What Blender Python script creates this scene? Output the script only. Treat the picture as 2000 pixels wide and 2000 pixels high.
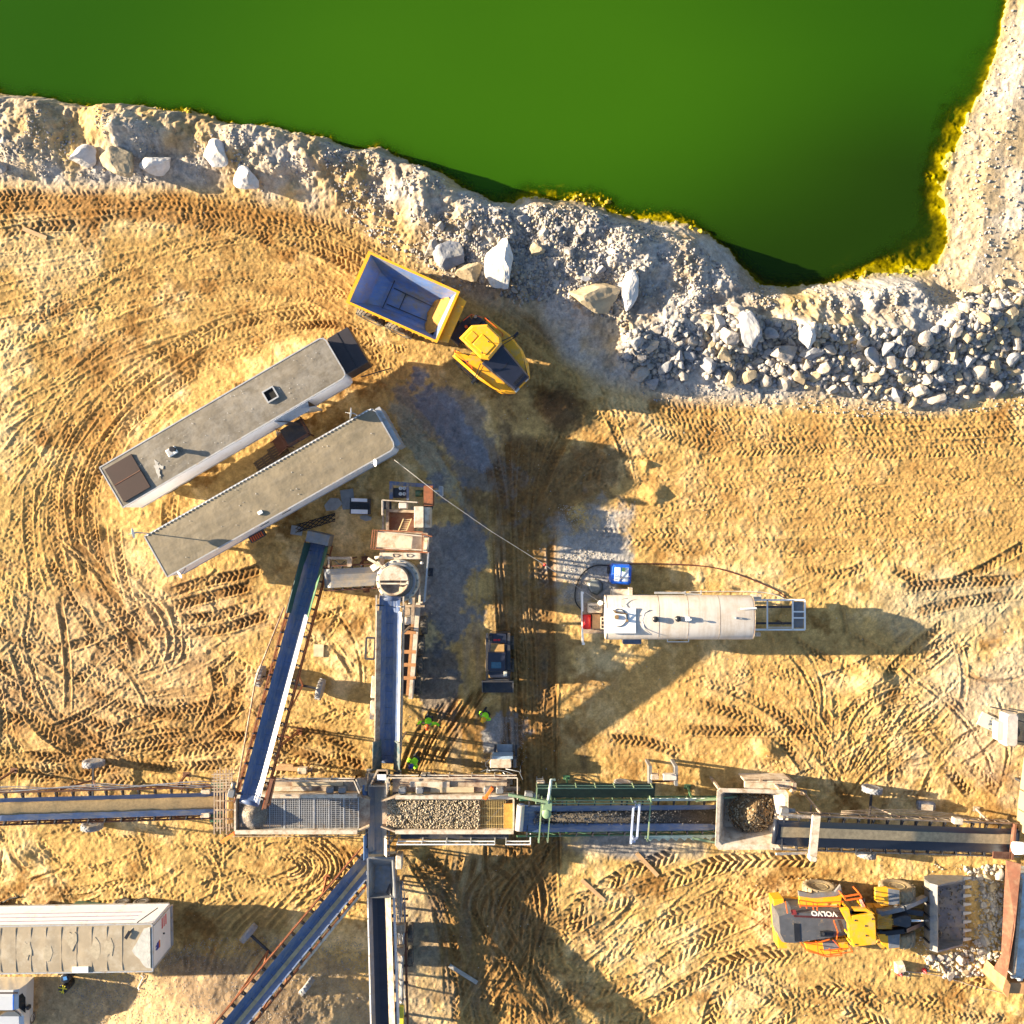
import bpy, math, random
import numpy as np
from mathutils import Vector, Matrix, noise as mnoise
random.seed(7); RNG = np.random.default_rng(11)
for _o in list(bpy.data.objects): bpy.data.objects.remove(_o)
SC = bpy.context.scene
COL = SC.collection
PI = math.pi

# ------------------------------------------------------------------ camera, sky, sun, exposure
CAM_H = 55.0; FPX = 1760.0
cd = bpy.data.cameras.new('drone_camera'); cam = bpy.data.objects.new('drone_camera', cd); COL.objects.link(cam)
cam.location = (0, 0, CAM_H); cam.rotation_euler = (0, 0, 0)
cd.sensor_width = 36; cd.sensor_height = 36; cd.lens = 36*FPX/2000.0
cd.clip_start = 0.5; cd.clip_end = 3000
SC.camera = cam
SUN_EL = math.radians(15.0); SUN_AZ = math.radians(180-8.0)      # sun stands to the left (west), a little towards the top
sdir = Vector((math.cos(SUN_EL)*math.cos(SUN_AZ), math.cos(SUN_EL)*math.sin(SUN_AZ), math.sin(SUN_EL)))
w = bpy.data.worlds.new('World'); SC.world = w; w.use_nodes = True
nt = w.node_tree; nt.nodes.clear()
sky = nt.nodes.new('ShaderNodeTexSky'); sky.sky_type = 'NISHITA'; sky.sun_disc = False
sky.sun_elevation = SUN_EL; sky.sun_rotation = math.atan2(sdir.x, sdir.y)
sky.air_density = 1.0; sky.dust_density = 1.5; sky.ozone_density = 2.0
bg = nt.nodes.new('ShaderNodeBackground'); bg.inputs['Strength'].default_value = 0.062
wo = nt.nodes.new('ShaderNodeOutputWorld')
nt.links.new(sky.outputs[0], bg.inputs[0]); nt.links.new(bg.outputs[0], wo.inputs[0])
ld = bpy.data.lights.new('sun', 'SUN'); ld.energy = 5.0; ld.angle = math.radians(0.5); ld.color = (1.0, 0.83, 0.58)
sun = bpy.data.objects.new('sun', ld); COL.objects.link(sun)
sun.rotation_euler = (-sdir).to_track_quat('-Z', 'Y').to_euler(); sun.location = sdir*80
SC.view_settings.view_transform = 'Standard'; SC.view_settings.look = 'None'
SC.view_settings.exposure = 2.08; SC.view_settings.gamma = 1.0
SC.render.engine = 'CYCLES'
SC.cycles.max_bounces = 5; SC.cycles.transparent_max_bounces = 8

# ------------------------------------------------------------------ measuring helpers
def W(px, py, z=0.0):
    """a spot measured on the survey picture (2000 px wide) at real height z -> metres"""
    s = (CAM_H - z)/FPX
    return Vector(((px-1000)*s, (1000-py)*s, z))

# ------------------------------------------------------------------ materials
MATS = {}
def mat(name, col, rough=0.7, metal=0.0, var=0.25, scale=3.0, bump=0.0, dirt=None, dirt_amt=0.35, emit=None, spec=0.5, coat=0.0, streak=None):
    if name in MATS: return MATS[name]
    m = bpy.data.materials.new(name); m.use_nodes = True; n = m.node_tree; N = n.nodes; L = n.links
    b = N['Principled BSDF']; b.inputs['Roughness'].default_value = rough; b.inputs['Metallic'].default_value = metal
    b.inputs['Specular IOR Level'].default_value = spec; b.inputs['Coat Weight'].default_value = coat
    tc = N.new('ShaderNodeTexCoord')
    nz = N.new('ShaderNodeTexNoise'); nz.inputs['Scale'].default_value = scale; nz.inputs['Detail'].default_value = 6; nz.inputs['Roughness'].default_value = 0.65
    L.new(tc.outputs['Object'], nz.inputs['Vector'])
    r = N.new('ShaderNodeValToRGB'); r.color_ramp.elements[0].position = 0.3; r.color_ramp.elements[1].position = 0.72
    c = col
    r.color_ramp.elements[0].color = (c[0]*(1-var), c[1]*(1-var), c[2]*(1-var), 1)
    r.color_ramp.elements[1].color = (min(1, c[0]*(1+var)), min(1, c[1]*(1+var)), min(1, c[2]*(1+var)), 1)
    L.new(nz.outputs['Fac'], r.inputs['Fac']); out = r.outputs['Color']
    if dirt:
        n2 = N.new('ShaderNodeTexNoise'); n2.inputs['Scale'].default_value = scale*0.7; n2.inputs['Detail'].default_value = 8; n2.inputs['Roughness'].default_value = 0.75
        mp = N.new('ShaderNodeMapping'); mp.inputs['Location'].default_value = (13.1, 4.2, 7.7)
        L.new(tc.outputs['Object'], mp.inputs['Vector']); L.new(mp.outputs[0], n2.inputs['Vector'])
        r2 = N.new('ShaderNodeValToRGB'); r2.color_ramp.elements[0].position = 0.62-dirt_amt*0.4; r2.color_ramp.elements[1].position = 0.78-dirt_amt*0.3
        mx = N.new('ShaderNodeMix'); mx.data_type = 'RGBA'; L.new(n2.outputs['Fac'], r2.inputs['Fac']); L.new(r2.outputs['Color'], mx.inputs['Factor'])
        L.new(out, mx.inputs['A']); mx.inputs['B'].default_value = (*dirt, 1); out = mx.outputs['Result']
    if streak:
        n4 = N.new('ShaderNodeTexNoise'); n4.inputs['Scale'].default_value = 1.0; n4.inputs['Detail'].default_value = 6; n4.inputs['Roughness'].default_value = 0.7
        m4 = N.new('ShaderNodeMapping'); m4.inputs['Scale'].default_value = (streak[0], streak[1], streak[2]); L.new(tc.outputs['Object'], m4.inputs['Vector']); L.new(m4.outputs[0], n4.inputs['Vector'])
        r4 = N.new('ShaderNodeValToRGB'); r4.color_ramp.elements[0].position = 0.46; r4.color_ramp.elements[1].position = 0.72; r4.color_ramp.elements[1].color = (streak[3],)*3+(1,)
        x4 = N.new('ShaderNodeMix'); x4.data_type = 'RGBA'; L.new(n4.outputs['Fac'], r4.inputs['Fac']); L.new(r4.outputs['Color'], x4.inputs['Factor']); L.new(out, x4.inputs['A']); x4.inputs['B'].default_value = (*streak[4], 1); out = x4.outputs['Result']
    L.new(out, b.inputs['Base Color'])
    if bump:
        bp = N.new('ShaderNodeBump'); bp.inputs['Strength'].default_value = bump; bp.inputs['Distance'].default_value = 0.05
        n3 = N.new('ShaderNodeTexNoise'); n3.inputs['Scale'].default_value = scale*4; n3.inputs['Detail'].default_value = 5
        L.new(tc.outputs['Object'], n3.inputs['Vector']); L.new(n3.outputs['Fac'], bp.inputs['Height']); L.new(bp.outputs[0], b.inputs['Normal'])
    if emit:
        b.inputs['Emission Color'].default_value = (*emit, 1); b.inputs['Emission Strength'].default_value = 1
    MATS[name] = m
    return m
DUST = (0.36, 0.25, 0.13)
M_yel = mat('yellow_paint', (0.86, 0.40, 0.012), 0.38, var=0.08, dirt=(0.50, 0.33, 0.13), dirt_amt=0.30, coat=0.15)
M_yel2 = mat('dusty_yellow_paint', (0.78, 0.38, 0.03), 0.55, var=0.15, dirt=DUST, dirt_amt=0.4)
M_blk = mat('black_plastic', (0.018, 0.019, 0.024), 0.35, var=0.3)
M_hood = mat('dark_hood_paint', (0.022, 0.026, 0.045), 0.28, var=0.15, coat=0.5)
M_ghood = mat('grey_hood_paint', (0.085, 0.088, 0.10), 0.4, var=0.2, dirt=DUST, dirt_amt=0.1)
M_rub = mat('tyre_rubber', (0.045, 0.043, 0.042), 0.85, var=0.3, dirt=(0.20, 0.17, 0.13), dirt_amt=0.5, bump=0.3)
M_tyre_pale = mat('faded_grey_tyre', (0.27, 0.28, 0.31), 0.85, var=0.25, dirt=(0.40, 0.33, 0.22), dirt_amt=0.35, bump=0.3)
M_rubd = mat('dusty_tyre_rubber', (0.26, 0.21, 0.14), 0.9, var=0.3, dirt=(0.4, 0.30, 0.17), dirt_amt=0.5, bump=0.4)
M_belt = mat('conveyor_belt_rubber', (0.065, 0.105, 0.22), 0.33, var=0.25, scale=1.2, dirt=(0.12, 0.13, 0.16), dirt_amt=0.25, streak=(.35, 7, 7, .75, (.22, .21, .20)))  # blue of the shaded belts is put into the base colour
M_beltd = mat('dusty_belt_rubber', (0.13, 0.15, 0.19), 0.45, var=0.3, scale=1.2, streak=(.4, 6, 6, .7, (.30, .26, .21)), dirt=(0.30, 0.25, 0.18), dirt_amt=0.4)
M_rust = mat('rusty_orange_steel', (0.30, 0.095, 0.035), 0.75, var=0.35, dirt=(0.14, 0.06, 0.03), dirt_amt=0.5)
M_rustb = mat('rust_brown_steel', (0.15, 0.058, 0.033), 0.8, var=0.35, dirt=(0.22, 0.13, 0.08), dirt_amt=0.35, scale=2)
M_cream = mat('cream_plant_paint', (0.60, 0.52, 0.42), 0.6, var=0.12, dirt=(0.33, 0.22, 0.13), dirt_amt=0.4)
M_creamd = mat('dirty_cream_paint', (0.42, 0.34, 0.25), 0.7, var=0.2, dirt=(0.20, 0.12, 0.08), dirt_amt=0.5)
M_white = mat('white_paint', (0.78, 0.78, 0.78), 0.45, var=0.04, dirt=(0.50, 0.44, 0.36), dirt_amt=0.1)
M_tank = mat('dusty_white_tank_paint', (0.60, 0.55, 0.50), 0.5, var=0.05, scale=0.8, dirt=(0.50, 0.42, 0.33), dirt_amt=0.35, streak=(5, .5, .5, .45, (.36, .26, .17)))
M_bwall = mat('white_trailer_siding', (0.80, 0.82, 0.88), 0.45, var=0.05, dirt=(0.55, 0.50, 0.44), dirt_amt=0.15)
M_roof = mat('weathered_trailer_roof', (0.165, 0.140, 0.105), 0.5, var=0.28, scale=0.8, dirt=(0.26, 0.235, 0.20), dirt_amt=0.35, bump=0.35, streak=(1.2, 3.5, 1, .5, (.29, .27, .24)))
M_roof2 = mat('tan_trailer_roof', (0.215, 0.175, 0.115), 0.45, var=0.24, scale=0.9, dirt=(0.16, 0.135, 0.09), dirt_amt=0.35, bump=0.35, streak=(.9, 4, 1, .5, (.28, .24, .18)))
M_roof3 = mat('patched_tan_roof', (0.33, 0.27, 0.19), 0.5, var=0.12, scale=1.5, dirt=(0.42, 0.37, 0.29), dirt_amt=0.35, bump=0.1)
M_gal = mat('galvanised_steel', (0.42, 0.43, 0.45), 0.45, 0.3, var=0.15, dirt=DUST, dirt_amt=0.2)
M_steel = mat('worn_grey_steel', (0.20, 0.21, 0.23), 0.5, 0.3, var=0.25, dirt=(0.28, 0.22, 0.15), dirt_amt=0.3)
M_dsteel = mat('dark_machine_steel', (0.045, 0.048, 0.06), 0.5, 0.2, var=0.3, dirt=(0.12, 0.09, 0.06), dirt_amt=0.25)
M_bed = mat('worn_bed_steel', (0.15, 0.25, 0.52), 0.35, 0.25, var=0.2, scale=1.0, dirt=(0.30, 0.25, 0.18), dirt_amt=0.4, streak=(.8, 6, 3, .6, (.34, .33, .34)))  # the reflected sky's blue is put into the steel's base colour
M_green = mat('green_plant_paint', (0.05, 0.14, 0.07), 0.55, var=0.2, dirt=(0.22, 0.20, 0.12), dirt_amt=0.3)
M_lgreen = mat('pale_green_paint', (0.19, 0.29, 0.17), 0.6, var=0.15, dirt=(0.35, 0.30, 0.18), dirt_amt=0.3)
M_brown = mat('brown_sheet', (0.030, 0.011, 0.009), 0.6, var=0.2, scale=1)
M_dkbrown = mat('dark_housing_paint', (0.028, 0.024, 0.030), 0.5, var=0.2)
M_wood = mat('raw_timber', (0.48, 0.30, 0.15), 0.8, var=0.25, scale=2)
M_rubber_hose = mat('black_hose', (0.02, 0.02, 0.022), 0.5)
M_red = mat('red_plastic', (0.60, 0.02, 0.02), 0.4, var=0.1)
M_orange = mat('orange_rail_paint', (0.75, 0.13, 0.015), 0.5, var=0.12)
M_blue = mat('blue_plastic', (0.015, 0.12, 0.62), 0.35, var=0.12)
M_hiviz = mat('hi_vis_fabric', (0.35, 0.95, 0.02), 0.8, var=0.12, scale=14, bump=0.5)
M_skin = mat('skin', (0.45, 0.26, 0.18), 0.6)
M_trous = mat('dark_trousers', (0.03, 0.035, 0.05), 0.85)
M_glass = mat('dark_glass', (0.015, 0.02, 0.03), 0.08, var=0.1)
M_gload = mat('crushed_stone_load', (0.40, 0.33, 0.24), 0.9, var=0.45, scale=9, bump=0.8)
M_stone = mat('pile_stone', (0.34, 0.31, 0.285), 0.9, var=0.35, scale=1.6, dirt=(0.44, 0.33, 0.19), dirt_amt=0.35, bump=0.35)
M_stone2 = mat('blue_grey_stone', (0.24, 0.25, 0.28), 0.9, var=0.3, scale=1.8, dirt=(0.36, 0.33, 0.28), dirt_amt=0.35, bump=0.35)
M_stone3 = mat('tan_stone', (0.38, 0.305, 0.20), 0.9, var=0.28, scale=1.8, dirt=(0.34, 0.26, 0.16), dirt_amt=0.4, bump=0.35)

# ------------------------------------------------------------------ mesh builder
class MB:
    def __init__(s): s.v = []; s.f = []; s.smooth = []
    def add(s, vs, fs, smooth=False):
        o = len(s.v); s.v += [tuple(p) for p in vs]; s.f += [tuple(i+o for i in f) for f in fs]; s.smooth += [smooth]*len(fs); return s
    def box(s, c, size, rz=0.0, taper=1.0):
        x, y, z = size[0]/2, size[1]/2, size[2]/2; vs = []
        for dz, k in ((-z, 1.0), (z, taper)):
            for dx, dy in ((-x, -y), (x, -y), (x, y), (-x, y)):
                X, Y = dx*k, dy*k; cr, sr = math.cos(rz), math.sin(rz)
                vs.append((c[0]+X*cr-Y*sr, c[1]+X*sr+Y*cr, c[2]+dz))
        return s.add(vs, [(3, 2, 1, 0), (4, 5, 6, 7), (0, 1, 5, 4), (1, 2, 6, 5), (2, 3, 7, 6), (3, 0, 4, 7)])
    def bb(s, x0, x1, y0, y1, z0, z1): return s.box(((x0+x1)/2, (y0+y1)/2, (z0+z1)/2), (abs(x1-x0), abs(y1-y0), abs(z1-z0)))
    def rbox(s, x0, x1, y0, y1, z0, z1, r=0.05):
        """box with chamfered vertical and top edges"""
        r = min(r, abs(x1-x0)*.45, abs(y1-y0)*.45, abs(z1-z0)*.45)
        def ring(i, z): return [(x0+i+r, y0+i, z), (x1-i-r, y0+i, z), (x1-i, y0+i+r, z), (x1-i, y1-i-r, z), (x1-i-r, y1-i, z), (x0+i+r, y1-i, z), (x0+i, y1-i-r, z), (x0+i, y0+i+r, z)]
        return s.loft([ring(0, z0), ring(0, z1-r), ring(r*0.7, z1)])
    def loft(s, rings, cap=True, smooth=False, closed=False):
        n = len(rings[0]); vs = [p for r in rings for p in r]; fs = []
        m = len(rings)
        for i in range(m if closed else m-1):
            for j in range(n):
                a = i*n+j; b = i*n+(j+1) % n; c = ((i+1) % m)*n+(j+1) % n; d = ((i+1) % m)*n+j
                fs.append((a, b, c, d))
        o = len(s.v); s.add(vs, fs, smooth)
        if cap and not closed:
            s.f.append(tuple(o+j for j in reversed(range(n)))); s.smooth.append(False)
            s.f.append(tuple(o+(m-1)*n+j for j in range(n))); s.smooth.append(False)
        return s
    def bar(s, a, b, w, h=None, up=(0, 0, 1)):
        a = Vector(a); b = Vector(b); d = (b-a)
        if d.length < 1e-6: return s
        d.normalize(); u = Vector(up)
        if abs(d.dot(u)) > 0.98: u = Vector((1, 0, 0))
        sd = d.cross(u).normalized(); u = sd.cross(d).normalized(); h = h or w
        def ring(p): return [p-sd*w/2-u*h/2, p+sd*w/2-u*h/2, p+sd*w/2+u*h/2, p-sd*w/2+u*h/2]
        return s.loft([ring(a), ring(b)])
    def tube(s, a, b, r, n=10, r2=None, smooth=True):
        a = Vector(a); b = Vector(b); d = (b-a)
        if d.length < 1e-6: return s
        d.normalize(); u = Vector((0, 0, 1)) if abs(d.z) < 0.95 else Vector((1, 0, 0))
        x = d.cross(u).normalized(); y = x.cross(d).normalized(); r2 = r if r2 is None else r2
        R = lambda p, q: [p+(x*math.cos(2*PI*i/n)+y*math.sin(2*PI*i/n))*q for i in range(n)]
        return s.loft([R(a, r), R(b, r2)], smooth=smooth)
    def path(s, pts, r, n=6):
        pts = [Vector(p) for p in pts]; rings = []
        for i, p in enumerate(pts):
            d = (pts[min(i+1, len(pts)-1)]-pts[max(i-1, 0)]).normalized()
            u = Vector((0, 0, 1)) if abs(d.z) < 0.95 else Vector((1, 0, 0))
            x = d.cross(u).normalized(); y = x.cross(d).normalized()
            rings.append([p+(x*math.cos(2*PI*k/n)+y*math.sin(2*PI*k/n))*r for k in range(n)])
        return s.loft(rings, smooth=True)
    def lathe(s, prof, c=(0, 0, 0), axis='z', n=28, smooth=True):
        """prof = [(radius, height along axis)...]"""
        rings = []
        for r, h in prof:
            ring = []
            for i in range(n):
                a = 2*PI*i/n; x, y = r*math.cos(a), r*math.sin(a)
                p = (x, y, h) if axis == 'z' else ((x, h, -y) if axis == 'y' else (h, x, y))
                ring.append((p[0]+c[0], p[1]+c[1], p[2]+c[2]))
            rings.append(ring)
        return s.loft(rings, smooth=smooth)
    def prism(s, poly, z0, z1, inset=0.0):
        cx = sum(p[0] for p in poly)/len(poly); cy = sum(p[1] for p in poly)/len(poly)
        r0 = [(p[0], p[1], z0) for p in poly]; r1 = [(p[0], p[1], z1) for p in poly]
        rings = [r0, r1]
        if inset:
            zz = z1+(inset if z1 > z0 else -inset)*0.7
            rings.append([(p[0]+(cx-p[0])*inset*0.5/max(.3, math.hypot(cx-p[0], cy-p[1])), p[1]+(cy-p[1])*inset*0.5/max(.3, math.hypot(cx-p[0], cy-p[1])), zz) for p in poly])
        return s.loft(rings)
    def hull(s, lower, upper):
        return s.loft([lower, upper])
    def ball(s, c, r, n=10, m=6, sz=1.0):
        rings = []
        for i in range(m+1):
            a = -PI/2+PI*i/m; rr = max(r*math.cos(a), r*0.02)
            rings.append([(c[0]+rr*math.cos(2*PI*j/n), c[1]+rr*math.sin(2*PI*j/n), c[2]+r*sz*math.sin(a)) for j in range(n)])
        return s.loft(rings, smooth=True)
    def sheet(s, pts, t=0.02):
        """flat polygon with thickness along its normal"""
        P = [Vector(p) for p in pts]; nrm = (P[1]-P[0]).cross(P[2]-P[0]).normalized()*t
        return s.loft([P, [p+nrm for p in P]])
    def build(s, name, material, parent=None, loc=None, rot=None):
        me = bpy.data.meshes.new(name); me.from_pydata(s.v, [], s.f)
        me.polygons.foreach_set('use_smooth', s.smooth); me.materials.append(material); me.validate(); me.update()
        import bmesh
        bm = bmesh.new(); bm.from_mesh(me); bmesh.ops.recalc_face_normals(bm, faces=bm.faces); bm.to_mesh(me); bm.free()
        o = bpy.data.objects.new(name, me); COL.objects.link(o)
        if parent is not None: o.parent = parent
        if loc is not None: o.location = loc
        if rot is not None: o.rotation_euler = rot
        return o
def tag(o, label=None, cat=None, group=None, kind=None):
    if label: o['label'] = label
    if cat: o['category'] = cat
    if group: o['group'] = group
    if kind: o['kind'] = kind
    return o
def thing(name, label, cat, loc=(0, 0, 0), rz=0.0, group=None):
    o = bpy.data.objects.new(name, None); COL.objects.link(o); o.empty_display_size = 0.3
    o.location = loc; o.rotation_euler = (0, 0, rz)
    return tag(o, label, cat, group)
def copy_tree(o, parent=None):
    c = o.copy(); COL.objects.link(c)
    if parent is not None: c.parent = parent
    for ch in [k for k in o.children]: copy_tree(ch, c)
    return c

# ------------------------------------------------------------------ numpy noise
def vnoise(x, y, seed=0):
    r = np.random.default_rng(seed); T = r.random((257, 257)).astype(np.float32)
    T[256, :] = T[0, :]; T[:, 256] = T[:, 0]
    xi = np.floor(x); yi = np.floor(y); fx = x-xi; fy = y-yi
    xi = xi.astype(np.int64) & 255; yi = yi.astype(np.int64) & 255
    fx = fx*fx*(3-2*fx); fy = fy*fy*(3-2*fy)
    a = T[yi, xi]; b = T[yi, xi+1]; c = T[yi+1, xi]; d = T[yi+1, xi+1]
    return (a*(1-fx)+b*fx)*(1-fy)+(c*(1-fx)+d*fx)*fy
def fbm(x, y, scale, octv=4, seed=0, gain=0.5):
    """about -1..1; scale = metres of the largest lump"""
    out = 0; amp = 1.0; tot = 0; f = 1.0/scale
    for i in range(octv):
        out = out+amp*(vnoise(x*f+17.3*i+5, y*f+9.1*i+3, seed+i)*2-1); tot += amp; amp *= gain; f *= 2.03
    return out/tot
def sstep(a, b, x):
    t = np.clip((x-a)/(b-a), 0, 1); return t*t*(3-2*t)
# ================================================================== THE SETTING: ground, water
def PX(pts, z=0.0): return [tuple(W(a, b, z)[:2]) for a, b in pts]
WATER_Z = -1.6
SHORE = [(-900, 60), (-300, 150), (0, 180), (60, 186), (130, 198), (200, 208), (270, 204), (330, 218), (400, 226), (470, 250), (520, 250), (580, 266), (640, 270), (700, 292), (740, 288), (800, 318), (860, 336), (910, 362), (960, 388), (1000, 396), (1040, 384), (1100, 388), (1160, 404), (1210, 424), (1280, 438), (1345, 442), (1390, 462), (1420, 486), (1455, 520), (1485, 554), (1540, 560), (1600, 552), (1660, 546), (1720, 540), (1790, 536), (1832, 512), (1846, 470), (1850, 410), (1842, 370), (1850, 330), (1862, 290), (1880, 255), (1892, 225), (1915, 180), (1940, 110), (1958, 50), (1966, 0), (1985, -150), (2100, -600), (2300, -1300)]
shore = np.array(PX(SHORE, WATER_Z))
YARD = [(-900, 330), (-200, 350), (0, 352), (150, 358), (350, 352), (480, 372), (600, 402), (700, 440), (800, 500), (880, 548), (960, 580), (1060, 600), (1110, 690), (1180, 735), (1260, 756), (1330, 772), (1450, 776), (1600, 776), (1780, 792), (1850, 792), (1920, 768), (2000, 752), (2300, 730), (3000, 720)]
yard = np.array(PX(YARD, 0))
def pdist(X, Y, poly):
    """distance to an open polyline and which side (+ = right of travel)"""
    best = np.full(X.shape, 1e9); side = np.zeros(X.shape)
    for i in range(len(poly)-1):
        ax, ay = poly[i]; bx, by = poly[i+1]; dx, dy = bx-ax, by-ay; L2 = dx*dx+dy*dy
        t = np.clip(((X-ax)*dx+(Y-ay)*dy)/L2, 0, 1); qx = X-(ax+t*dx); qy = Y-(ay+t*dy)
        d = qx*qx+qy*qy; c = (X-ax)*dy-(Y-ay)*dx
        m = d < best-1e-9; best = np.where(m, d, best); side = np.where(m, np.sign(c), side)
    return np.sqrt(best)*np.where(side == 0, 1, side)
NF = 1300; HALF = 33.6
fine = np.linspace(-HALF, HALF, NF); DX = fine[1]-fine[0]
ext = HALF+np.cumsum(np.geomspace(0.4, 60, 26)); ext = np.concatenate([ext, [700, 1100, 1800]])
gx = np.concatenate([-ext[::-1], fine, ext]); gy = gx.copy()
O = len(ext)                                                   # index where the fine part starts
def pip(X, Y, poly):
    ins = np.zeros(X.shape, bool); n = len(poly)
    for i in range(n):
        ax, ay = poly[i]; bx, by = poly[(i+1) % n]
        if ay == by: continue
        c = ((ay > Y) != (by > Y)) & (X < (bx-ax)*(Y-ay)/(by-ay)+ax); ins ^= c
    return ins
def land_water(X, Y):
    """signed distance to the shore (+ on land) and to the yard edge (+ in the yard)"""
    pond = np.concatenate([shore, [(90, 75), (60, 120), (-80, 120), (-110, 60)]])
    ds = np.abs(pdist(X, Y, pond)); ds = np.minimum(ds, 1e9)
    # closed pond outline: the far shores lie outside the picture
    seg = np.concatenate([pond, pond[:1]]); ds = np.abs(pdist(X, Y, seg)); ds = np.where(pip(X, Y, pond), -ds, ds)
    dy_ = pdist(X, Y, yard)
    return ds, dy_
def upsample(F, cx, X, Y):
    n = len(cx); h = cx[1]-cx[0]
    u = np.clip((X-cx[0])/h, 0, n-1.001); v = np.clip((Y-cx[0])/h, 0, n-1.001)
    i = u.astype(int); j = v.astype(int); fu = u-i; fv = v-j
    return (F[j, i]*(1-fu)+F[j, i+1]*fu)*(1-fv)+(F[j+1, i]*(1-fu)+F[j+1, i+1]*fu)*fv
GX, GY = np.meshgrid(gx, gy)
cx = np.linspace(-40, 40, 401); CXX, CYY = np.meshgrid(cx, cx)
fs, fy_ = land_water(CXX, CYY)
inside = (np.abs(GX) < 40) & (np.abs(GY) < 40)
DS = np.where(inside, upsample(fs, cx, GX, GY), 0); DY = np.where(inside, upsample(fy_, cx, GX, GY), 0)
a_, b_ = land_water(GX[~inside], GY[~inside]); DS[~inside] = a_; DY[~inside] = b_
PXx = GX*FPX/CAM_H+1000; PXy = 1000-GY*FPX/CAM_H               # ground position in survey pixels
RAG = 0
def blob(cx_, cy_, rx, ry, rot=0.0, soft=0.35, rag=0.25, seed=1):
    c, s = math.cos(math.radians(rot)), math.sin(math.radians(rot))
    u = ((PXx-cx_)*c+(PXy-cy_)*s)/rx; v = (-(PXx-cx_)*s+(PXy-cy_)*c)/ry
    r = np.sqrt(u*u+v*v)+rag*1.3*fbm(GX, GY, 2.2, 5, seed, .6)+RAG; return 1-sstep(1-soft, 1+soft*0.4, r)
n_big = fbm(GX, GY, 9, 3, 40); n_mid = fbm(GX, GY, 2.6, 4, 50); n_sm = fbm(GX, GY, 0.7, 3, 60, 0.6); n_fine = fbm(GX, GY, 0.22, 2, 70, 0.7)
RAG = 0.16*n_sm+0.13*n_fine
ridg = 1-np.abs(fbm(GX, GY, 1.5, 4, 80))*2.2
n_gul = fbm(GX*1.0+.35*GY, GY*.28, 1.5, 4, 88, .55)
# ---- large form
shr = DS+0.38*n_mid+0.18*n_sm+0.10*n_fine*(DS > -0.6)                             # ragged waterline
right_bank = sstep(1790, 1860, PXx)*(1-sstep(540, 640, PXy))
shallow = np.clip(blob(1760, 530, 175, 75, -28, 0.5, 0.2, 3)+blob(1850, 420, 62, 230, 10, 0.7, .4, 4)+0.9*blob(1150, 385, 150, 50, 14, 0.7, 0.5, 5)+0.8*blob(1350, 448, 110, 50, 35, .7, .5, 6)+0.6*blob(340, 215, 60, 24, 10, .6, .4, 7)+.9*blob(502, 232, 16, 14, 0, .7, .3, 8)+0.8*blob(1885, 200, 60, 220, 20, .7, .4, 9)+0.5*blob(1560, 560, 150, 40, 0, .6, .3, 12), 0, 1)
under = WATER_Z-np.clip(-shr, 0, 50)*(1.6*(1-shallow)+0.22*shallow)
under = np.maximum(under, -7)+shallow*(0.16*n_sm+.30*n_mid)*(shr < 0)
band = np.clip(DS, 0, None)/(np.clip(DS, 0, None)+np.clip(-DY, 0.0, None)+1e-3)   # 0 at the shore .. 1 at the yard edge
hc = 0.95+0.35*n_big-0.25*sstep(1250, 1400, PXx)*(1-sstep(1500, 1600, PXx))
crest = np.clip(np.sin(np.clip(band, 0, 1)**0.75*PI), 0, 1)
rise = sstep(0.0, 0.22, band)
berm = WATER_Z*(1-rise)+crest*hc+(0.70*n_mid+0.10*n_sm+0.10*(ridg-0.6)+.22*n_gul)*np.clip(crest*1.3, 0, 1)*(1-0.4*sstep(0.7, 1, band))
bankz = WATER_Z+0.12+np.clip(DS, 0, 14)*0.14+0.22*n_mid+0.07*n_sm
bankz = np.minimum(bankz, 1.2+0.2*n_mid)
berm = berm*(1-right_bank)+bankz*right_bank
yardz = 0.05*n_big+0.055*n_mid
toe = sstep(-0.6, 1.0, DY)
ZG = np.where(DY > 0, yardz*toe+berm*0*toe, berm)
ZG = yardz*sstep(-0.8, 0.9, DY)+berm*(1-sstep(-0.8, 0.9, DY))
ZG = np.where(shr < 0, np.minimum(under, ZG), np.maximum(ZG, WATER_Z+0.04+0.3*np.clip(shr, 0, 2)))
landm = sstep(0, 0.3, shr)
inyard = sstep(-0.5, 1.0, DY)
# ---- ramp between the rock heaps, mounds
def mound(px, py, rx, ry, h, rot=0, p=1.0, seed=20, rag=0.18):
    c, s = math.cos(math.radians(rot)), math.sin(math.radians(rot))
    u = ((PXx-px)*c+(PXy-py)*s)/rx; v = (-(PXx-px)*s+(PXy-py)*c)/ry
    r = np.sqrt(u*u+v*v)+rag*fbm(GX, GY, 1.2, 3, seed)
    return h*np.clip(1-r, 0, 1)**p
ramp = blob(1150, 650, 75, 65, 40, .5, .2, 15); ZG = ZG*(1-ramp)+0.05*ramp
HEAP = 0
for args in [(1098, 800, 52, 40, 0.5, 30), (1276, 963, 34, 22, 0.45, 0), (1262, 905, 12, 9, 0.3, 0), (1720, 1320, 40, 22, .25, 30), (1500, 1465, 34, 20, .35, 20),
             (1700, 1340, 90, 30, .18, 60), (330, 1420, 60, 30, .2, 20), (90, 1440, 90, 26, .25, 15), (500, 2140, 330, 300, 4.6, 0, 1.1, 20, .03), (1990, 1850, 100, 180, .5, 0), (600, 1620, 40, 24, .2, 0), (40, 1670, 60, 30, .3, 0), (640, 330, 60, 25, .4, 10)]:
    HEAP = HEAP+mound(*args[:5], rot=args[5], seed=20+int(args[0]) % 9, rag=args[8] if len(args) > 8 else .3)
ZG = ZG+HEAP*landm
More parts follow.
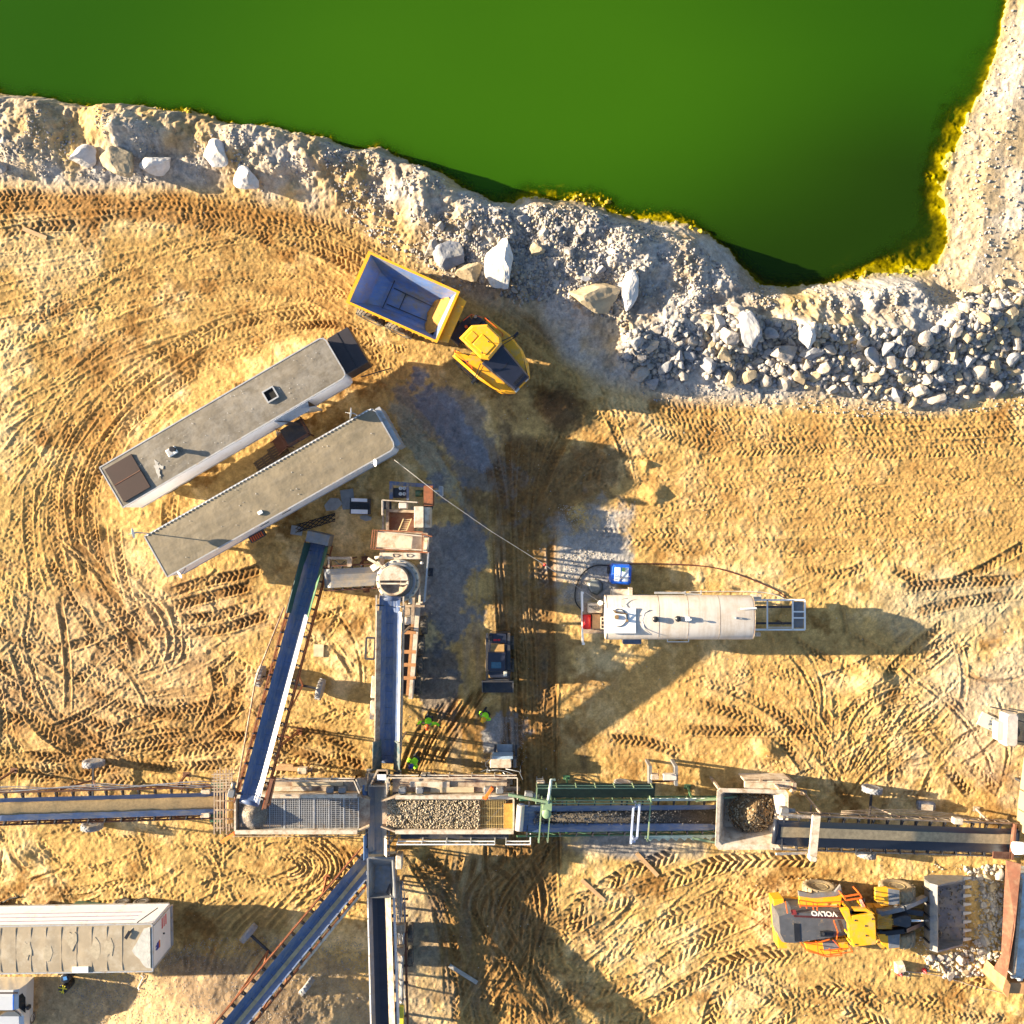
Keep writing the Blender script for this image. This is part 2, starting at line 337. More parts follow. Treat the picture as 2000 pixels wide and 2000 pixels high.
for args in [(1330, 610, 90, 60, 0.4, -60), (1600, 650, 260, 40, 0.9, 5), (1880, 620, 90, 60, .8, 20), (1230, 500, 60, 50, .5, 0), (1450, 640, 60, 50, .6, 0), (1750, 720, 180, 40, 0.7, 5), (1240, 680, 55, 45, 0.9, 0), (820, 330, 60, 30, .4, 20), (260, 270, 90, 35, .5, 8), (60, 250, 60, 40, .5, 0)]:
    ZG = ZG+mound(*args[:5], rot=args[5], seed=30)*landm*(1-right_bank)
# ---- wheel tracks pressed into the yard
F0 = slice(O, O+NF)
TR = np.zeros((NF, NF), np.float32); TM = np.zeros((NF, NF), np.float32); TI = np.zeros((NF, NF), np.float32)
def catmull(pts, step=0.03):
    P = np.array([pts[0]]+list(pts)+[pts[-1]], float); out = []
    for i in range(1, len(P)-2):
        n = max(4, int(np.hypot(*(P[i+1]-P[i]))/step)); t = np.linspace(0, 1, n, endpoint=False)[:, None]
        a, b, c, d = P[i-1], P[i], P[i+1], P[i+2]
        out.append(0.5*((2*b)+(-a+c)*t+(2*a-5*b+4*c-d)*t*t+(-a+3*b-3*c+d)*t**3))
    return np.concatenate(out+[P[-2][None]])
def track(pts_px, off=0.0, width=0.62, period=0.34, depth=0.045, lug=0.05, chev=0.55, strength=1.0, mud=0.6, seed=0, smooth_ruts=False, fade=True):
    c = catmull(PX(pts_px)); d = np.gradient(c, axis=0); ln = np.hypot(d[:, 0], d[:, 1])+1e-9
    nx, ny = -d[:, 1]/ln, d[:, 0]/ln; s = np.cumsum(ln)
    tt = np.arange(-(width/2+0.16), width/2+0.16, 0.033)
    S, T = np.meshgrid(s, tt, indexing='ij')
    wob = 0.06*np.sin(S*0.35+seed)
    X = c[:, 0][:, None]+nx[:, None]*(T+off+wob); Y = c[:, 1][:, None]+ny[:, None]*(T+off+wob)
    inn = 1-sstep(width/2-0.05, width/2+0.03, np.abs(T)); rim = np.exp(-((np.abs(T)-width/2-0.05)/0.055)**2)
    if smooth_ruts: pat = np.zeros_like(T)
    else:
        ph = (S+chev*np.abs(T)+(T > 0)*period*0.5)/period+0.22*fbm(S, T, .9, 2, 210+seed % 5); pat = np.clip(np.sin(ph*2*PI)*1.6, -1, 1)*np.clip(.75+.9*fbm(S, T+seed, .5, 2, 215+seed % 5), .1, 1.3)
    lug = lug*.78; h = inn*(-depth+pat*lug)+rim*0.045*(1+1.2*fbm(S, T, .3, 2, 220+seed % 3))
    it = strength*np.clip(0.80+1.4*fbm(S*0.9+seed*3.7, T*1.2+seed*1.3, 1.8, 4, 200+seed % 7, .65), 0, 1) if fade else np.full_like(T, strength)
    e = np.minimum(S, s[-1]-S); it = it*sstep(0, 0.8, e) if fade else it
    IX = np.round((X+HALF)/DX).astype(int); IY = np.round((Y+HALF)/DX).astype(int)
    ok = (IX >= 0) & (IX < NF) & (IY >= 0) & (IY < NF); IX, IY = IX[ok], IY[ok]
    m = (np.maximum(inn, rim*0.8)*it)[ok]; hv = h[ok]
    TR[IY, IX] = TR[IY, IX]*(1-m)+hv*m
    TM[IY, IX] = np.maximum(TM[IY, IX]*(1-0.5*m), mud*m)
    TI[IY, IX] = np.maximum(TI[IY, IX], m)
def fan(A, B, n, jit=10, **kw):
    """n passes blended between two measured wheel lines A and B, each pass two wheels wide"""
    n = int(n*1.5)
    def rs(P, k):
        P = catmull(P, 4.0); d = np.concatenate([[0], np.cumsum(np.hypot(*np.diff(P, axis=0).T))]); q = np.linspace(0, d[-1], k)
        return np.stack([np.interp(q, d, P[:, 0]), np.interp(q, d, P[:, 1])], 1)
    P, Q = rs(A, 9), rs(B, 9)
    for i in range(n):
        f = (i+0.5)/n+random.uniform(-.5, .5)/n; R = P*(1-f)+Q*f+np.array([[random.gauss(0, jit*.4), random.gauss(0, jit*.4)] for _ in range(9)])
        a, b = (0, 9) if random.random() < 0.5 else sorted(random.sample(range(0, 10), 2))
        if b-a < 4: a, b = 0, 9
        k = dict(kw); k['strength'] = kw.get('strength', 1)*random.uniform(0.5, 1.0); k['seed'] = random.randrange(999); k['period'] = random.choice([.30, .34, .40]); k['width'] = random.uniform(.5, .72)
        track([tuple(p) for p in R[a:b]], **k)
def rpath(cxp, cyp, L, ang, curve=0.0):
    pts = []; a = math.radians(ang); x, y = cxp-math.cos(a)*L/2, cyp-math.sin(a)*L/2
    for i in range(7): pts.append((x, y)); x += math.cos(a)*L/6; y += math.sin(a)*L/6; a += curve/6
    return pts
# old faint passes first
fan([(-20, 620), (200, 560), (400, 540), (620, 580)], [(-20, 760), (200, 660), (420, 600), (640, 610)], 9, strength=.55, mud=.3)
fan([(1140, 800), (1500, 850), (2020, 830)], [(1200, 1060), (1500, 1050), (2020, 1090)], 22, strength=.5, mud=.2, depth=.02, lug=.03)
fan([(-20, 470), (300, 450), (600, 510), (720, 600)], [(-20, 620), (300, 560), (560, 560), (700, 640)], 12, strength=.6, mud=.35, depth=.03, lug=.04)
fan([(0, 820), (150, 720), (300, 640), (450, 600)], [(0, 1000), (120, 900), (250, 780), (400, 680)], 10, strength=.5, mud=.3, depth=.03, lug=.035)
fan([(60, 1300), (60, 1100), (100, 950), (200, 800)], [(-10, 1250), (0, 1100), (40, 950), (120, 820)], 6, strength=.5, mud=.35)
# broad damp stripes left by tyres, along the same curves
for (A, B2, n_, md) in (([(-20, 470), (300, 450), (600, 510), (720, 600)], [(-20, 640), (300, 575), (560, 570), (700, 640)], 9, .55), ([(0, 700), (150, 640), (320, 590), (600, 590)], [(30, 1080), (90, 950), (220, 800), (420, 670)], 12, .5),
                      ([(1140, 800), (1500, 850), (2020, 830)], [(1200, 1060), (1500, 1060), (2020, 1100)], 10, .35), ([(1000, 1980), (1150, 1820), (1400, 1700)], [(1200, 2010), (1400, 1900), (1550, 1850)], 7, .4), ([(-20, 1240), (150, 1320), (450, 1460)], [(-20, 1500), (150, 1490), (450, 1430)], 8, .6)):
    fan(A, B2, n_, strength=.95, mud=md, depth=.02, lug=.012, smooth_ruts=False, jit=14)
# the haul road that sweeps past the boulders
fan([(-20, 378), (200, 375), (420, 384), (600, 420), (740, 480), (860, 555)], [(-20, 470), (200, 440), (400, 440), (600, 490), (720, 560)], 12, strength=.9, mud=.75, depth=.04, lug=.048)
fan([(960, 590), (1100, 690), (1220, 760), (1400, 800), (1650, 820), (2020, 800)], [(900, 660), (1060, 770), (1220, 830), (1400, 870), (1650, 890), (2020, 880)], 9, strength=.8, mud=.45, depth=.04, lug=.045)
# around the two office trailers
fan([(190, 1110), (150, 980), (200, 860), (330, 740), (480, 650), (640, 615), (720, 650)], [(250, 1190), (185, 1060), (190, 930), (260, 820), (420, 700), (600, 640), (690, 660), (760, 720)], 9, strength=.95, mud=.8, depth=.05, lug=.06)
fan([(120, 1150), (90, 1000), (140, 850), (260, 720), (420, 630), (600, 600)], [(180, 1130), (140, 990), (190, 850), (320, 725), (470, 640), (640, 605)], 5, strength=.8, mud=.6)
for k in range(4): track([(150+k*26, 1000+k*8), (165+k*26, 1120), (200+k*26, 1210), (270+k*22, 1300-k*14)], strength=.8, mud=.7, seed=k*5+1, smooth_ruts=(k % 2 == 0), width=.45)
for k, o in enumerate((0, 26, 52, 80)): track([(262+o, 1150), (300+o*.75, 1195), (322+o*.5, 1240), (318+o*.5, 1285), (290+o*.4, 1330)], strength=1, mud=.35, seed=k+60, width=.42, smooth_ruts=(k % 2 == 1), depth=.07)
# left yard criss-cross
for i, P in enumerate([[(-20, 1225), (80, 1280), (180, 1350), (280, 1420), (400, 1460)], [(-20, 1290), (60, 1335), (160, 1400), (250, 1430)], [(90, 1090), (150, 1190), (230, 1290), (330, 1370), (400, 1400)], [(20, 1130), (60, 1200), (120, 1290)], [(-20, 1345), (80, 1375), (180, 1445), (300, 1460), (480, 1440)],
                       [(60, 1330), (130, 1350), (230, 1250), (380, 1230)], [(-20, 1390), (80, 1420), (175, 1455), (330, 1430), (500, 1440)], [(160, 1455), (300, 1400), (430, 1370), (480, 1330)], [(100, 1330), (260, 1380), (400, 1400), (470, 1420)],
                       [(330, 1160), (400, 1135), (470, 1120), (520, 1105)], [(330, 1185), (420, 1160), (500, 1140)], [(340, 1210), (430, 1200), (520, 1170)], [(350, 1240), (450, 1225), (540, 1195)],
                       [(412, 1290), (425, 1340), (410, 1390), (380, 1440)], [(462, 1290), (470, 1330), (450, 1390), (400, 1430)], [(40, 1490), (180, 1475), (330, 1440), (470, 1440)], [(-20, 1505), (150, 1508), (320, 1480), (460, 1450)], [(-20, 1470), (120, 1480), (300, 1500), (470, 1490)],
                       [(500, 1440), (620, 1455), (720, 1490)], [(500, 1478), (600, 1470), (720, 1500)], [(560, 1425), (640, 1440), (715, 1470)], [(530, 1455), (620, 1480), (700, 1505)]]):
    track(P, strength=1.0, mud=.75, seed=i, depth=.055, lug=.055); 
    if i % 2: track([(a+8, b+30) for a, b in P], strength=.7, mud=.5, seed=i+40)
for i in range(26): track(rpath(random.uniform(0, 450), random.uniform(1080, 1500), random.uniform(120, 300), random.choice([30, 40, 55, 10, 80, -15]), random.uniform(-.8, .8)), strength=.45, mud=.4, seed=i*3, width=random.choice([.35, .6]), smooth_ruts=random.random() < .3)
# muddy lane between the crusher and the tank trailer
fan([(950, 900), (970, 1100), (985, 1300), (1000, 1700)], [(1090, 900), (1075, 1100), (1080, 1300), (1090, 1700)], 14, strength=1, mud=1, depth=.07, lug=.02, smooth_ruts=True)
fan([(960, 860), (985, 1000), (1000, 1200), (1010, 1480), (1000, 1760), (960, 2020)], [(1120, 830), (1060, 1000), (1060, 1200), (1075, 1480), (1080, 1780), (1130, 2020)], 16, strength=.9, mud=1, depth=.05, lug=.05)
fan([(760, 700), (850, 780), (930, 900), (970, 1060)], [(700, 660), (760, 820), (860, 940), (930, 1060)], 9, strength=.5, mud=.5, depth=.03, lug=.03)
fan([(1180, 850), (1100, 920), (1040, 1020)], [(1250, 930), (1120, 980), (1060, 1080)], 7, strength=.6, mud=.8)
for k in range(9): track([(960-k*14, 1330+k*6), (900-k*12, 1420+k*4), (850-k*9, 1500+k*3)], strength=.9, mud=.9, seed=k, width=.3, smooth_ruts=True, depth=.07)
for k in range(6): track([(880+k*26, 1660), (865+k*24, 1740), (850+k*20, 1800)], strength=.8, mud=.8, seed=k+9, width=.35, smooth_ruts=k % 2 == 0)
fan([(800, 1680), (850, 1760), (870, 1880), (880, 2020)], [(830, 1650), (900, 1760), (960, 1880), (1000, 2020)], 9, strength=.8, mud=.8, depth=.06)
# right middle yard
for i, P in enumerate([[(1340, 1325), (1420, 1345), (1500, 1385), (1570, 1440), (1620, 1500), (1640, 1535)], [(1330, 1372), (1400, 1385), (1470, 1410), (1540, 1460), (1590, 1530)], [(1850, 1210), (1750, 1300), (1680, 1400), (1640, 1530)], [(1880, 1230), (1780, 1330), (1710, 1420), (1665, 1530)],
                       [(1900, 1280), (1840, 1260), (1780, 1300)], [(1700, 1320), (1780, 1370), (1850, 1450), (1960, 1560)], [(1680, 1350), (1760, 1400), (1830, 1480), (1900, 1560)], [(1330, 1425), (1450, 1430), (1600, 1420), (1700, 1360)], [(1560, 1380), (1610, 1440), (1620, 1520)], [(1600, 1380), (1640, 1450), (1650, 1530)],
                       [(1730, 1100), (1820, 1140), (1900, 1120), (2010, 1060)], [(1560, 1110), (1640, 1120), (1700, 1100)], [(1180, 1440), (1270, 1450), (1340, 1480)], [(1780, 1200), (1860, 1180), (2010, 1160)], [(1760, 1150), (1880, 1140), (2010, 1130)]]):
    track(P, strength=.95, mud=.6, seed=i+100, lug=.055, depth=.05)
for i in range(16): track([(1800+40*math.cos(a)*(1+i*.14)*1.1-20, 1440+36*math.sin(a)*(1+i*.14)) for a in np.linspace(random.uniform(0, 3), random.uniform(3.5, 6), 8)], strength=.6, mud=.5, seed=i+300, width=random.choice([.3, .5]), smooth_ruts=random.random() < .4)
for i in range(10): track([(1650+i*5, 1530), (1680+i*12, 1450), (1720+i*16, 1370)], strength=.7, mud=.4, seed=i+330, width=.4, smooth_ruts=i % 3 == 0)
for i in range(14): track(rpath(random.uniform(1300, 1950), random.uniform(1250, 1540), random.uniform(80, 260), random.uniform(-70, 60), random.uniform(-1, 1)), strength=.45, mud=.3, seed=i*7, width=.4)
for i in range(16): track(rpath(random.uniform(1500, 1980), random.uniform(1090, 1290), random.uniform(140, 300), random.uniform(-50, -5), random.uniform(-.6, .6)), strength=.4, mud=.2, seed=i*7, width=.5, depth=.03, lug=.03)
# loader's wide chevron treads, lower middle
for i, (P, wd) in enumerate([([(1000, 1950), (1100, 1830), (1220, 1750), (1400, 1690), (1500, 1680)], .95), ([(1060, 1990), (1140, 1900), (1260, 1820), (1400, 1760), (1500, 1730)], .95), ([(1150, 2020), (1230, 1930), (1330, 1860), (1450, 1800)], .9), ([(1200, 2020), (1300, 1950), (1420, 1880), (1530, 1850)], .9),
                             ([(1010, 1900), (1080, 1820), (1200, 1720), (1330, 1660)], .9), ([(1380, 2020), (1400, 1950), (1480, 1880), (1600, 1870)], .9), ([(1320, 1720), (1420, 1680), (1600, 1680)], .9), ([(1080, 2030), (1130, 1960), (1180, 1930), (1300, 1900)], .9),
                             ([(1480, 1950), (1600, 1960), (1750, 2010)], .85), ([(1500, 2010), (1620, 1930), (1800, 1960), (1950, 1900)], .7)]):
    track(P, width=wd, period=.46, lug=.10, depth=.03, chev=.9, strength=1, mud=.25, seed=i*11, fade=True)
for i in range(12): track([(1150+(40+i*7)*math.cos(a), 1960+(30+i*6)*math.sin(a)) for a in np.linspace(random.uniform(0, 2), random.uniform(4, 6), 8)], strength=.5, mud=.3, seed=i+400, width=.35, smooth_ruts=i % 2 == 0)
for i in range(26): track(rpath(random.uniform(1050, 1950), random.uniform(1700, 1990), random.uniform(100, 260), random.uniform(-60, 10), random.uniform(-.7, .7)), strength=.42, mud=.3, seed=i*13, width=.5, lug=.05)
for i in range(14): track(rpath(random.uniform(1500, 1950), random.uniform(1925, 1990), random.uniform(140, 300), random.uniform(10, 40), random.uniform(-.5, .5)), strength=.7, mud=.5, seed=i*13+1, width=.45, lug=.04)
# fine older passes everywhere in the yard, following the turning circle of the trucks
for i in range(46):
    r_ = random.uniform(200, 640); a0 = random.uniform(math.radians(150), math.radians(300)); da = random.uniform(.35, 1.0)
    track([(600+r_*1.12*math.cos(a), 1010+r_*.92*math.sin(a)) for a in np.linspace(a0, a0+da, 7)], strength=random.uniform(.35, .8), mud=random.uniform(.2, .7), seed=i+600, width=random.choice([.3, .45, .6]), period=random.choice([.26, .32, .4]), depth=.035, lug=.04, smooth_ruts=i % 5 == 0)
for i in range(30): track(rpath(random.uniform(0, 460), random.uniform(1100, 1500), random.uniform(120, 320), random.choice([25, 35, 45, 60, 5, 80, -20]), random.uniform(-1.1, 1.1)), strength=random.uniform(.5, .9), mud=random.uniform(.3, .9), seed=i*3+1, width=random.choice([.25, .4, .6]), smooth_ruts=random.random() < .4, depth=.06)
for i in range(26): track(rpath(random.uniform(1150, 1980), random.uniform(860, 1080), random.uniform(160, 420), random.uniform(-14, 16), random.uniform(-.3, .3)), strength=random.uniform(.3, .7), mud=.3, seed=i*3+2, width=random.choice([.3, .6]), depth=.03, lug=.04)
for i in range(30): track(rpath(random.uniform(1560, 1990), random.uniform(1250, 1560), random.uniform(90, 260), random.uniform(-80, 70), random.uniform(-1.3, 1.3)), strength=random.uniform(.4, .8), mud=random.uniform(.2, .6), seed=i*5+2, width=random.choice([.22, .4]), depth=.055, smooth_ruts=random.random() < .5)
for i in range(34): track(rpath(random.uniform(1020, 1500), random.uniform(1690, 2000), random.uniform(90, 260), random.uniform(-55, 30), random.uniform(-1, 1)), strength=random.uniform(.4, .8), mud=random.uniform(.2, .6), seed=i*5+3, width=random.choice([.25, .45]), depth=.05, smooth_ruts=random.random() < .5)
for i in range(40): track(rpath(random.uniform(-10, 700), random.uniform(1610, 1850), random.uniform(60, 220), random.uniform(-70, 70), random.uniform(-1.5, 1.5)), strength=random.uniform(.4, .9), mud=random.uniform(.1, .6), seed=i*5+4, width=random.choice([.2, .35]), depth=.06, smooth_ruts=random.random() < .6)
for i in range(18): track(rpath(random.uniform(500, 720), random.uniform(1180, 1520), random.uniform(60, 200), random.uniform(-40, 60), random.uniform(-1, 1)), strength=.6, mud=.4, seed=i*5+5, width=random.choice([.2, .35]), depth=.05, smooth_ruts=random.random() < .5)
for i in range(24): track([(1000+random.uniform(-60, 90), 1620+random.uniform(0, 60)), (990+random.uniform(-80, 80), 1780), (960+random.uniform(-90, 120), 1900+random.uniform(0, 100))], strength=.8, mud=.9, seed=i+800, width=random.choice([.25, .4]), depth=.06, smooth_ruts=i % 2 == 0)
# lower-left loops
for i in range(15): track([(560+(26+i*7)*1.25*math.cos(a)-i*2, 1695+(20+i*5)*math.sin(a)) for a in np.linspace(random.uniform(-2.4, -1.2), random.uniform(0.3, 2.2), 8)], strength=.8, mud=.3, seed=i+500, width=random.choice([.22, .35, .4]), smooth_ruts=i % 3 != 0, depth=.07)
for i in range(12): track([(620-i*18, 1730+i*3), (540-i*18, 1820), (470-i*10, 1900)], strength=.6, mud=.4, seed=i+530, width=.3, smooth_ruts=True, depth=.06)
for i in range(22): track(rpath(random.uniform(-10, 500), random.uniform(1620, 1780), random.uniform(90, 260), random.uniform(-50, 50), random.uniform(-1.2, 1.2)), strength=.5, mud=.35, seed=i*17, width=.4)
for i in range(14): track(rpath(random.uniform(520, 720), random.uniform(1300, 1500), random.uniform(70, 160), random.uniform(-30, 60), random.uniform(-1, 1)), strength=.5, mud=.3, seed=i*19, width=.35)
quiet = np.clip(blob(1290, 1390, 150, 95, -8, .5, .2, 90)+blob(1620, 1880, 140, 40, 5, .5, .3, 91)+blob(1350, 1290, 200, 30, 0, .6, .2, 92)+0.8*blob(230, 1660, 70, 30, 0, .5, .3, 94)+.8*blob(300, 1330, 90, 40, 10, .6, .4, 95), 0, 1)
disturb = np.clip(0.55+0.9*n_big+0.5*n_mid, 0.15, 1.2)*(1-0.85*quiet)
TRN = 1.15*np.clip(1.0+.9*fbm(GX, GY, .8, 3, 97, .6), .35, 1.4)
rough = (0.034*n_fine+0.036*n_sm*disturb+0.034*np.maximum(fbm(GX, GY, .45, 3, 95, .65), 0)*disturb)*inyard
ZG = ZG+rough*landm
crag = (0.06*n_fine+0.09*n_sm)*(1-inyard)*landm*(1-0.6*right_bank)
ZG = ZG+crag
tr_full = np.zeros(ZG.shape); tm_full = np.zeros(ZG.shape)
tr_full[F0, F0] = TR; tr_full *= TRN; tm_full[F0, F0] = TM
iy_full = inyard*landm
ZG = ZG+tr_full*iy_full*(1-0.3*quiet)
tm_full = tm_full*iy_full
# distant land rolls away
far = sstep(50, 400, np.hypot(GX, GY)); ZG = ZG+far*(DS > 0)*(3+5*fbm(GX, GY, 160, 3, 99))
def gz(x, y):
    """ground height at a spot"""
    i = int(np.clip(np.searchsorted(gx, x), 1, len(gx)-1)); j = int(np.clip(np.searchsorted(gy, y), 1, len(gy)-1)); return float(ZG[j, i])
# ---- albedo of the soil (dry sand, wet mud, grey gravel, pale crust): the ground's colours, ruts darkened by depth
def mixc(C, col, m): 
    for k in range(3): C[..., k] = C[..., k]*(1-m)+col[k]*m
C = np.empty(ZG.shape+(4,), np.float32); C[..., 3] = 1
sand = np.array((0.50, 0.325, 0.118))
for k in range(3): C[..., k] = sand[k]*(1+0.16*n_big+0.12*n_mid+0.10*n_sm)
mixc(C, (0.64, 0.48, 0.25), 0.85*np.clip(n_mid*2.0+n_sm*.8+n_big-.1, 0, 1)*inyard)
mixc(C, (0.23, 0.115, 0.032), 0.85*np.clip(fbm(GX, GY, 2.3, 6, 141, .72)*3.4-.35, 0, 1)*inyard*(1-quiet))                                  # pale dry crust
mixc(C, (0.56, 0.40, 0.23), 0.6*blob(230, 1300, 330, 230, 0, .6, .5, 101))
mixc(C, (0.54, 0.31, 0.105), 0.5*np.clip(blob(1600, 950, 520, 190, 0, .6, .4, 102)+blob(1400, 1380, 330, 150, 0, .6, .3, 103), 0, 1))
mixc(C, (0.33, 0.165, 0.045), 0.8*blob(250, 405, 470, 34, 4, .6, .5, 104))                                 # damp band of the haul road
mixc(C, (0.40, 0.22, 0.07), 0.5*blob(180, 920, 90, 300, 20, .6, .6, 105))
mixc(C, (0.30, 0.155, 0.05), 0.65*blob(120, 1440, 120, 40, 15, .6, .7, 106))
mixc(C, (0.36, 0.20, 0.07), 0.55*blob(430, 1410, 90, 90, 0, .6, .7, 107))
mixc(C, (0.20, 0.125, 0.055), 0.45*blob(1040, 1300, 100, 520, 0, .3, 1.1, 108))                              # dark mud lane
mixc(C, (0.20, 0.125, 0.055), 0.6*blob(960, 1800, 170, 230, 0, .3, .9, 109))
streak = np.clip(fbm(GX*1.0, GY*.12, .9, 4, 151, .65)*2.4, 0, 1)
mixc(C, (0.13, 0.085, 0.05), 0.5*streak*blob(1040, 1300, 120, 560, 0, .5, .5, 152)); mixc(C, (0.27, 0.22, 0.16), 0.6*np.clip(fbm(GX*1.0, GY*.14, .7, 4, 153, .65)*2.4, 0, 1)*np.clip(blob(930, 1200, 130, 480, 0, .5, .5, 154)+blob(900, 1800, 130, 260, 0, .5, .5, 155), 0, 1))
mixc(C, (0.17, 0.11, 0.055), 0.7*blob(1080, 940, 150, 110, 20, .25, .7, 110))
mixc(C, (0.22, 0.20, 0.18), 0.8*blob(900, 860, 140, 60, 48, .25, .8, 111))
mixc(C, (0.20, 0.21, 0.24), 0.9*blob(895, 850, 115, 26, 55, .18, .8, 112))                                   # blue-grey gravel
mixc(C, (0.40, 0.36, 0.25), 0.85*blob(830, 880, 125, 24, 56, .2, .5, 113))
mixc(C, (0.20, 0.21, 0.23), 0.85*blob(880, 1130, 70, 200, 6, .2, .8, 114))
mixc(C, (0.36, 0.36, 0.36), 0.9*blob(1145, 1080, 78, 100, 10, .45, .8, 115))
mixc(C, (0.15, 0.14, 0.14), 0.8*blob(855, 1330, 46, 110, 0, .2, .7, 116))
mixc(C, (0.30, 0.30, 0.31), 0.9*blob(985, 1440, 46, 56, 0, .2, .7, 117))
mixc(C, (0.24, 0.24, 0.25), 0.85*blob(1230, 1650, 140, 34, 3, .5, .3, 118))
mixc(C, (0.26, 0.25, 0.24), 0.7*blob(1170, 640, 90, 60, 40, .6, .4, 119))
mixc(C, (0.30, 0.22, 0.12), 0.7*blob(1030, 620, 120, 28, 28, .6, .4, 120))
mixc(C, (0.09, 0.05, 0.025), 0.9*blob(1095, 800, 56, 46, 30, .5, .25, 121))                                  # dark spoil heap
mixc(C, (0.42, 0.30, 0.165), 0.95*np.clip(blob(520, 2000, 270, 160, 0, .3, .2, 122)+blob(200, 1960, 200, 70, 0, .5, .4, 123), 0, 1))   # crushed stone stockpile
mixc(C, (0.22, 0.155, 0.10), 0.8*blob(470, 1930, 190, 55, 20, .5, .3, 124))
mixc(C, (0.30, 0.27, 0.23), 0.5*blob(790, 1900, 60, 200, 0, .5, .5, 125))
mixc(C, (0.42, 0.40, 0.30), 0.5*blob(1890, 1180, 180, 70, 0, .6, .5, 126))
mixc(C, (0.50, 0.44, 0.36), 0.5*blob(1950, 1400, 160, 150, 0, .6, .5, 127))
mixc(C, (0.19, 0.09, 0.024), 0.80*np.clip(tm_full*1.2*(1+.8*n_sm+.5*n_fine), 0, 1))
mixc(C, (0.11, 0.055, 0.018), 0.65*np.clip(tm_full*1.1, 0, 1)*np.clip(-tr_full/0.05, 0, 1))  # soil gets darker the deeper the rut is pressed
bermm = (1-inyard)*(1-right_bank); g = np.clip(0.48+1.6*fbm(GX, GY, 3.3, 5, 130, .6)+0.55*sstep(700, 1050, PXx), 0, 1)
mixc(C, (0.42, 0.29, 0.13), 0.9*bermm); mixc(C, (0.37, 0.355, 0.345), 0.9*bermm*g)
mixc(C, (0.24, 0.17, 0.10), 0.6*bermm*np.clip(fbm(GX, GY, 2.1, 3, 133)*2, 0, 1))
mixc(C, (0.37, 0.30, 0.215), 0.95*right_bank); mixc(C, (0.36, 0.26, 0.13), 0.7*right_bank*np.clip(fbm(GX, GY, 4, 4, 150)*2+.1, 0, 1)); mixc(C, (0.40, 0.37, 0.33), right_bank*np.clip(n_mid*1.5, 0, .7))
C[..., :3] *= (1+0.30*n_fine+0.20*n_sm)[..., None]
wetm = (1-sstep(0.05, 0.45, shr)); mixc(C, (0.26, 0.20, 0.06), 0.6*wetm*(shr > 0)); mixc(C, (0.36, 0.31, 0.075), 1.0*(shr <= 0)); C[..., :3] *= (1+.8*(shr <= 0)*np.clip(n_sm+n_fine, -.6, .6))[..., None]
C = np.clip(C, 0.01, 0.9)

def grid_mesh(name, X, Y, Zv, keep=None):
    ny, nx_ = X.shape; me = bpy.data.meshes.new(name); co = np.stack([X, Y, Zv], -1).reshape(-1, 3).astype(np.float32)
    idx = np.arange(ny*nx_).reshape(ny, nx_); q = np.stack([idx[:-1, :-1], idx[:-1, 1:], idx[1:, 1:], idx[1:, :-1]], -1).reshape(-1, 4)
    if keep is not None:
        q = q[keep.reshape(-1)]; used = np.zeros(len(co), bool); used[q.reshape(-1)] = True; new = np.cumsum(used)-1; co = co[used]; q = new[q]
    me.vertices.add(len(co)); me.vertices.foreach_set('co', co.reshape(-1))
    me.loops.add(q.size); me.loops.foreach_set('vertex_index', q.reshape(-1).astype(np.int32))
    me.polygons.add(len(q)); me.polygons.foreach_set('loop_start', (np.arange(len(q))*4).astype(np.int32)); 
    me.polygons.foreach_set('use_smooth', np.ones(len(q), bool))
    me.update(calc_edges=True)
    return me, (used if keep is not None else None)
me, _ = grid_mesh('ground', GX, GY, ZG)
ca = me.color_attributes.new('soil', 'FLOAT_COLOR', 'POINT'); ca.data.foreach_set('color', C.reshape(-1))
gm = bpy.data.materials.new('quarry_soil'); gm.use_nodes = True; n = gm.node_tree; N = n.nodes; L = n.links; b = N['Principled BSDF']
b.inputs['Roughness'].default_value = 0.95; b.inputs['Specular IOR Level'].default_value = 0.15
at = N.new('ShaderNodeAttribute'); at.attribute_name = 'soil'; tc = N.new('ShaderNodeTexCoord')
nz = N.new('ShaderNodeTexNoise'); nz.inputs['Scale'].default_value = 9; nz.inputs['Detail'].default_value = 5; nz.inputs['Roughness'].default_value = .75; L.new(tc.outputs['Object'], nz.inputs['Vector'])
mr = N.new('ShaderNodeMapRange'); mr.inputs['From Min'].default_value = .3; mr.inputs['From Max'].default_value = .7; mr.inputs['To Min'].default_value = 0.72; mr.inputs['To Max'].default_value = 1.25
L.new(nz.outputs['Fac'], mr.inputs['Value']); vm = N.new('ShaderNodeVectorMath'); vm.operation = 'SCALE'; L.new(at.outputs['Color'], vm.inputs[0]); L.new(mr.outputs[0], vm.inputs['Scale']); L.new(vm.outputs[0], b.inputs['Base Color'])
bp = N.new('ShaderNodeBump'); bp.inputs['Strength'].default_value = 0.8; bp.inputs['Distance'].default_value = 0.03; n3 = N.new('ShaderNodeTexNoise'); n3.inputs['Scale'].default_value = 14; n3.inputs['Detail'].default_value = 4; n3.inputs['Roughness'].default_value = .7
L.new(tc.outputs['Object'], n3.inputs['Vector']); L.new(n3.outputs['Fac'], bp.inputs['Height']); L.new(bp.outputs[0], b.inputs['Normal'])
me.materials.append(gm); ground = bpy.data.objects.new('ground', me); COL.objects.link(ground); ground['kind'] = 'structure'
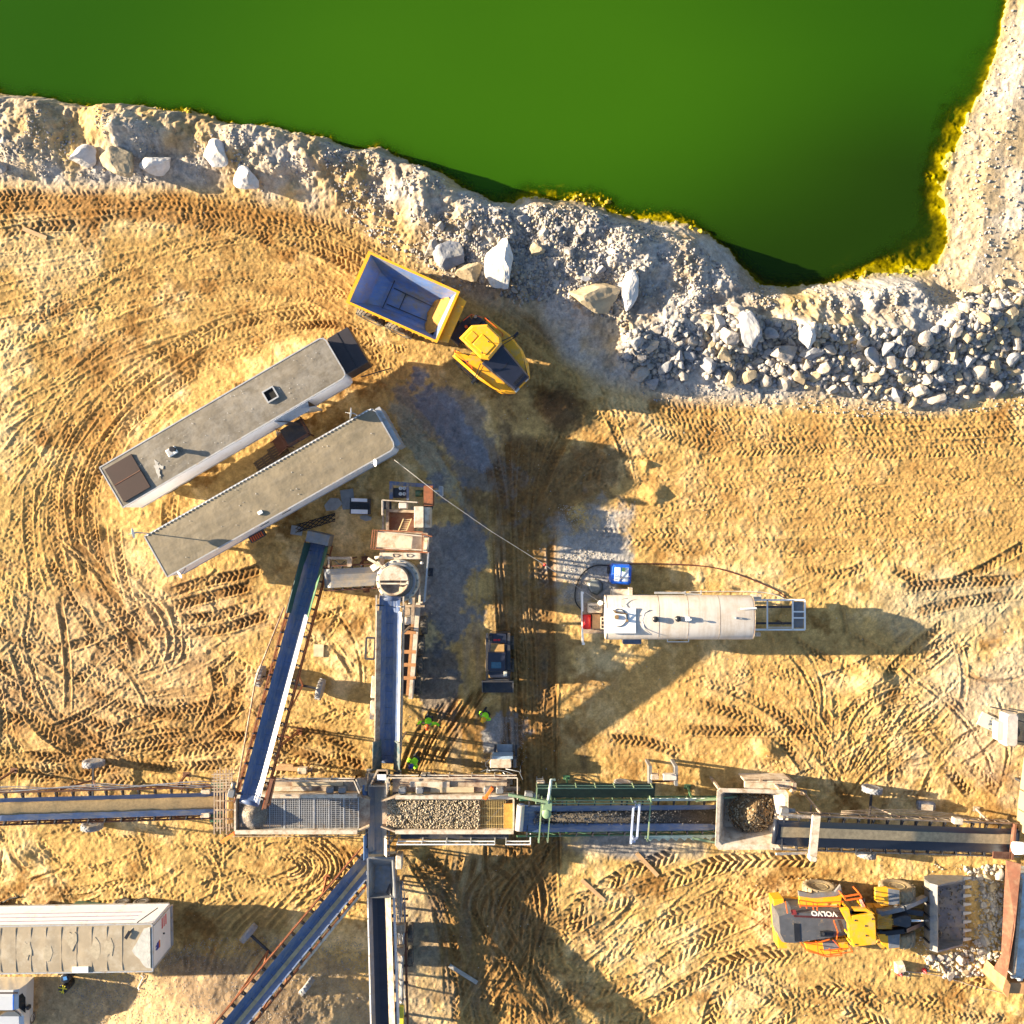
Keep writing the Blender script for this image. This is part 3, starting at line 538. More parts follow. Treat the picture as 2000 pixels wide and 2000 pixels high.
# ---- water: a surface that hides the bottom where it is deep and shows it where it is shallow
ws = 4
wx = np.concatenate([gx[:O], fine[::ws], [fine[-1]] if (NF-1) % ws else [], gx[O+NF:]]); WX, WY = np.meshgrid(wx, wx)
depth = WATER_Z-ZG
li = np.clip(np.searchsorted(gx, wx), 0, len(gx)-1); dep = depth[np.ix_(li, li)]; dsw = DS[np.ix_(li, li)]
kp = dsw < 2.5; keep = kp[:-1, :-1] & (np.abs(WX[:-1, :-1]) < 200) & (np.abs(WY[:-1, :-1]) < 200)
wm, used = grid_mesh('water', WX, WY, np.full(WX.shape, WATER_Z), keep)
wpx = WX*FPX/CAM_H+1000; wpy = 1000-WY*FPX/CAM_H
mk = 1-sstep(0.25, 1.25, np.hypot((wpx-1650)/560, (wpy-430)/330)); mk2 = 1-sstep(.2, 1.2, np.hypot((wpx-1000)/800, (wpy-120)/420))
D4 = np.stack([np.clip(dep/2.2, 0, 1), np.clip(mk*1.1+.12*fbm(WX, WY, 14, 3, 170), 0, 1), np.clip(mk2+.25*fbm(WX*.5, WY, 9, 3, 171)*mk2, 0, 1), np.ones_like(dep)], -1).reshape(-1, 4)[used].astype(np.float32)
ca = wm.color_attributes.new('depth', 'FLOAT_COLOR', 'POINT'); ca.data.foreach_set('color', D4.reshape(-1))
m = bpy.data.materials.new('algae_green_water'); m.use_nodes = True; n = m.node_tree; N = n.nodes; L = n.links; b = N['Principled BSDF']
b.inputs['Roughness'].default_value = 0.12; b.inputs['Specular IOR Level'].default_value = 0.12
at = N.new('ShaderNodeAttribute'); at.attribute_name = 'depth'; sp = N.new('ShaderNodeSeparateColor'); L.new(at.outputs['Color'], sp.inputs[0])
mx = N.new('ShaderNodeMix'); mx.data_type = 'RGBA'; mx.inputs['A'].default_value = (0.016, 0.066, 0.0012, 1); mx.inputs['B'].default_value = (0.010, 0.030, 0.0012, 1); L.new(sp.outputs['Green'], mx.inputs['Factor'])
mx2 = N.new('ShaderNodeMix'); mx2.data_type = 'RGBA'; L.new(sp.outputs['Blue'], mx2.inputs['Factor']); L.new(mx.outputs['Result'], mx2.inputs['A']); mx2.inputs['B'].default_value = (0.028, 0.098, 0.0022, 1)
L.new(mx2.outputs['Result'], b.inputs['Base Color'])
tr = N.new('ShaderNodeBsdfTransparent'); tr.inputs['Color'].default_value = (0.80, 0.76, 0.09, 1)
ms = N.new('ShaderNodeMixShader'); mt = N.new('ShaderNodeMath'); mt.operation = 'MULTIPLY'; mt.inputs[1].default_value = -5.0; ex = N.new('ShaderNodeMath'); ex.operation = 'EXPONENT'; L.new(sp.outputs['Red'], mt.inputs[0]); L.new(mt.outputs[0], ex.inputs[0])
L.new(ex.outputs[0], ms.inputs['Fac']); L.new(b.outputs[0], ms.inputs[1]); L.new(tr.outputs[0], ms.inputs[2]); L.new(ms.outputs[0], N['Material Output'].inputs['Surface'])
wm.materials.append(m); water = bpy.data.objects.new('water', wm); COL.objects.link(water); water['kind'] = 'structure'
# ================================================================== rocks
import bmesh
def ico(sub):
    bm = bmesh.new(); bmesh.ops.create_icosphere(bm, subdivisions=sub, radius=1.0)
    v = np.array([p.co[:] for p in bm.verts]); f = [tuple(q.index for q in p.verts) for p in bm.faces]; bm.free(); return v, f
ICO = {s: ico(s) for s in (1, 2, 3, 4)}
def rock_geo(sub, seed, el=(1, 1, 1), planes=10, nz=0.07, dr=(.42, .85)):
    r = np.random.default_rng(seed); v, f = ICO[sub]; v = v.copy()
    for k in range(planes):
        nrm = r.normal(size=3); nrm /= np.linalg.norm(nrm); d = r.uniform(*dr); q = v@nrm; v -= np.outer(np.clip(q-d, 0, None), nrm)
    if nz:
        dn = np.array([mnoise.noise(Vector(p)*2.2+Vector((seed, 0, 0)))*nz+mnoise.noise(Vector(p)*6+Vector((0, seed, 0)))*nz*.5 for p in v]); v = v*(1+dn[:, None])
    v = v*np.array(el)
    return v, f
def rock_mesh(name, sub, seed, el, material, nz=.07, planes=10, dr=(.42, .85)):
    v, f = rock_geo(sub, seed, el, nz=nz, planes=planes, dr=dr); me = bpy.data.meshes.new(name); me.from_pydata(v.tolist(), [], f); me.materials.append(material); me.update(); return me
def put_rock(me, px, py, size, rz, name, label, cat, group=None, sink=0.28, tilt=0.25, zt=0.5):
    p = W(px, py, zt)                                      # measured near the rock's middle
    z = gz(p.x, p.y)
    p = W(px, py, z+size*.3); o = bpy.data.objects.new(name, me); COL.objects.link(o)
    o.scale = (size, size, size*.85); o.location = (p.x, p.y, gz(p.x, p.y)+size*(0.85-sink*2)*.6); o.rotation_euler = (random.uniform(-tilt, tilt), random.uniform(-tilt, tilt), rz)
    return tag(o, label, cat, group)
M_boul = mat('pale_boulder_stone', (.56, .54, .52), .9, var=.2, scale=1.5, dirt=(.44, .36, .24), dirt_amt=.2, bump=.35)
BOULD = [(4, 328, .38, 1.1, .9, 0, M_stone, 'small pale boulder cut by the left edge of the photo'),
    (165, 306, .74, 1.1, .85, 10, M_boul, 'tan boulder leftmost of the three in a row below the berm'),
    (231, 317, .98, 1.3, .8, -22, M_stone3, 'long tan boulder in the middle of the row below the berm'),
    (308, 323, .80, 1.1, .85, 5, M_boul, 'white boulder at the right end of the row of three'),
    (420, 303, .80, .95, 1.0, 80, M_boul, 'white boulder upper one of the pair above the haul road'),
    (478, 345, .86, .95, 1.05, 60, M_boul, 'white boulder lower one of the pair above the haul road'),
    (882, 498, .95, 1.0, 1.0, 20, M_stone2, 'grey angular boulder just above the dump truck bed'),
    (848, 486, .6, 1.1, .8, 30, M_stone, 'pale flat boulder leaning against the grey angular boulder'),
    (918, 528, .72, 1.15, .8, -10, M_stone3, 'brownish boulder between the grey boulder and the tall white slab'),
    (980, 523, 1.20, .72, 1.28, 5, M_boul, 'largest white slab shaped boulder standing above the dump truck'),
    (1161, 583, 1.32, 1.15, .68, -4, M_stone3, 'huge brown stained boulder with dark soil on its top'),
    (1227, 568, .85, .62, 1.25, -12, M_boul, 'upright white boulder right beside the huge brown boulder'),
    (1048, 489, .46, 1.1, .85, 30, M_stone3, 'small tan boulder right of the tall white slab'),
    (1463, 642, .95, .62, 1.35, 18, M_stone2, 'long blue grey boulder at the left end of the long rock heap'),
    (1428, 657, .66, 1.1, .9, -20, M_stone, 'pale boulder leaning on the long blue grey boulder'),
    (1579, 652, .72, .85, 1.15, 4, M_boul, 'blocky white boulder in the top row of the long rock heap'),
    (1534, 692, .72, 1.3, .72, 0, M_stone, 'flat white boulder below the blocky one in the long heap'),
    (1586, 688, .62, 1.2, .75, 5, M_stone2, 'dark blue boulder right of the flat white one in the heap'),
    (1252, 733, .55, 1.1, .8, 20, M_stone, 'pale boulder at the lower tip of the small rock heap'),
    (1795, 762, .55, 1.0, 1.0, 50, M_stone, 'pale pointed boulder at the lower edge of the long heap')]
for i, (px, py, sz, ex, ey, rot, m_, lab) in enumerate(BOULD):
    me_ = rock_mesh('boulder', 4, 901+i*3, (ex*1.12, ey*1.12, .8), m_, .09, 16, (.5, .80))
    put_rock(me_, px, py, sz*1.06, math.radians(rot), 'boulder', lab, 'boulder', 'single boulders along the berm', tilt=.12, sink=.10)
RM = [rock_mesh('rock', 3, 40+i, (random.uniform(.85, 1.35), random.uniform(.6, 1.0), random.uniform(.6, .95)), (M_stone, M_stone2, M_stone3)[i % 3], .05) for i in range(24)]
def inpoly(x, y, P):
    ins = False; n = len(P)
    for i in range(n):
        ax, ay = P[i]; bx, by = P[(i+1) % n]
        if (ay > y) != (by > y) and x < (bx-ax)*(y-ay)/(by-ay)+ax: ins = not ins
    return ins
PLACED = [(b[0], b[1], b[2]*30) for b in BOULD]
def scatter(P, n, smin, smax, overlap=0.78, tries=9000, pw=2.0):
    xs = [p[0] for p in P]; ys = [p[1] for p in P]; out = []; t = 0
    sizes = sorted([smin+(smax-smin)*random.random()**pw for _ in range(n)], reverse=True)
    for s in sizes:
        for _ in range(160):
            x, y = random.uniform(min(xs), max(xs)), random.uniform(min(ys), max(ys))
            if not inpoly(x, y, P): continue
            r = s*30
            if all((x-a)**2+(y-b)**2 > ((r+c)*overlap)**2 for a, b, c in PLACED): PLACED.append((x, y, r)); out.append((x, y, s)); break
    return out
HEAP_S = [(1212, 655), (1285, 632), (1365, 640), (1368, 700), (1330, 745), (1255, 752), (1208, 705)]
HEAP_L = [(1385, 600), (1440, 600), (1500, 640), (1620, 650), (1700, 650), (1790, 665), (1860, 620), (1880, 575), (2010, 560), (2010, 765), (1920, 768), (1850, 785), (1780, 790), (1650, 765), (1560, 752), (1480, 758), (1380, 740), (1372, 660)]
HEAP_B = [(1880, 565), (2010, 550), (2010, 680), (1900, 680), (1855, 640)]
HEAP_M = [(840, 440), (1000, 405), (1100, 400), (1300, 446), (1320, 470), (1180, 500), (1260, 540), (1130, 570), (1010, 600), (930, 545)]
HEAP_C = [(1880, 1692), (1955, 1690), (1966, 1760), (1960, 1850), (1938, 1900), (1840, 1912), (1800, 1868), (1890, 1858), (1915, 1790), (1910, 1730)]
for P, n, a, b_2, lab, grp, mats in [(HEAP_C, 46, .16, .46, 'pale broken rock on the ground between loader bucket and rusty wall', 'rocks beside the feeder wall', (0, 2)),
        (HEAP_S, 42, .24, .62, 'grey blue rock in the small heap beside the haul road bend', 'rocks in the small heap', (1, 0)),
        (HEAP_B, 40, .3, .62, 'cream rock on the sunlit slope at the right edge above the long heap', 'rocks on the right slope', (2, 0)),
        (HEAP_L, 138, .27, .68, 'grey and tan rock lying in the long heap along the haul road', 'rocks in the long heap', (0, 1, 2)),
        (HEAP_M, 34, .2, .45, 'broken grey rock on the shore slope above the dump truck', 'rocks on the shore slope', (0, 1))]:
    for (x, y, s) in scatter(P, n, a, b_2, 0.80):
        k = random.choice(mats); me_ = random.choice([r for i, r in enumerate(RM) if i % 3 == k])
        put_rock(me_, x, y, s, random.uniform(0, 6.3), 'rock', lab, 'rock', grp, sink=.2, tilt=.5)
# rubble nobody could count: one object
def rubble(name, items, kind='stuff', label=None, sub=1, palette=None, rough_seed=0):
    """items: x, y, z, size, tone"""
    base = [rock_geo(sub, 700+i, (1, random.uniform(.7, 1), random.uniform(.6, .85)), planes=7, nz=0) for i in range(6)]
    V = []; F = []; T = []; off = 0
    by = {}
    for it in items: by.setdefault(random.randrange(6), []).append(it)
    for k, L_ in by.items():
        v, f = base[k]; f = np.array(f); A = np.array(L_); n = len(A)
        an = RNG.uniform(0, 2*PI, (n, 2)); ca, sa = np.cos(an[:, 0])[:, None], np.sin(an[:, 0])[:, None]; cb, sb = np.cos(an[:, 1]*.2)[:, None], np.sin(an[:, 1]*.2)[:, None]
        x = v[None, :, 0]*cb-v[None, :, 2]*sb; z = v[None, :, 0]*sb+v[None, :, 2]*cb; y = v[None, :, 1]+0*x
        X = (x*ca-y*sa)*A[:, 3:4]+A[:, 0:1]; Y = (x*sa+y*ca)*A[:, 3:4]+A[:, 1:2]; Zr = z*A[:, 3:4]+A[:, 2:3]
        V.append(np.stack([X, Y, Zr], -1).reshape(-1, 3)); F.append((f[None]+np.arange(n)[:, None, None]*len(v)).reshape(-1, 3)+off); T.append(np.repeat(A[:, 4], len(v))); off += n*len(v)
    V = np.concatenate(V).astype(np.float32); F = np.concatenate(F).astype(np.int32); T = np.concatenate(T).astype(np.float32)
    me = bpy.data.meshes.new(name); me.vertices.add(len(V)); me.vertices.foreach_set('co', V.reshape(-1)); me.loops.add(F.size); me.loops.foreach_set('vertex_index', F.reshape(-1))
    me.polygons.add(len(F)); me.polygons.foreach_set('loop_start', (np.arange(len(F))*3).astype(np.int32)); me.update(calc_edges=True)
    a = me.attributes.new('tone', 'FLOAT', 'POINT'); a.data.foreach_set('value', T)
    m = bpy.data.materials.new(name+'_stone'); m.use_nodes = True; N = m.node_tree.nodes; L = m.node_tree.links; b = N['Principled BSDF']; b.inputs['Roughness'].default_value = .9; b.inputs['Specular IOR Level'].default_value = .2
    at = N.new('ShaderNodeAttribute'); at.attribute_name = 'tone'; r = N.new('ShaderNodeValToRGB'); pal = palette or [(0.13, .125, .125), (.28, .28, .30), (.40, .33, .24), (.52, .49, .44)]
    r.color_ramp.elements[0].color = (*pal[0], 1); r.color_ramp.elements[1].color = (*pal[-1], 1)
    for i, c_ in enumerate(pal[1:-1]): e = r.color_ramp.elements.new((i+1)/(len(pal)-1)); e.color = (*c_, 1)
    L.new(at.outputs['Fac'], r.inputs['Fac']); L.new(r.outputs['Color'], b.inputs['Base Color']); me.materials.append(m)
    return me
items = []
def strew(P, n, smin, smax, tone=(0, 1), pw=2.5, dens=None):
    xs = [p[0] for p in P]; ys = [p[1] for p in P]; c = 0; t = 0
    while c < n and t < n*12:
        t += 1; x, y = random.uniform(min(xs), max(xs)), random.uniform(min(ys), max(ys))
        if not inpoly(x, y, P): continue
        if dens and mnoise.noise(Vector((x*.022, y*.022, 3.3)))*1.6+dens < random.random(): continue
        s = smin+(smax-smin)*random.random()**pw; p = W(x, y, 0); z = gz(p.x, p.y)
        if z < WATER_Z+.02: continue
        items.append((p.x, p.y, z+s*.12, s, random.uniform(*tone))); c += 1
strew(HEAP_L, 5200, .06, .34, (0, .95)); strew(HEAP_S, 1100, .06, .28, (0, .6)); strew(HEAP_M, 2600, .05, .2, (0, .8)); strew(HEAP_C, 900, .05, .22, (.4, 1)); strew(HEAP_B, 300, .08, .2, (.6, 1))
strew([(640, 280), (760, 305), (960, 385), (1300, 440), (1450, 540), (1900, 560), (1880, 640), (1400, 600), (1300, 640), (1200, 640), (1130, 600), (860, 560), (640, 400)], 5200, .03, .16, (.1, .9), dens=.45)
strew([(0, 200), (400, 240), (640, 280), (640, 400), (400, 360), (0, 345)], 1500, .03, .12, (.1, .9), dens=.2)
strew([(1870, 300), (1965, 20), (2010, -10), (2010, 600), (1840, 580), (1855, 420)], 1500, .02, .15, (.25, .75), pw=6)
strew([(1250, 750), (1500, 755), (1850, 785), (2000, 770), (2000, 800), (1700, 815), (1250, 780)], 500, .03, .12, (.2, .8))
strew([(1820, 1680), (1900, 1690), (1960, 1900), (1780, 1900)], 500, .03, .12, (.4, 1))
strew([(0, 340), (700, 400), (1200, 760), (2000, 790), (2000, 2000), (0, 2000)], 3200, .018, .06, (.3, .9), pw=4)
strew([(1090, 985), (1190, 1000), (1200, 1140), (1100, 1180)], 1500, .025, .06, (.3, .9)); strew([(940, 1400), (1030, 1400), (1030, 1500), (940, 1500)], 500, .02, .05, (.2, .8))
strew([(250, 1880), (420, 1830), (700, 1830), (740, 1900), (740, 2010), (180, 2010), (130, 1930)], 7000, .025, .055, (.2, .8))
me_ = rubble('rubble', items); o = bpy.data.objects.new('rubble', me_); COL.objects.link(o); o['kind'] = 'stuff'
o['label'] = 'loose broken stones strewn over berm, banks and yard'
# algae crusted stones just under and at the waterline
items = []
for _ in range(420):
    t = random.random()
    x, y = random.choice([(random.gauss(1150, 65), random.gauss(400, 14)), (random.gauss(1340, 40), random.gauss(455, 12)), (random.gauss(1130, 60), random.gauss(396, 10)), (random.gauss(340, 40), random.gauss(216, 6)), (random.uniform(1560, 1830), random.gauss(540, 8)), (random.gauss(860, 60), random.gauss(340, 22))])
    p = W(x, y, WATER_Z); g_ = gz(p.x, p.y)
    if -0.9 < g_-WATER_Z < 0.12: s = random.uniform(.05, .22); items.append((p.x, p.y, g_+s*.3, s, random.random()))
me_ = rubble('algae_stones', items, palette=[(.16, .12, .01), (.34, .26, .03), (.5, .38, .05)]); o = bpy.data.objects.new('algae_stones', me_); COL.objects.link(o); o['kind'] = 'stuff'; o['label'] = 'yellow algae crusted stones in the shallow edge of the pond'
# ================================================================== machines
def ZM(ox, oy, sc, root):
    r = Vector(root)
    return lambda X, Y, z: W(ox+X/sc, oy+Y/sc, z)-r
def xf(mb, x=0, y=0, rz=0.0, z=0.0):
    c, s = math.cos(rz), math.sin(rz); mb.v = [(p[0]*c-p[1]*s+x, p[0]*s+p[1]*c+y, p[2]+z) for p in mb.v]; return mb
def wheel(parent, c, r, wd, rz=0.0, m=None, rim_m=None, lugs=0, name='wheel', hub=True, rim_r=0.55):
    """axle along local y turned by rz"""
    m = m or M_rub; rim_m = rim_m or M_gal; h = wd/2
    t = MB(); t.lathe([(r*.58, -h*.8), (r*.75, -h*.98), (r*.93, -h*.95), (r, -h*.7), (r, h*.7), (r*.93, h*.95), (r*.75, h*.98), (r*.58, h*.8)], axis='y', n=32)
    for k in range(lugs):
        a = 2*PI*k/lugs
        for s in (-1, 1):
            a2 = a+(PI/lugs if s > 0 else 0); p = (math.cos(a2)*r*1.01, s*h*.12, math.sin(a2)*r*1.01); q = (math.cos(a2+.16)*r*.99, s*h*.93, math.sin(a2+.16)*r*.99)
            t.bar(p, q, r*.10, r*.07, up=(math.cos(a2), 0, math.sin(a2)))
    o = xf(t, c[0], c[1], rz, c[2]).build(name, m, parent)
    rm = MB(); 
    for s in (-1, 1): rm.lathe([(r*rim_r*1.04, s*h*.55), (r*rim_r, s*h*.83), (r*rim_r*.86, s*h*.86), (r*rim_r*.7, s*h*.55), (r*rim_r*.35, s*h*.5), (r*rim_r*.3, s*h*.68), (r*.03, s*h*.7)], axis='y', n=24)
    xf(rm, c[0], c[1], rz, c[2]).build('rim', rim_m, o)
    return o
def rail(parent, pts, z0, z1, m, name='handrail', r=.025, posts=1.2, mid=True):
    """top rail along pts (x,y), posts down to z0"""
    mb = MB(); P = [Vector((p[0], p[1], 0)) for p in pts]
    for a, b in zip(P[:-1], P[1:]):
        L = (b-a).length; n = max(1, int(round(L/posts)))
        for zz in ([z1, (z0+z1)/2] if mid else [z1]): mb.bar((a.x, a.y, zz), (b.x, b.y, zz), r*2)
        for i in range(n+1): q = a.lerp(b, i/n); mb.bar((q.x, q.y, z0), (q.x, q.y, z1), r*2)
    return mb.build(name, m, parent)
# ---------------------------------------------------------------- articulated dump truck
root = W(905, 630, 0); root.z = 0
t = thing('dump_truck', 'yellow articulated dump truck with empty open bed turning on the haul road', 'dump truck', root)
bc = W(786.5, 580, 3.2)-root; BA = math.radians(-24)
def B(mb): return xf(mb, bc.x, bc.y, BA)
L2, W2 = 2.88, 1.62
def rect(x0, x1, y0, y1, z): return [(x0, y0, z), (x1, y0, z), (x1, y1, z), (x0, y1, z)]
mb = MB(); ro = rect(-L2, L2, -W2, W2, 3.2); ri = rect(-L2+.20, L2-.16, -W2+.13, W2-.13, 3.2)
lo = [(-L2+.5, -1.15, 1.35), (L2-.25, -1.15, 1.25), (L2-.25, 1.15, 1.25), (-L2+.5, 1.15, 1.35)]
mb.loft([lo, rect(-L2+.06, L2-.04, -W2+.06, W2-.06, 2.9), ro, ri, rect(-L2+.20, L2-.16, -W2+.13, W2-.13, 3.13)], cap=False)
mb.sheet([lo[3], lo[2], lo[1], lo[0]], .02)
B(mb).build('bed_shell', M_yel, t)
mb = MB(); fl = [(-1.35, -.78, 1.72), (1.55, -.62, 1.50), (1.55, .62, 1.50), (-1.35, .78, 1.72)]
mb.loft([rect(-L2+.19, L2-.15, -W2+.12, W2-.12, 3.15), [(-2.0, -1.0, 2.05), (2.15, -1.0, 1.75), (2.15, 1.0, 1.75), (-2.0, 1.0, 2.05)], fl], cap=False); mb.sheet(fl, -.02)
bl = B(mb).build('bed_liner', M_bed, t)
mb = MB()
for y in (-.45, .45): mb.bar((-1.0, y*1.15, 1.73), (1.9, y, 1.68), .05, .05)
mb.bar((-1.1, -.95, 1.86), (-1.1, .95, 1.86), .05, .04); mb.bar((-.2, -.5, 1.73), (-.2, .5, 1.73), .05, .04)
B(mb).build('floor_seams', M_dsteel, t)
mb = MB(); rr = random.Random(5); ring0 = []; ring1 = []
for i in range(20):
    a = 2*PI*i/20; k = 1+rr.uniform(-.12, .12); x, y = math.cos(a)*.62*k+2.05, math.sin(a)*1.22*k
    ring0.append((min(x, 2.55), max(-1.36, min(1.36, y)), 1.62+.85*max(0, (x-1.75))+.5*max(0, abs(y)-.6))); 
cen = [(2.0+(p[0]-2.0)*.5, p[1]*.5, 1.80+.3*max(0, p[0]-2.0)) for p in ring0]; mb.loft([[(p[0], p[1], p[2]) for p in ring0], cen], smooth=True)
B(mb).build('sand_residue', mat('orange_sand_residue', (.50, .24, .05), .9, var=.3, scale=6, bump=.6), t)
mb = MB(); mb.loft([[(L2-.03, -W2+.2, 2.75), (L2+.55, -W2+.32, 2.95), (L2+.55, W2-.32, 2.95), (L2-.03, W2-.2, 2.75)], [(L2-.03, -W2+.2, 2.95), (L2+.55, -W2+.32, 3.02), (L2+.55, W2-.32, 3.02), (L2-.03, W2-.2, 2.95)]])
for y in (-.9, .9): mb.bar((L2, y, 3.03), (L2+.5, y, 3.06), .04, .05)
B(mb).build('spill_guard', M_yel, t)
for s in (-1, 1):
    mb = MB()
    for i in range(12): mb.bar((-L2+.8+i*.42, s*1.24, 1.4), (-L2+.8+i*.42, s*1.60, 2.85), .06, .06)
    B(mb).build('side_ribs', M_yel2, t)
mb = MB(); mb.bb(-2.7, 3.3, -.4, .4, .75, 1.2); mb.bb(3.2, 4.1, -.3, .3, .7, 1.25); B(mb).build('rear_chassis', M_dsteel, t)
for x in (-1.75, .15):
    for s in (-1, 1):
        c, s_ = math.cos(BA), math.sin(BA); X, Y = x, s*1.38
        wheel(t, (bc.x+X*c-Y*s_, bc.y+X*s_+Y*c, .87), .87, .66, BA, rim_m=M_yel2, lugs=22)
fc = W(939, 669, 3.3)-root; FA = math.radians(-42.5)
def Fq(mb): return xf(mb, fc.x, fc.y, FA)
out = [(-.85, 1.50), (.8, 1.66), (1.9, 1.5), (2.73, 1.16), (3.32, .62), (3.28, -.66), (2.69, -1.23), (1.1, -1.52), (-.9, -1.56), (-.95, -1.25), (-.2, -1.0), (-.2, 1.0), (-.9, 1.15)]
out = list(reversed(out))
def zf(x, k): return k+(.20 if x < 2 else -.18)*1.0
mb = MB(); mb.loft([[(p[0]*.98, p[1]*.97, 1.15) for p in out], [(p[0], p[1], 1.55) for p in out], [(p[0], p[1], zf(p[0], 1.72)) for p in out], [(p[0]*.96+.02, p[1]*.92, zf(p[0], 1.86)) for p in out]])
Fq(mb).build('front_body', M_yel, t)
mb = MB(); h0 = [(.75, -.78), (3.2, -.60), (3.27, .58), (.8, .90)]; mb.loft([[(p[0], p[1], 1.7) for p in h0], [(p[0], p[1], 2.62-.12*p[0]) for p in h0], [(p[0]*.97+.05, p[1]*.86, 2.74-.13*p[0]) for p in h0]])
hood = Fq(mb).build('hood', M_hood, t)
mb = MB(); mb.bb(1.2, 1.9, -.35, .35, 2.46, 2.50)
for i in range(7): mb.bb(2.86+i*.03, 2.875+i*.03, -.4, .45, 2.30, 2.37)
Fq(mb).build('hood_vent', M_blk, hood)
mb = MB(); mb.bb(-.75, .95, 1.05, 1.38, 1.85, 1.99); mb.bb(-.9, -.1, .98, 1.2, 1.6, 2.3); Fq(mb).build('side_step_well', M_hood, t)
octo = [(-1.05, -.62), (.62, -.66), (1.0, -.42), (.94, .72), (.66, .97), (-.40, 1.0), (-1.02, .36)]
mb = MB(); mb.loft([[(p[0]*.9, p[1]*.9, 1.6) for p in octo], [(p[0]*.93, p[1]*.93, 3.18) for p in octo]]); cab = Fq(mb).build('cab', M_glass, t)
mb = MB(); 
for p in octo: mb.bar((p[0]*.91, p[1]*.91, 1.6), (p[0]*.94, p[1]*.94, 3.18), .09)
Fq(mb).build('cab_pillars', M_blk, cab)
mb = MB(); mb.loft([[(p[0], p[1], 3.16) for p in octo], [(p[0]*1.03, p[1]*1.03, 3.22) for p in octo], [(p[0]*1.02, p[1]*1.02, 3.38) for p in octo], [(p[0]*.9, p[1]*.9, 3.46) for p in octo]])
roof = Fq(mb).build('cab_roof', M_yel, t)
mb = MB(); mb.rbox(-.25, .72, -.40, .40, 3.44, 3.50, .05); mb.rbox(-.8, -.35, -.45, .15, 3.44, 3.49, .05); Fq(mb).build('roof_panel', M_yel, roof)
mb = MB(); mb.tube((.5, -.42, 3.4), (.5, -.42, 3.75), .02); mb.tube((.35, .3, 3.4), (.35, .3, 3.7), .02); mb.ball((.5, -.42, 3.75), .05); mb.ball((.35, .3, 3.7), .05); Fq(mb).build('antenna', M_blk, roof)
mb = MB(); mb.rbox(-1.9, -1.05, -.85, .85, 1.3, 1.9, .08); mb.rbox(-1.5, -.9, .5, 1.2, 1.3, 2.3, .08); mb.tube((-1.3, .95, 1.9), (-1.3, .95, 2.9), .09); Fq(mb).build('rear_deck', M_dsteel, t)
mb = MB(); mb.tube((-1.45, .25, 1.9), (-1.45, .25, 2.15), .09); Fq(mb).build('filler_cap', M_orange, t)
for s in (-1, 1):
    Fq(MB().box((-.45, s*1.28, 1.98), (.9, .42, .05))).build('step_plate', M_dsteel, t)
    c, s_ = math.cos(FA), math.sin(FA); X, Y = .25, s*1.36
    wheel(t, (fc.x+X*c-Y*s_, fc.y+X*s_+Y*c, .87), .87, .66, FA, rim_m=M_yel2, lugs=22)
    mb = MB(); mb.bar((.75, s*.85, 2.9), (1.05, s*1.75, 2.5), .05); mb.bar((.95, s*.85, 2.75), (1.15, s*1.75, 2.4), .04); m2 = Fq(mb).build('mirror_arm', M_blk, t)
    Fq(MB().box((1.08, s*1.82, 2.35), (.14, .34, .5))).build('mirror', M_blk, m2)
    Fq(MB().rbox(3.15, 3.3, s*.42-.16, s*.42+.16, 1.5, 1.7, .03)).build('headlight', mat('headlight_glass', (.7, .7, .72), .1), t)
for y0 in (1.28, -1.3):
    mb = MB()
    pts = [(-.9, y0, 2.0), (-.9, y0, 2.75), (-.1, y0*1.02, 2.75), (.5, y0*1.02, 2.7), (.5, y0*1.02, 1.95)]
    for a, b in zip(pts[:-1], pts[1:]): mb.bar(a, b, .045)
    Fq(mb).build('handrail', M_orange, t)
mb = MB()
mb.bar((-1.6, .9, 2.7), (-1.0, 1.2, 2.7), .045); mb.bar((-1.6, .9, 1.9), (-1.6, .9, 2.7), .045); mb.bar((-1.6, .9, 2.7), (-1.7, .3, 2.7), .045)
Fq(mb).build('grab_rail', M_orange, t)
mb = MB(); mb.bar((2.0, -1.45, 1.93), (3.2, -.95, 1.75), .03); mb.bar((3.3, .5, 1.74), (2.0, 1.35, 1.92), .03); Fq(mb).build('body_trim', M_blk, t)
# ---------------------------------------------------------------- wheel loader
root = Vector((20.7, -24.05, 0)); t = thing('wheel_loader', 'yellow wheel loader with grey engine hood and raised toothed bucket facing right', 'wheel loader', root)
Z = ZM(1480, 1680, 3.715, root)
def poly(pts, z): return [tuple(Z(a, b, z)[:2]) for a, b in pts]
for cx_, cy_, nm in ((18.45-20.7, 1.30, 'r'), (23.05-20.7, 1.33, 'f'), (18.45-20.7, -1.32, 'r'), (23.05-20.7, -1.32, 'f')):
    wheel(t, (cx_, cy_, 1.0), 1.0, .80, 0, m=M_rubd, rim_m=mat('tan_rim', (.5, .38, .2), .6), lugs=18, rim_r=.5)
def P3(mb, pts, z0, z1, inset=0.0): p = poly(pts, z1); p = p if sum((p[i][0]*p[(i+1) % len(p)][1]-p[(i+1) % len(p)][0]*p[i][1]) for i in range(len(p))) > 0 else p[::-1]; return mb.prism(p, z0, z1, inset)
mb = MB(); P3(mb, [(112, 285), (185, 280), (195, 360), (200, 560), (212, 640), (150, 640)], .8, 1.75, .08); mb.build('counterweight', M_yel, t)
mb = MB(); P3(mb, [(180, 300), (640, 330), (640, 560), (300, 600), (190, 600)], .7, 1.5); mb.bb(-1.6, 3.0, -.45, .45, .6, 1.3); mb.build('chassis', M_yel2, t)
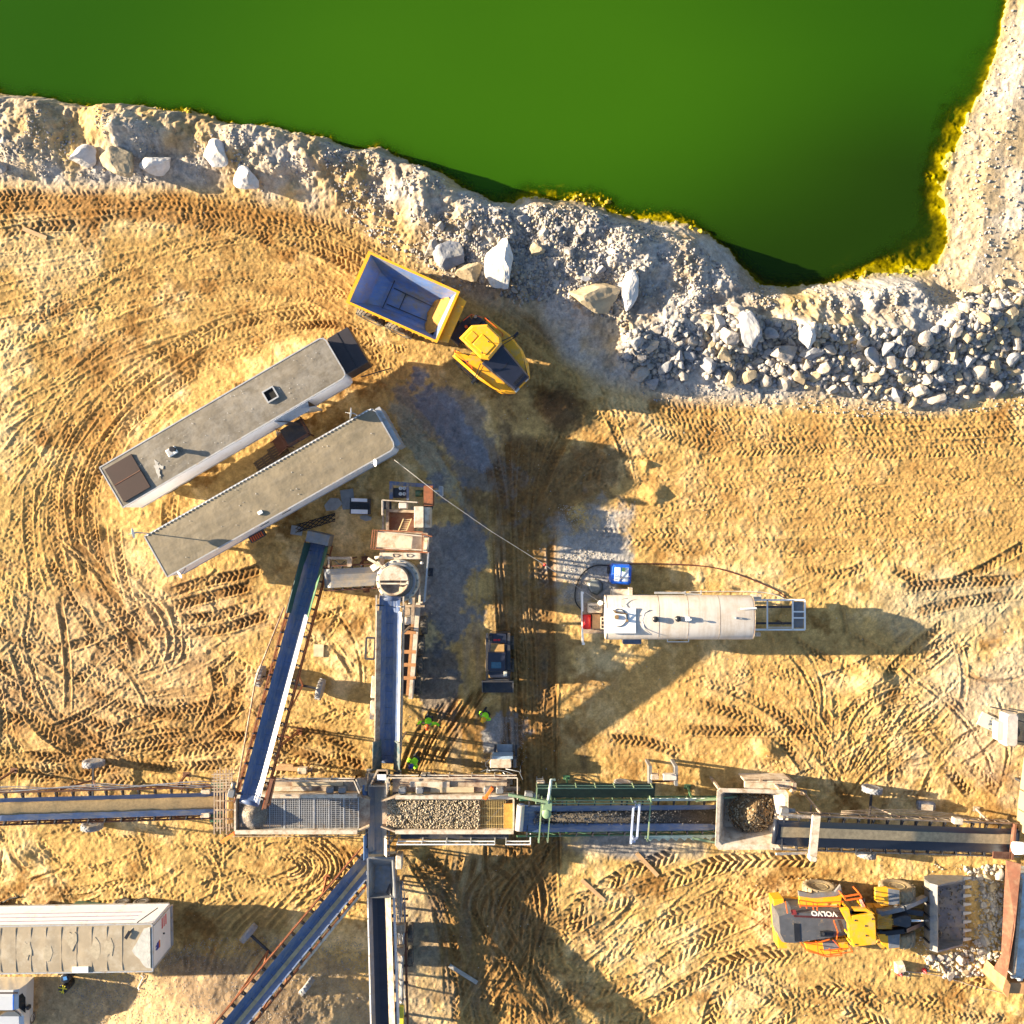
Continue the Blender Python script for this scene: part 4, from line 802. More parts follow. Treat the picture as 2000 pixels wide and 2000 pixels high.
mb = MB(); pl = poly([(150, 395), (250, 362), (645, 385), (655, 548), (270, 617), (195, 615), (160, 540)], 2.75)[::-1]; cxm = sum(p[0] for p in pl)/7; cym = sum(p[1] for p in pl)/7
mb.loft([[(cxm+(p[0]-cxm)*1.03, cym+(p[1]-cym)*1.12, 1.45) for p in pl], [(cxm+(p[0]-cxm)*1.0, cym+(p[1]-cym)*1.05, 2.25) for p in pl], [(cxm+(p[0]-cxm)*.98, cym+(p[1]-cym)*.86, 2.75) for p in pl]])
hood = mb.build('engine_hood', M_ghood, t)
mb = MB(); P3(mb, [(262, 460), (305, 462), (312, 590), (268, 592)], 2.6, 2.775); mb.build('grille', M_blk, hood)
mb = MB(); P3(mb, [(455, 520), (510, 515), (550, 520), (550, 548), (500, 556), (455, 556)], 2.7, 2.85); mb.tube(Z(475, 535, 2.7), Z(475, 535, 3.1), .09); mb.build('exhaust_box', M_blk, hood)
mb = MB(); P3(mb, [(240, 365), (275, 362), (285, 395), (250, 398)], 2.7, 2.79); mb.build('air_intake', mat('dark_red_trim', (.22, .03, .03), .5), hood)
# side panel carrying the maker's name, read from the far side
pa, pb = Z(262, 415, 2.80), Z(640, 430, 2.80); pc, pd_ = Z(640, 382, 2.42), Z(262, 365, 2.42)
mb = MB(); mb.sheet([pa+Vector((0, .02, .02)), pb+Vector((0, .02, .02)), pc+Vector((0, .06, .02)), pd_+Vector((0, .06, .02))], .03); sp_ = mb.build('side_panel', mat('dark_red_side_panel', (.07, .015, .02), .5), hood)
def lettering(txt, size, M4, parent, material, name='lettering', ext=.008, bold=.012):
    cu = bpy.data.curves.new(name, 'FONT'); cu.body = txt; cu.size = size; cu.extrude = ext; cu.offset = bold; cu.align_x = 'CENTER'; cu.align_y = 'CENTER'
    o = bpy.data.objects.new(name, cu); COL.objects.link(o); dg = bpy.context.evaluated_depsgraph_get(); me = bpy.data.meshes.new_from_object(o.evaluated_get(dg)); me.name = name
    bpy.data.objects.remove(o); me.transform(M4); me.materials.append(material); q = bpy.data.objects.new(name, me); COL.objects.link(q); q.parent = parent; return q
c0 = (pa+pb+pc+pd_)/4; ex = (pa-pb).normalized(); nrm = (pb-pa).cross(pd_-pa).normalized(); nrm = nrm if nrm.z > 0 else -nrm; ey = nrm.cross(ex).normalized()
M4 = Matrix.Translation(c0+nrm*.10+Vector((0, .10, .16))-ex*.15) @ Matrix((( ex.x, ey.x, nrm.x, 0), (ex.y, ey.y, nrm.y, 0), (ex.z, ey.z, nrm.z, 0), (0, 0, 0, 1)))
lettering('VOLVO', .44, M4, sp_, M_white)
mb = MB(); P3(mb, [(300, 250), (595, 235), (610, 260), (600, 330), (580, 385), (330, 385), (300, 330)], 1.9, 2.05, .05); rfN = mb.build('rear_fender', M_yel, t)
mb = MB(); P3(mb, [(295, 225), (400, 245), (560, 232), (600, 180), (612, 240), (560, 262), (400, 275), (300, 262)], 1.95, 2.12); mb.build('fender_flap', M_steel, rfN)
mb = MB(); P3(mb, [(440, 335), (575, 320), (580, 375), (445, 380)], 2.0, 2.12); mb.build('walkway_plate', mat('pale_worn_yellow', (.62, .46, .2), .6), rfN)
mb = MB(); P3(mb, [(340, 600), (650, 560), (660, 640), (600, 670), (450, 685), (360, 660)], 1.85, 2.0, .05); rfS = mb.build('rear_fender', M_yel, t)
mb = MB(); P3(mb, [(470, 600), (560, 575), (590, 640), (480, 650)], 1.95, 2.06); mb.build('walkway_plate', M_steel, rfS)
cb = poly([(668, 372), (800, 372), (850, 400), (858, 610), (690, 628), (655, 540)], 3.3)[::-1]; cm = (sum(p[0] for p in cb)/6, sum(p[1] for p in cb)/6)
mb = MB(); mb.loft([[(cm[0]+(p[0]-cm[0])*.92, cm[1]+(p[1]-cm[1])*.92, 1.4) for p in cb], [(cm[0]+(p[0]-cm[0])*.95, cm[1]+(p[1]-cm[1])*.95, 3.12) for p in cb]]); cab = mb.build('cab', M_glass, t)
mb = MB()
for p in cb: mb.bar((cm[0]+(p[0]-cm[0])*.93, cm[1]+(p[1]-cm[1])*.93, 1.4), (cm[0]+(p[0]-cm[0])*.96, cm[1]+(p[1]-cm[1])*.96, 3.12), .1)
mb.build('cab_pillars', M_yel, cab)
mb = MB(); P3(mb, [(680, 402), (835, 390), (852, 420), (858, 610), (695, 628), (672, 560)], 3.1, 3.28, .06); roof = mb.build('cab_roof', M_yel, t)
mb = MB(); P3(mb, [(602, 362), (660, 352), (690, 470), (690, 570), (665, 572), (660, 470)], 3.0, 3.3, .03); P3(mb, [(690, 350), (790, 352), (850, 392), (835, 400), (780, 372), (700, 370)], 3.0, 3.26); mb.build('roof_frame', M_yel, roof)
mb = MB(); P3(mb, [(678, 362), (770, 362), (778, 402), (690, 408)], 3.0, 3.12); mb.build('air_unit', mat('olive_grille', (.10, .11, .05), .7), roof)
mb = MB()
for q in ((705, 435), (830, 425), (710, 610), (785, 545), (780, 475)): a = Z(*q, 3.3); mb.tube(a, a+Vector((0, 0, .06)), .05)
mb.tube(Z(668, 480, 3.25), Z(672, 540, 3.25), .06); mb.build('roof_bolts', M_dsteel, roof)
mb = MB()
for (a, b) in (((625, 265), (740, 245)), ((625, 265), (640, 290)), ((640, 290), (755, 275)), ((740, 245), (785, 335)), ((755, 275), (790, 345))): mb.bar(Z(*a, 2.9), Z(*b, 2.9), .07)
for q in ((625, 265), (740, 245), (785, 335), (640, 290)): a = Z(*q, 2.9); mb.bar(a, (a.x, a.y, 1.9), .06)
for (a, b) in (((300, 290), (430, 310)), ((430, 310), (620, 300)), ((300, 290), (310, 345)), ((350, 300), (355, 350)), ((400, 305), (405, 360)), ((430, 310), (432, 365)), ((310, 330), (600, 335)), ((200, 300), (215, 385)), ((550, 435), (580, 520)), ((580, 520), (572, 575))): mb.bar(Z(*a, 2.85), Z(*b, 2.85), .05)
for (a, b) in (((345, 600), (430, 600)), ((430, 600), (520, 575)), ((340, 640), (480, 690)), ((480, 690), (690, 665)), ((690, 665), (665, 625)), ((350, 655), (500, 700)), ((500, 700), (610, 690)), ((430, 600), (440, 680)), ((520, 640), (530, 690)), ((600, 640), (610, 690)), ((545, 580), (610, 650)), ((480, 655), (660, 640))): mb.bar(Z(*a, 2.75), Z(*b, 2.75), .045)
for q in ((340, 640), (480, 690), (690, 665), (430, 600), (610, 690)): a = Z(*q, 2.75); mb.bar(a, (a.x, a.y, 1.9), .045)
mb.build('handrail', M_orange, t)
mb = MB()
for k in range(6): mb.path([Z(735+k*7, 280, 2.9), Z(755+k*5, 330, 2.8), Z(775+k*3, 390, 2.7)], .015)
mb.build('cab_ladder', M_gal, t)
mb = MB(); P3(mb, [(860, 345), (915, 340), (920, 640), (905, 650), (868, 610)], 1.2, 1.75); P3(mb, [(870, 395), (975, 395), (975, 500), (870, 500)], 1.2, 2.1); mb.build('front_frame', M_yel2, t)
for pts, mm in (([(850, 200), (935, 195), (1030, 215), (1035, 325), (900, 330), (850, 290)], 0), ([(870, 540), (950, 530), (1035, 530), (1030, 640), (945, 645), (900, 610)], 1)):
    mb = MB(); P3(mb, pts, 2.0, 2.12, .05); fo = mb.build('front_fender', M_yel, t)
    q = [(945, 205), (1028, 218), (1030, 322), (950, 326)] if mm == 0 else [(945, 535), (1032, 535), (1028, 636), (950, 642)]
    mb = MB(); P3(mb, q, 2.10, 2.17); mb.build('mud_guard', M_steel, fo)
for s, (a, b, c2) in enumerate((((885, 382), (1060, 340), (1215, 272)), ((885, 525), (1060, 505), (1190, 450)))):
    mb = MB(); A, Bq, Cq = Z(*a, 1.9), Z(*b, 2.2), Z(*c2, 1.25)
    mb.bar(A, Bq, .26, .4); mb.bar(Bq, Cq, .24, .36); mb.tube(A+Vector((0, -.2, 0)), A+Vector((0, .2, 0)), .2); mb.build('lift_arm', M_steel if s == 0 else M_blk, t)
mb = MB(); P3(mb, [(980, 425), (1060, 400), (1110, 410), (1112, 478), (1080, 490), (985, 470)], 1.7, 2.3, .04); mb.bar(Z(990, 350, 1.5), Z(1190, 380, 1.5), .3, .4); mb.bar(Z(1110, 480, 1.6), Z(1190, 450, 1.4), .15); mb.build('tilt_linkage', M_dsteel, t)
mb = MB(); mb.tube(Z(1110, 438, 2.15), Z(1235, 438, 1.7), .07); mb.build('cylinder_rod', mat('chrome_rod', (.8, .82, .86), .12, 1.0), t)
mb = MB()
for k in range(4): mb.path([Z(880, 430+k*14, 2.15), Z(930, 425+k*16, 2.35), Z(985, 430+k*12, 2.3)], .025)
mb.build('hydraulic_hose', M_yel2, t)
# bucket: back plate, floor, two side plates, lip
bx0, bx1 = Z(1225, 300, 1.3).x, Z(1510, 300, .45).x; yN, yS = Z(1300, 160, 1.2).y, Z(1300, 632, 1.2).y
mb = MB(); prof = [(bx1, .30), (bx0+.7, .22), (bx0+.25, .42), (bx0+.08, .85), (bx0+.12, 1.45), (bx0+.45, 1.72)]
inner = [(bx0+.52, 1.66), (bx0+.24, 1.42), (bx0+.2, .9), (bx0+.36, .52), (bx0+.75, .32), (bx1, .36)]
pr = prof+inner
mb.loft([[(p[0], yS, p[1]) for p in pr], [(p[0], yN, p[1]) for p in pr]])
bk = mb.build('bucket', mat('scratched_bucket_steel', (.20, .20, .21), .5, .15, var=.3, scale=2, dirt=(.34, .29, .22), dirt_amt=.5), t)
for y in (yS, yN):
    mb = MB(); sp2 = [(bx1-.1, .3), (bx0+.7, .22), (bx0+.25, .42), (bx0+.08, .85), (bx0+.12, 1.45), (bx0+.45, 1.75), (bx1-.45, .95)]
    mb.loft([[(p[0], y-.05, p[1]) for p in sp2], [(p[0], y+.05, p[1]) for p in sp2]]); mb.build('side_plate', M_steel, bk)
for i in range(8):
    y = yS+.1+(yN-yS-.2)*i/7; mb = MB(); mb.loft([[(bx1-.15, y-.11, .28), (bx1-.15, y+.11, .28), (bx1-.15, y+.11, .44), (bx1-.15, y-.11, .44)], [(bx1+.38, y-.06, .30), (bx1+.38, y+.06, .30), (bx1+.38, y+.06, .35), (bx1+.38, y-.06, .35)]]); mb.build('tooth', M_gal, bk)
items_ = [(random.uniform(bx0+.5, bx1-.15), random.uniform(yS+.15, yN-.15)) for _ in range(130)]
vr = [(x, y, .40+.35*max(0, 1-abs(x-bx0-.55)/.6)+random.uniform(0, .05), random.uniform(.03, .10), random.random()*.7) for x, y in items_]
me_ = rubble('soil_residue', vr, palette=[(.16, .14, .11), (.30, .24, .16), (.42, .34, .22)]); o = bpy.data.objects.new('soil_residue', me_); COL.objects.link(o); o.parent = bk; o['kind'] = 'stuff'
mb = MB()
for k in range(5): y = yS+.4+(yN-yS-.8)*k/4; mb.bar((bx0+.02, y, .8), (bx0+.06, y, 1.5), .08, .1)
mb.build('back_ribs', M_dsteel, bk)
# ---------------------------------------------------------------- skid steer
root = W(972, 1285, 0); root.z = 0; t = thing('skid_steer', 'small dark blue black skid steer with bucket lowered in the shaded muddy lane', 'skid steer', root)
Z = ZM(780, 1220, 5.682, root)
mb = MB(); P3(mb, [(1000, 90), (1230, 90), (1235, 560), (1200, 590), (1010, 590), (985, 540)], .35, 1.1, .06); mb.build('chassis', M_hood, t)
mb = MB(); P3(mb, [(1030, 95), (1190, 95), (1195, 205), (1030, 205)], 1.0, 1.55, .08); eh = mb.build('engine_cover', M_hood, t)
mb = MB(); P3(mb, [(1045, 160), (1080, 160), (1080, 182), (1045, 182)], 1.5, 1.62); P3(mb, [(1090, 160), (1118, 160), (1118, 182), (1090, 182)], 1.5, 1.62); mb.build('tail_light', M_red, eh)
mb = MB(); P3(mb, [(1015, 220), (1165, 218), (1165, 300), (1010, 300)], 1.3, 1.6, .03); mb.build('air_cleaner', mat('tan_filter_box', (.45, .27, .1), .6), t)
mb = MB(); P3(mb, [(985, 305), (1175, 305), (1175, 500), (1140, 520), (1000, 520), (980, 490)], 1.0, 2.0, .05); cab = mb.build('cab', M_hood, t)
mb = MB(); P3(mb, [(1020, 415), (1130, 415), (1130, 485), (1020, 485)], 1.9, 2.06); mb.build('roof_window', mat('tinted_window', (.05, .12, .18), .1), cab)
mb = MB(); P3(mb, [(1040, 525), (1135, 525), (1130, 575), (1045, 575)], .5, 1.0); mb.build('foot_well', M_blk, t)
for X in (975, 1215):
    mb = MB(); A = Z(X, 105, 1.75); Bq = Z(X, 500, 1.45); Cq = Z(X, 612, .55); mb.bar(A, Bq, .16, .2); mb.bar(Bq, Cq, .16, .2); mb.bar(Z(X, 115, .8), A, .14); mb.build('lift_arm', M_dsteel, t)
for X in (985, 1245):
    for Y in (200, 450):
        c = Z(X, Y, .4); wheel(t, (c.x, c.y, .4), .4, .30, PI/2, rim_m=M_steel, lugs=12)
mb = MB(); P3(mb, [(1155, 520), (1195, 515), (1195, 570), (1155, 575)], 1.0, 1.35); mb.build('work_light', mat('lamp_cream', (.8, .75, .6), .4), t)
b0, b1 = Z(918, 640, .6), Z(1262, 640, .6); yb = b0.y; mb = MB(); pr = [(yb+.10, .65), (yb+.02, .68), (yb+.06, .12), (yb-.72, .06), (yb-.72, .10), (yb+.0, .16)]
mb.loft([[(b0.x, p[0], p[1]) for p in pr], [(b1.x, p[0], p[1]) for p in pr]]); bk = mb.build('bucket', M_dsteel, t)
for x in (b0.x, b1.x):
    mb = MB(); q = [(yb+.08, .66), (yb+.05, .10), (yb-.72, .06), (yb-.60, .30)]; mb.loft([[(x-.02, p[0], p[1]) for p in q], [(x+.02, p[0], p[1]) for p in q]]); mb.build('side_plate', M_steel, bk)
mb = MB(); mb.bar(Z(975, 605, .6), Z(1215, 605, .6), .12, .25); mb.build('quick_hitch', M_dsteel, t)
# ================================================================== trailers, tank, vans
def frame_of(c0, c1, c2, c3, z):
    """four measured roof corners (far-left, far-right, near-right, near-left) -> centre, heading, length, width"""
    P = [W(*c, z) for c in (c0, c1, c2, c3)]; c = sum(P, Vector())/4; e = (P[1]+P[2]-P[0]-P[3])
    return c, math.atan2(e.y, e.x), ((P[1]-P[0]).length+(P[2]-P[3]).length)/2, ((P[1]-P[2]).length+(P[0]-P[3]).length)/2
def local_of(root, rz):
    c, s = math.cos(-rz), math.sin(-rz)
    def f(px, py, z):
        d = W(px, py, z)-Vector(root); return Vector((d.x*c-d.y*s, d.x*s+d.y*c, z))
    return f
def bumpy_roof(t, L, Wd, z, m, name='roof', seed=1, amp=.02, patches=()):
    nx, ny = 90, 18; V = []; F = []
    for j in range(ny+1):
        for i in range(nx+1):
            x = -L/2+L*i/nx; y = -Wd/2+Wd*j/ny; e = min(1, 6*min(i/nx, 1-i/nx), 3*min(j/ny, 1-j/ny))
            V.append((x, y, z+.03*e+e*amp*(mnoise.noise(Vector((x*1.3, y*.8+seed*9, seed)))+.6*mnoise.noise(Vector((x*.5+y*1.6, y*2, seed+4))))))
    for j in range(ny):
        for i in range(nx): a = j*(nx+1)+i; F.append((a, a+1, a+nx+2, a+nx+1))
    mb = MB(); mb.add(V, F, True); return mb.build(name, m, t)
def van_trailer(t, L, Wd, z0, z1, wall_m, roof_m, seed, nose_round=0.25, ribs=True):
    mb = MB(); r = nose_round; h = Wd/2
    out = [(-L/2, -h), (L/2-r, -h), (L/2-r*.3, -h+r*.3), (L/2, -h+r), (L/2, h-r), (L/2-r*.3, h-r*.3), (L/2-r, h), (-L/2, h)]
    mb.prism(out, z0, z1-.02); b = mb.build('body', wall_m, t)
    rf = bumpy_roof(t, L-.06, Wd-.06, z1, roof_m, seed=seed)
    mb = MB(); o2 = [(p[0]*1.002, p[1]*1.01) for p in out]
    for p, q in zip(o2, o2[1:]+o2[:1]): mb.bar((p[0], p[1], z1-.03), (q[0], q[1], z1-.03), .07, .1)
    for y in (-h-.012, h+.012): mb.bar((-L/2, y, z0+.05), (L/2-r, y, z0+.05), .05, .14)
    mb.build('roof_rail', M_gal, rf)
    mb = MB()
    for y in (-.5, .5): mb.bar((-L/2+.3, y, z0-.12), (L/2-.4, y, z0-.12), .12, .2)
    for i in range(9): mb.bar((-L/2+.6+i*(L-1.2)/8, -h+.1, z0-.08), (-L/2+.6+i*(L-1.2)/8, h-.1, z0-.08), .07, .1)
    mb.build('chassis', M_dsteel, t)
    return b, rf
def dish(t, base, H, R, pole_from, aim=(-.6, -.5, .6), pole_m=None, nm='satellite_dish'):
    p0 = Vector(pole_from); p1 = Vector(base)+Vector((0, 0, H)); mb = MB(); mb.tube(p0, p1, .03); d = mb.build('mast', M_gal, t)
    a = Vector(aim).normalized(); u = a.cross(Vector((0, 0, 1))).normalized(); v = u.cross(a).normalized(); rings = []
    for k, (rr, dd) in enumerate(((.02, 0), (R*.5, .05*R), (R, .2*R), (R*1.0, .24*R), (R*.5, .1*R), (.02, .05*R))):
        rings.append([p1+a*(.12+dd)+(u*math.cos(2*PI*i/20)+v*math.sin(2*PI*i/20))*rr for i in range(20)])
    mb = MB(); mb.loft(rings, smooth=True); dd = mb.build('dish', M_white, t); mb = MB(); mb.bar(p1+a*.12-v*R*.8, p1+a*(.15+R), .025); mb.bar(p1, p1+a*.15, .06); mb.build('feed_arm', M_gal, dd)
# --- trailer 1: long office trailer with hatch
RZ = 3.9
c, a, L_, W_ = frame_of((192, 914), (632, 662), (680, 728), (240, 992), RZ); L_, W_ = 14.7, 2.6
root = Vector((c.x, c.y, 0)); t = thing('office_trailer', 'long white trailer with brown roof sheet, roof hatch and open side door', 'trailer', root, a, 'office trailers parked side by side')
b, rf = van_trailer(t, L_, W_, 1.25, RZ, M_bwall, M_roof, 1, .3)
Q = local_of(root, a)
mb = MB(); mb.bb(-L_/2+.22, -L_/2+1.95, -W_/2+.2, W_/2-.25, RZ+.02, RZ+.10); mb.build('roof_sheet', M_brown, rf); mb = MB(); mb.bb(-L_/2+.25, -L_/2+1.92, -.03, .01, RZ+.101, RZ+.115); mb.build('sheet_seam', M_rustb, rf)
q = Q(529, 771, RZ); mb = MB()
for s in (-1, 1): mb.bb(q.x-.36, q.x+.36, q.y+s*.33-.04, q.y+s*.33+.04, RZ, RZ+.14); mb.bb(q.x+s*.33-.04, q.x+s*.33+.04, q.y-.29, q.y+.29, RZ, RZ+.14)
hf = mb.build('hatch_frame', M_gal, rf); mb = MB(); mb.bb(q.x-.29, q.x+.29, q.y-.29, q.y+.29, RZ+.03, RZ+.06); mb.build('hatch_opening', mat('hatch_shade_black', (.003, .003, .003), .9), hf)  # black slab painted in for the shade inside the hatch
q = Q(337, 882, RZ); mb = MB(); mb.rbox(q.x-.30, q.x+.28, q.y-.22, q.y+.22, RZ, RZ+.16, .03); cb = mb.build('vent_curb', M_white, rf)
mb = MB(); mb.bb(q.x-.24, q.x+.02, q.y-.17, q.y+.17, RZ+.155, RZ+.17); mb.build('curb_tray', M_gal, cb)
mb = MB(); mb.tube((q.x+.18, q.y+.02, RZ+.1), (q.x+.18, q.y+.02, RZ+.42), .12, 16); mb.tube((q.x+.18, q.y+.02, RZ+.42), (q.x+.18, q.y+.02, RZ+.50), .16, 16); mb.build('stove_pipe', M_blk, cb)
mb = MB(); rr = random.Random(8)
for k in range(7):
    x0, y0 = q.x-1.0-k*.05+rr.uniform(-.2, .2), q.y-.15-k*.1; mb.prism([(x0+math.cos(i*PI/4)*rr.uniform(.04, .16), y0+math.sin(i*PI/4)*rr.uniform(.06, .3)) for i in range(8)], RZ+.045, RZ+.052+k*.001)
mb.build('sealant_patch', mat('pale_roof_sealant', (.42, .40, .37), .6), rf)
mb = MB()
for k in range(60): x0, y0 = rr.uniform(-6.5, 7), rr.uniform(-1.2, 1.2); s = rr.uniform(.012, .03); mb.box((x0, y0, RZ+.055), (s, s, .02))
mb.build('roof_flecks', M_white, rf)
mb = MB(); mb.rbox(L_/2+.02, L_/2+1.45, -1.1, 1.25, 1.7, 3.35, .05); nb = mb.build('nose_unit', M_dkbrown, t); mb = MB(); mb.bb(L_/2+.7, L_/2+.74, -1.1, 1.25, 3.345, 3.37); mb.build('nose_seam', M_blk, nb)
mb = MB(); mb.bar((L_/2+.5, -1.2, 1.3), (L_/2+2.3, -1.6, 1.0), .06); mb.build('tow_bar', M_dsteel, t)
for s in (-1, 1):
    mb = MB(); mb.bb(L_/2-2.6, L_/2-2.45, s*.9-.07, s*.9+.07, 0.03, 1.2); mb.bb(L_/2-2.75, L_/2-2.3, s*.9-.18, s*.9+.18, 0, .04); mb.build('landing_leg', M_dsteel, t)
for x in (-5.6, -4.5):
    for s in (-1, 1): wheel(t, (x, s*1.0, .5), .5, .35, 0)
q0, q1 = Q(527, 835, 2.6), Q(611, 790, 2.6); x0, x1 = -.1+q0.x*.0+Q(540, 825, 3.4).x, Q(608, 795, 3.4).x; xm = (x0+x1)/2
mb = MB(); mb.bb(x0, x1, -W_/2-.03, -W_/2+.02, 1.5, 3.3); mb.build('side_opening', M_blk, b)  # black sheet painted in for the shade inside the doorway
for xx, w0, an, mm in ((x0+.1, 1.15, -35, M_dkbrown), (xm+.2, 1.25, -20, M_gal)):
    aa = math.radians(an); mb = MB(); p = Vector((xx, -W_/2-.02, 1.45)); d = Vector((math.cos(aa), math.sin(aa), 0))*w0; mb.sheet([p, p+d, p+d+Vector((0, 0, 1.95)), p+Vector((0, 0, 1.95))], .05); mb.build('door', mm, t)
mb = MB(); mb.sheet([(x0, -W_/2, 3.42), (x1, -W_/2, 3.42), (x1-.2, -W_/2-.5, 3.30), (x0+.2, -W_/2-.45, 3.3)], .04); mb.build('door_hood', M_gal, t)
# steps with a railed landing
sq = W(578, 845, .9); st = thing('landing_steps', 'rusty railed landing with steps below the open trailer door', 'steps', (sq.x, sq.y, 0), a)
mb = MB(); mb.bb(-.75, .75, -.6, .6, .92, .98); mb.build('platform', M_dsteel, st); rail(st, [(-.75, -.6), (.75, -.6), (.75, .6)], .98, 1.95, M_rustb, r=.02, posts=.75)
rail(st, [(-.75, .6), (-.75, -.6)], .98, 1.95, M_rustb, r=.02, posts=.6)
for x in (-.7, .7):
    for y in (-.55, .55): mb = MB(); mb.bar((x, y, .02), (x, y, .92), .06); mb.build('leg', M_rustb, st)
for k in range(3): mb = MB(); mb.bb(-1.05-k*.28, -.79-k*.28, -.5, .4, .70-k*.24, .74-k*.24); mb.build('step', M_rustb, st)
mb = MB()
for y in (-.5, .4): mb.bar((-.75, y, .93), (-1.75, y, .08), .05, .12)
mb.build('stringer', M_rustb, st)
for px, py, rz_, lab in ((520, 908, 35, 'dark wooden pallet lying left between the two office trailers'), (546, 885, 28, 'dark wooden pallet nearest the landing between the two office trailers')):
    q = W(px, py, .1); t4 = thing('pallet', lab, 'pallet', (q.x, q.y, gz(q.x, q.y)), math.radians(rz_), 'pallets between the trailers'); mb = MB()
    for k in range(7): mb.bb(-.6, .6, -.5+k*.155, -.39+k*.155, .10, .13)
    mb.build('deck_boards', mat('old_dark_wood', (.13, .085, .05), .85, var=.3), t4); mb = MB()
    for k in (-.5, 0, .5): mb.bb(k-.05, k+.05, -.5, .54, 0.0, .10)
    mb.build('bearers', mat('old_dark_wood', (.13, .085, .05)), t4)
q = W(553, 858, .05); mb = MB(); mb.prism([(math.cos(k*PI/5)*.5*(1+.3*math.sin(k*2.3)), math.sin(k*PI/5)*.65*(1+.25*math.cos(k*3.1))) for k in range(10)], 0, .05); o = mb.build('plastic_sheet', mat('grey_film2', (.22, .23, .24), .3), None, (q.x, q.y, gz(q.x, q.y)+.02)); tag(o, 'torn grey plastic sheet on the ground in front of the landing steps', 'sheet')
# --- trailer 2
RZ = 3.85
c, a, _, _ = frame_of((288, 1051), (726, 797), (771, 876), (327, 1120), RZ); L_, W_ = 14.9, 2.62
root = Vector((c.x, c.y, 0)); t = thing('office_trailer', 'long white trailer with plain tan roof and masts at its corners', 'trailer', root, a, 'office trailers parked side by side')
b, rf = van_trailer(t, L_, W_, 1.25, RZ, M_bwall, M_roof2, 5, .35); Q = local_of(root, a)
mb = MB()
for i in range(62): x = -L_/2+.2+i*(L_-.4)/61; mb.box((x, W_/2-.02, RZ+.03), (.09, .05, .05))
mb.build('roof_clips', M_white, rf)
mb = MB(); mb.bb(L_/2+.01, L_/2+.32, -W_/2+.05, W_/2-.1, 1.3, 3.7)
for k in range(5): mb.bb(L_/2+.02, L_/2+.36, -W_/2+.1+k*.5, -W_/2+.14+k*.5, 1.3, 3.72)
mb.build('end_doors', M_gal, t)
q = Q(509, 1001, RZ); mb = MB(); mb.rbox(q.x-.14, q.x+.14, q.y-.1, q.y+.1, RZ, RZ+.12, .02); mb.build('vent_cap', M_white, rf)
mb = MB()
for k in range(26): x0, y0 = rr.uniform(-6.5, 7), rr.uniform(-1.2, 1.2); s = rr.uniform(.012, .035); mb.box((x0, y0, RZ+.05), (s, s, .03))
mb.build('roof_flecks', M_white, rf)
mb = MB()
for X, Y in ((515, 1026), (560, 1006)): q = Q(X, Y, 3.3); mb.bb(q.x-.28, q.x+.28, -W_/2-.03, -W_/2, 2.9, 3.0)
mb.build('wall_vents', M_blk, b)
dish(t, (-L_/2+.2, W_/2+.18, 3.9), 1.25, .30, (-L_/2+.2, W_/2+.05, 3.2), aim=(-.8, .25, .15))
dish(t, (-L_/2+.8, -W_/2-.25, 3.3), .5, .22, (-L_/2+.9, -W_/2-.03, 3.2), aim=(-.7, -.1, .55))
dish(t, (L_/2-1.1, W_/2+.2, 3.6), .5, .32, (L_/2-1.0, W_/2+.03, 3.2), aim=(-.7, .5, .1))
dish(t, (L_/2-1.3, -W_/2-.25, 3.5), .5, .22, (L_/2-1.3, -W_/2-.03, 3.2), aim=(-.75, .3, .5))
for s in (-1, 1): mb = MB(); mb.bb(-L_/2+2.3, -L_/2+2.45, s*.9-.07, s*.9+.07, .03, 1.2); mb.bb(-L_/2+2.15, -L_/2+2.6, s*.9-.18, s*.9+.18, 0, .04); mb.build('landing_leg', M_dsteel, t)
for x in (4.6, 5.7):
    for s in (-1, 1): wheel(t, (x, s*1.0, .5), .5, .35, 0)
mb = MB(); q = Q(500, 1045, 1.6)
mb.bb(q.x-.5, q.x+.45, -W_/2-.42, -W_/2-.03, 1.15, 1.5); mb.build('generator_box', M_dsteel, t)
mb = MB()
for k in range(6): mb.bb(q.x-.4+k*.14, q.x-.34+k*.14, -W_/2-.40, -W_/2-.1, 1.5, 1.56)
mb.build('connector_row', M_orange, t)
# --- trailer 3, lower left
RZ = 4.0
root = W(0, 1855, RZ); root.z = 0; root.x -= 0; a = math.radians(.9)
L_, W_ = 15.6, 2.66; e = W(297, 1855, RZ).x; root.x = e-L_/2; t = thing('box_trailer', 'white box trailer with patched tan roof at the lower left, door end facing right', 'trailer', root, a)
b, rf = van_trailer(t, L_, W_, 1.3, RZ, M_bwall, M_roof3, 9, .02)
mb = MB()
for k in range(17): x = L_/2-1.7-k*.86; mb.bar((x, -W_/2+.08, RZ+.024), (x+.02, W_/2-.08, RZ+.024), .025, .02)
mb.build('roof_bows', M_roof3, rf)
rr = random.Random(3); mb = MB()
for k in range(9):
    x0, y0 = L_/2-2.2-k*1.3+rr.uniform(-.4, .4), rr.uniform(-.5, .5); n = 12; mb.prism([(x0+math.cos(i*2*PI/n)*rr.uniform(.18, .34), y0+math.sin(i*2*PI/n)*rr.uniform(.3, .72)) for i in range(n)], RZ+.02, RZ+.042+.0006*k)
mb.build('dried_mud_patch', mat('pale_dried_mud', (.37, .315, .23), .8, var=.25, scale=4), rf)
mb = MB(); mb.prism([(L_/2-.08, -1.15), (L_/2-.08, 1.18), (L_/2-.42, 1.1), (L_/2-.62, .75), (L_/2-.85, .3), (L_/2-1.12, -.12), (L_/2-.95, -.4), (L_/2-.7, -.62), (L_/2-.5, -.95), (L_/2-.3, -1.12)], RZ+.03, RZ+.05)
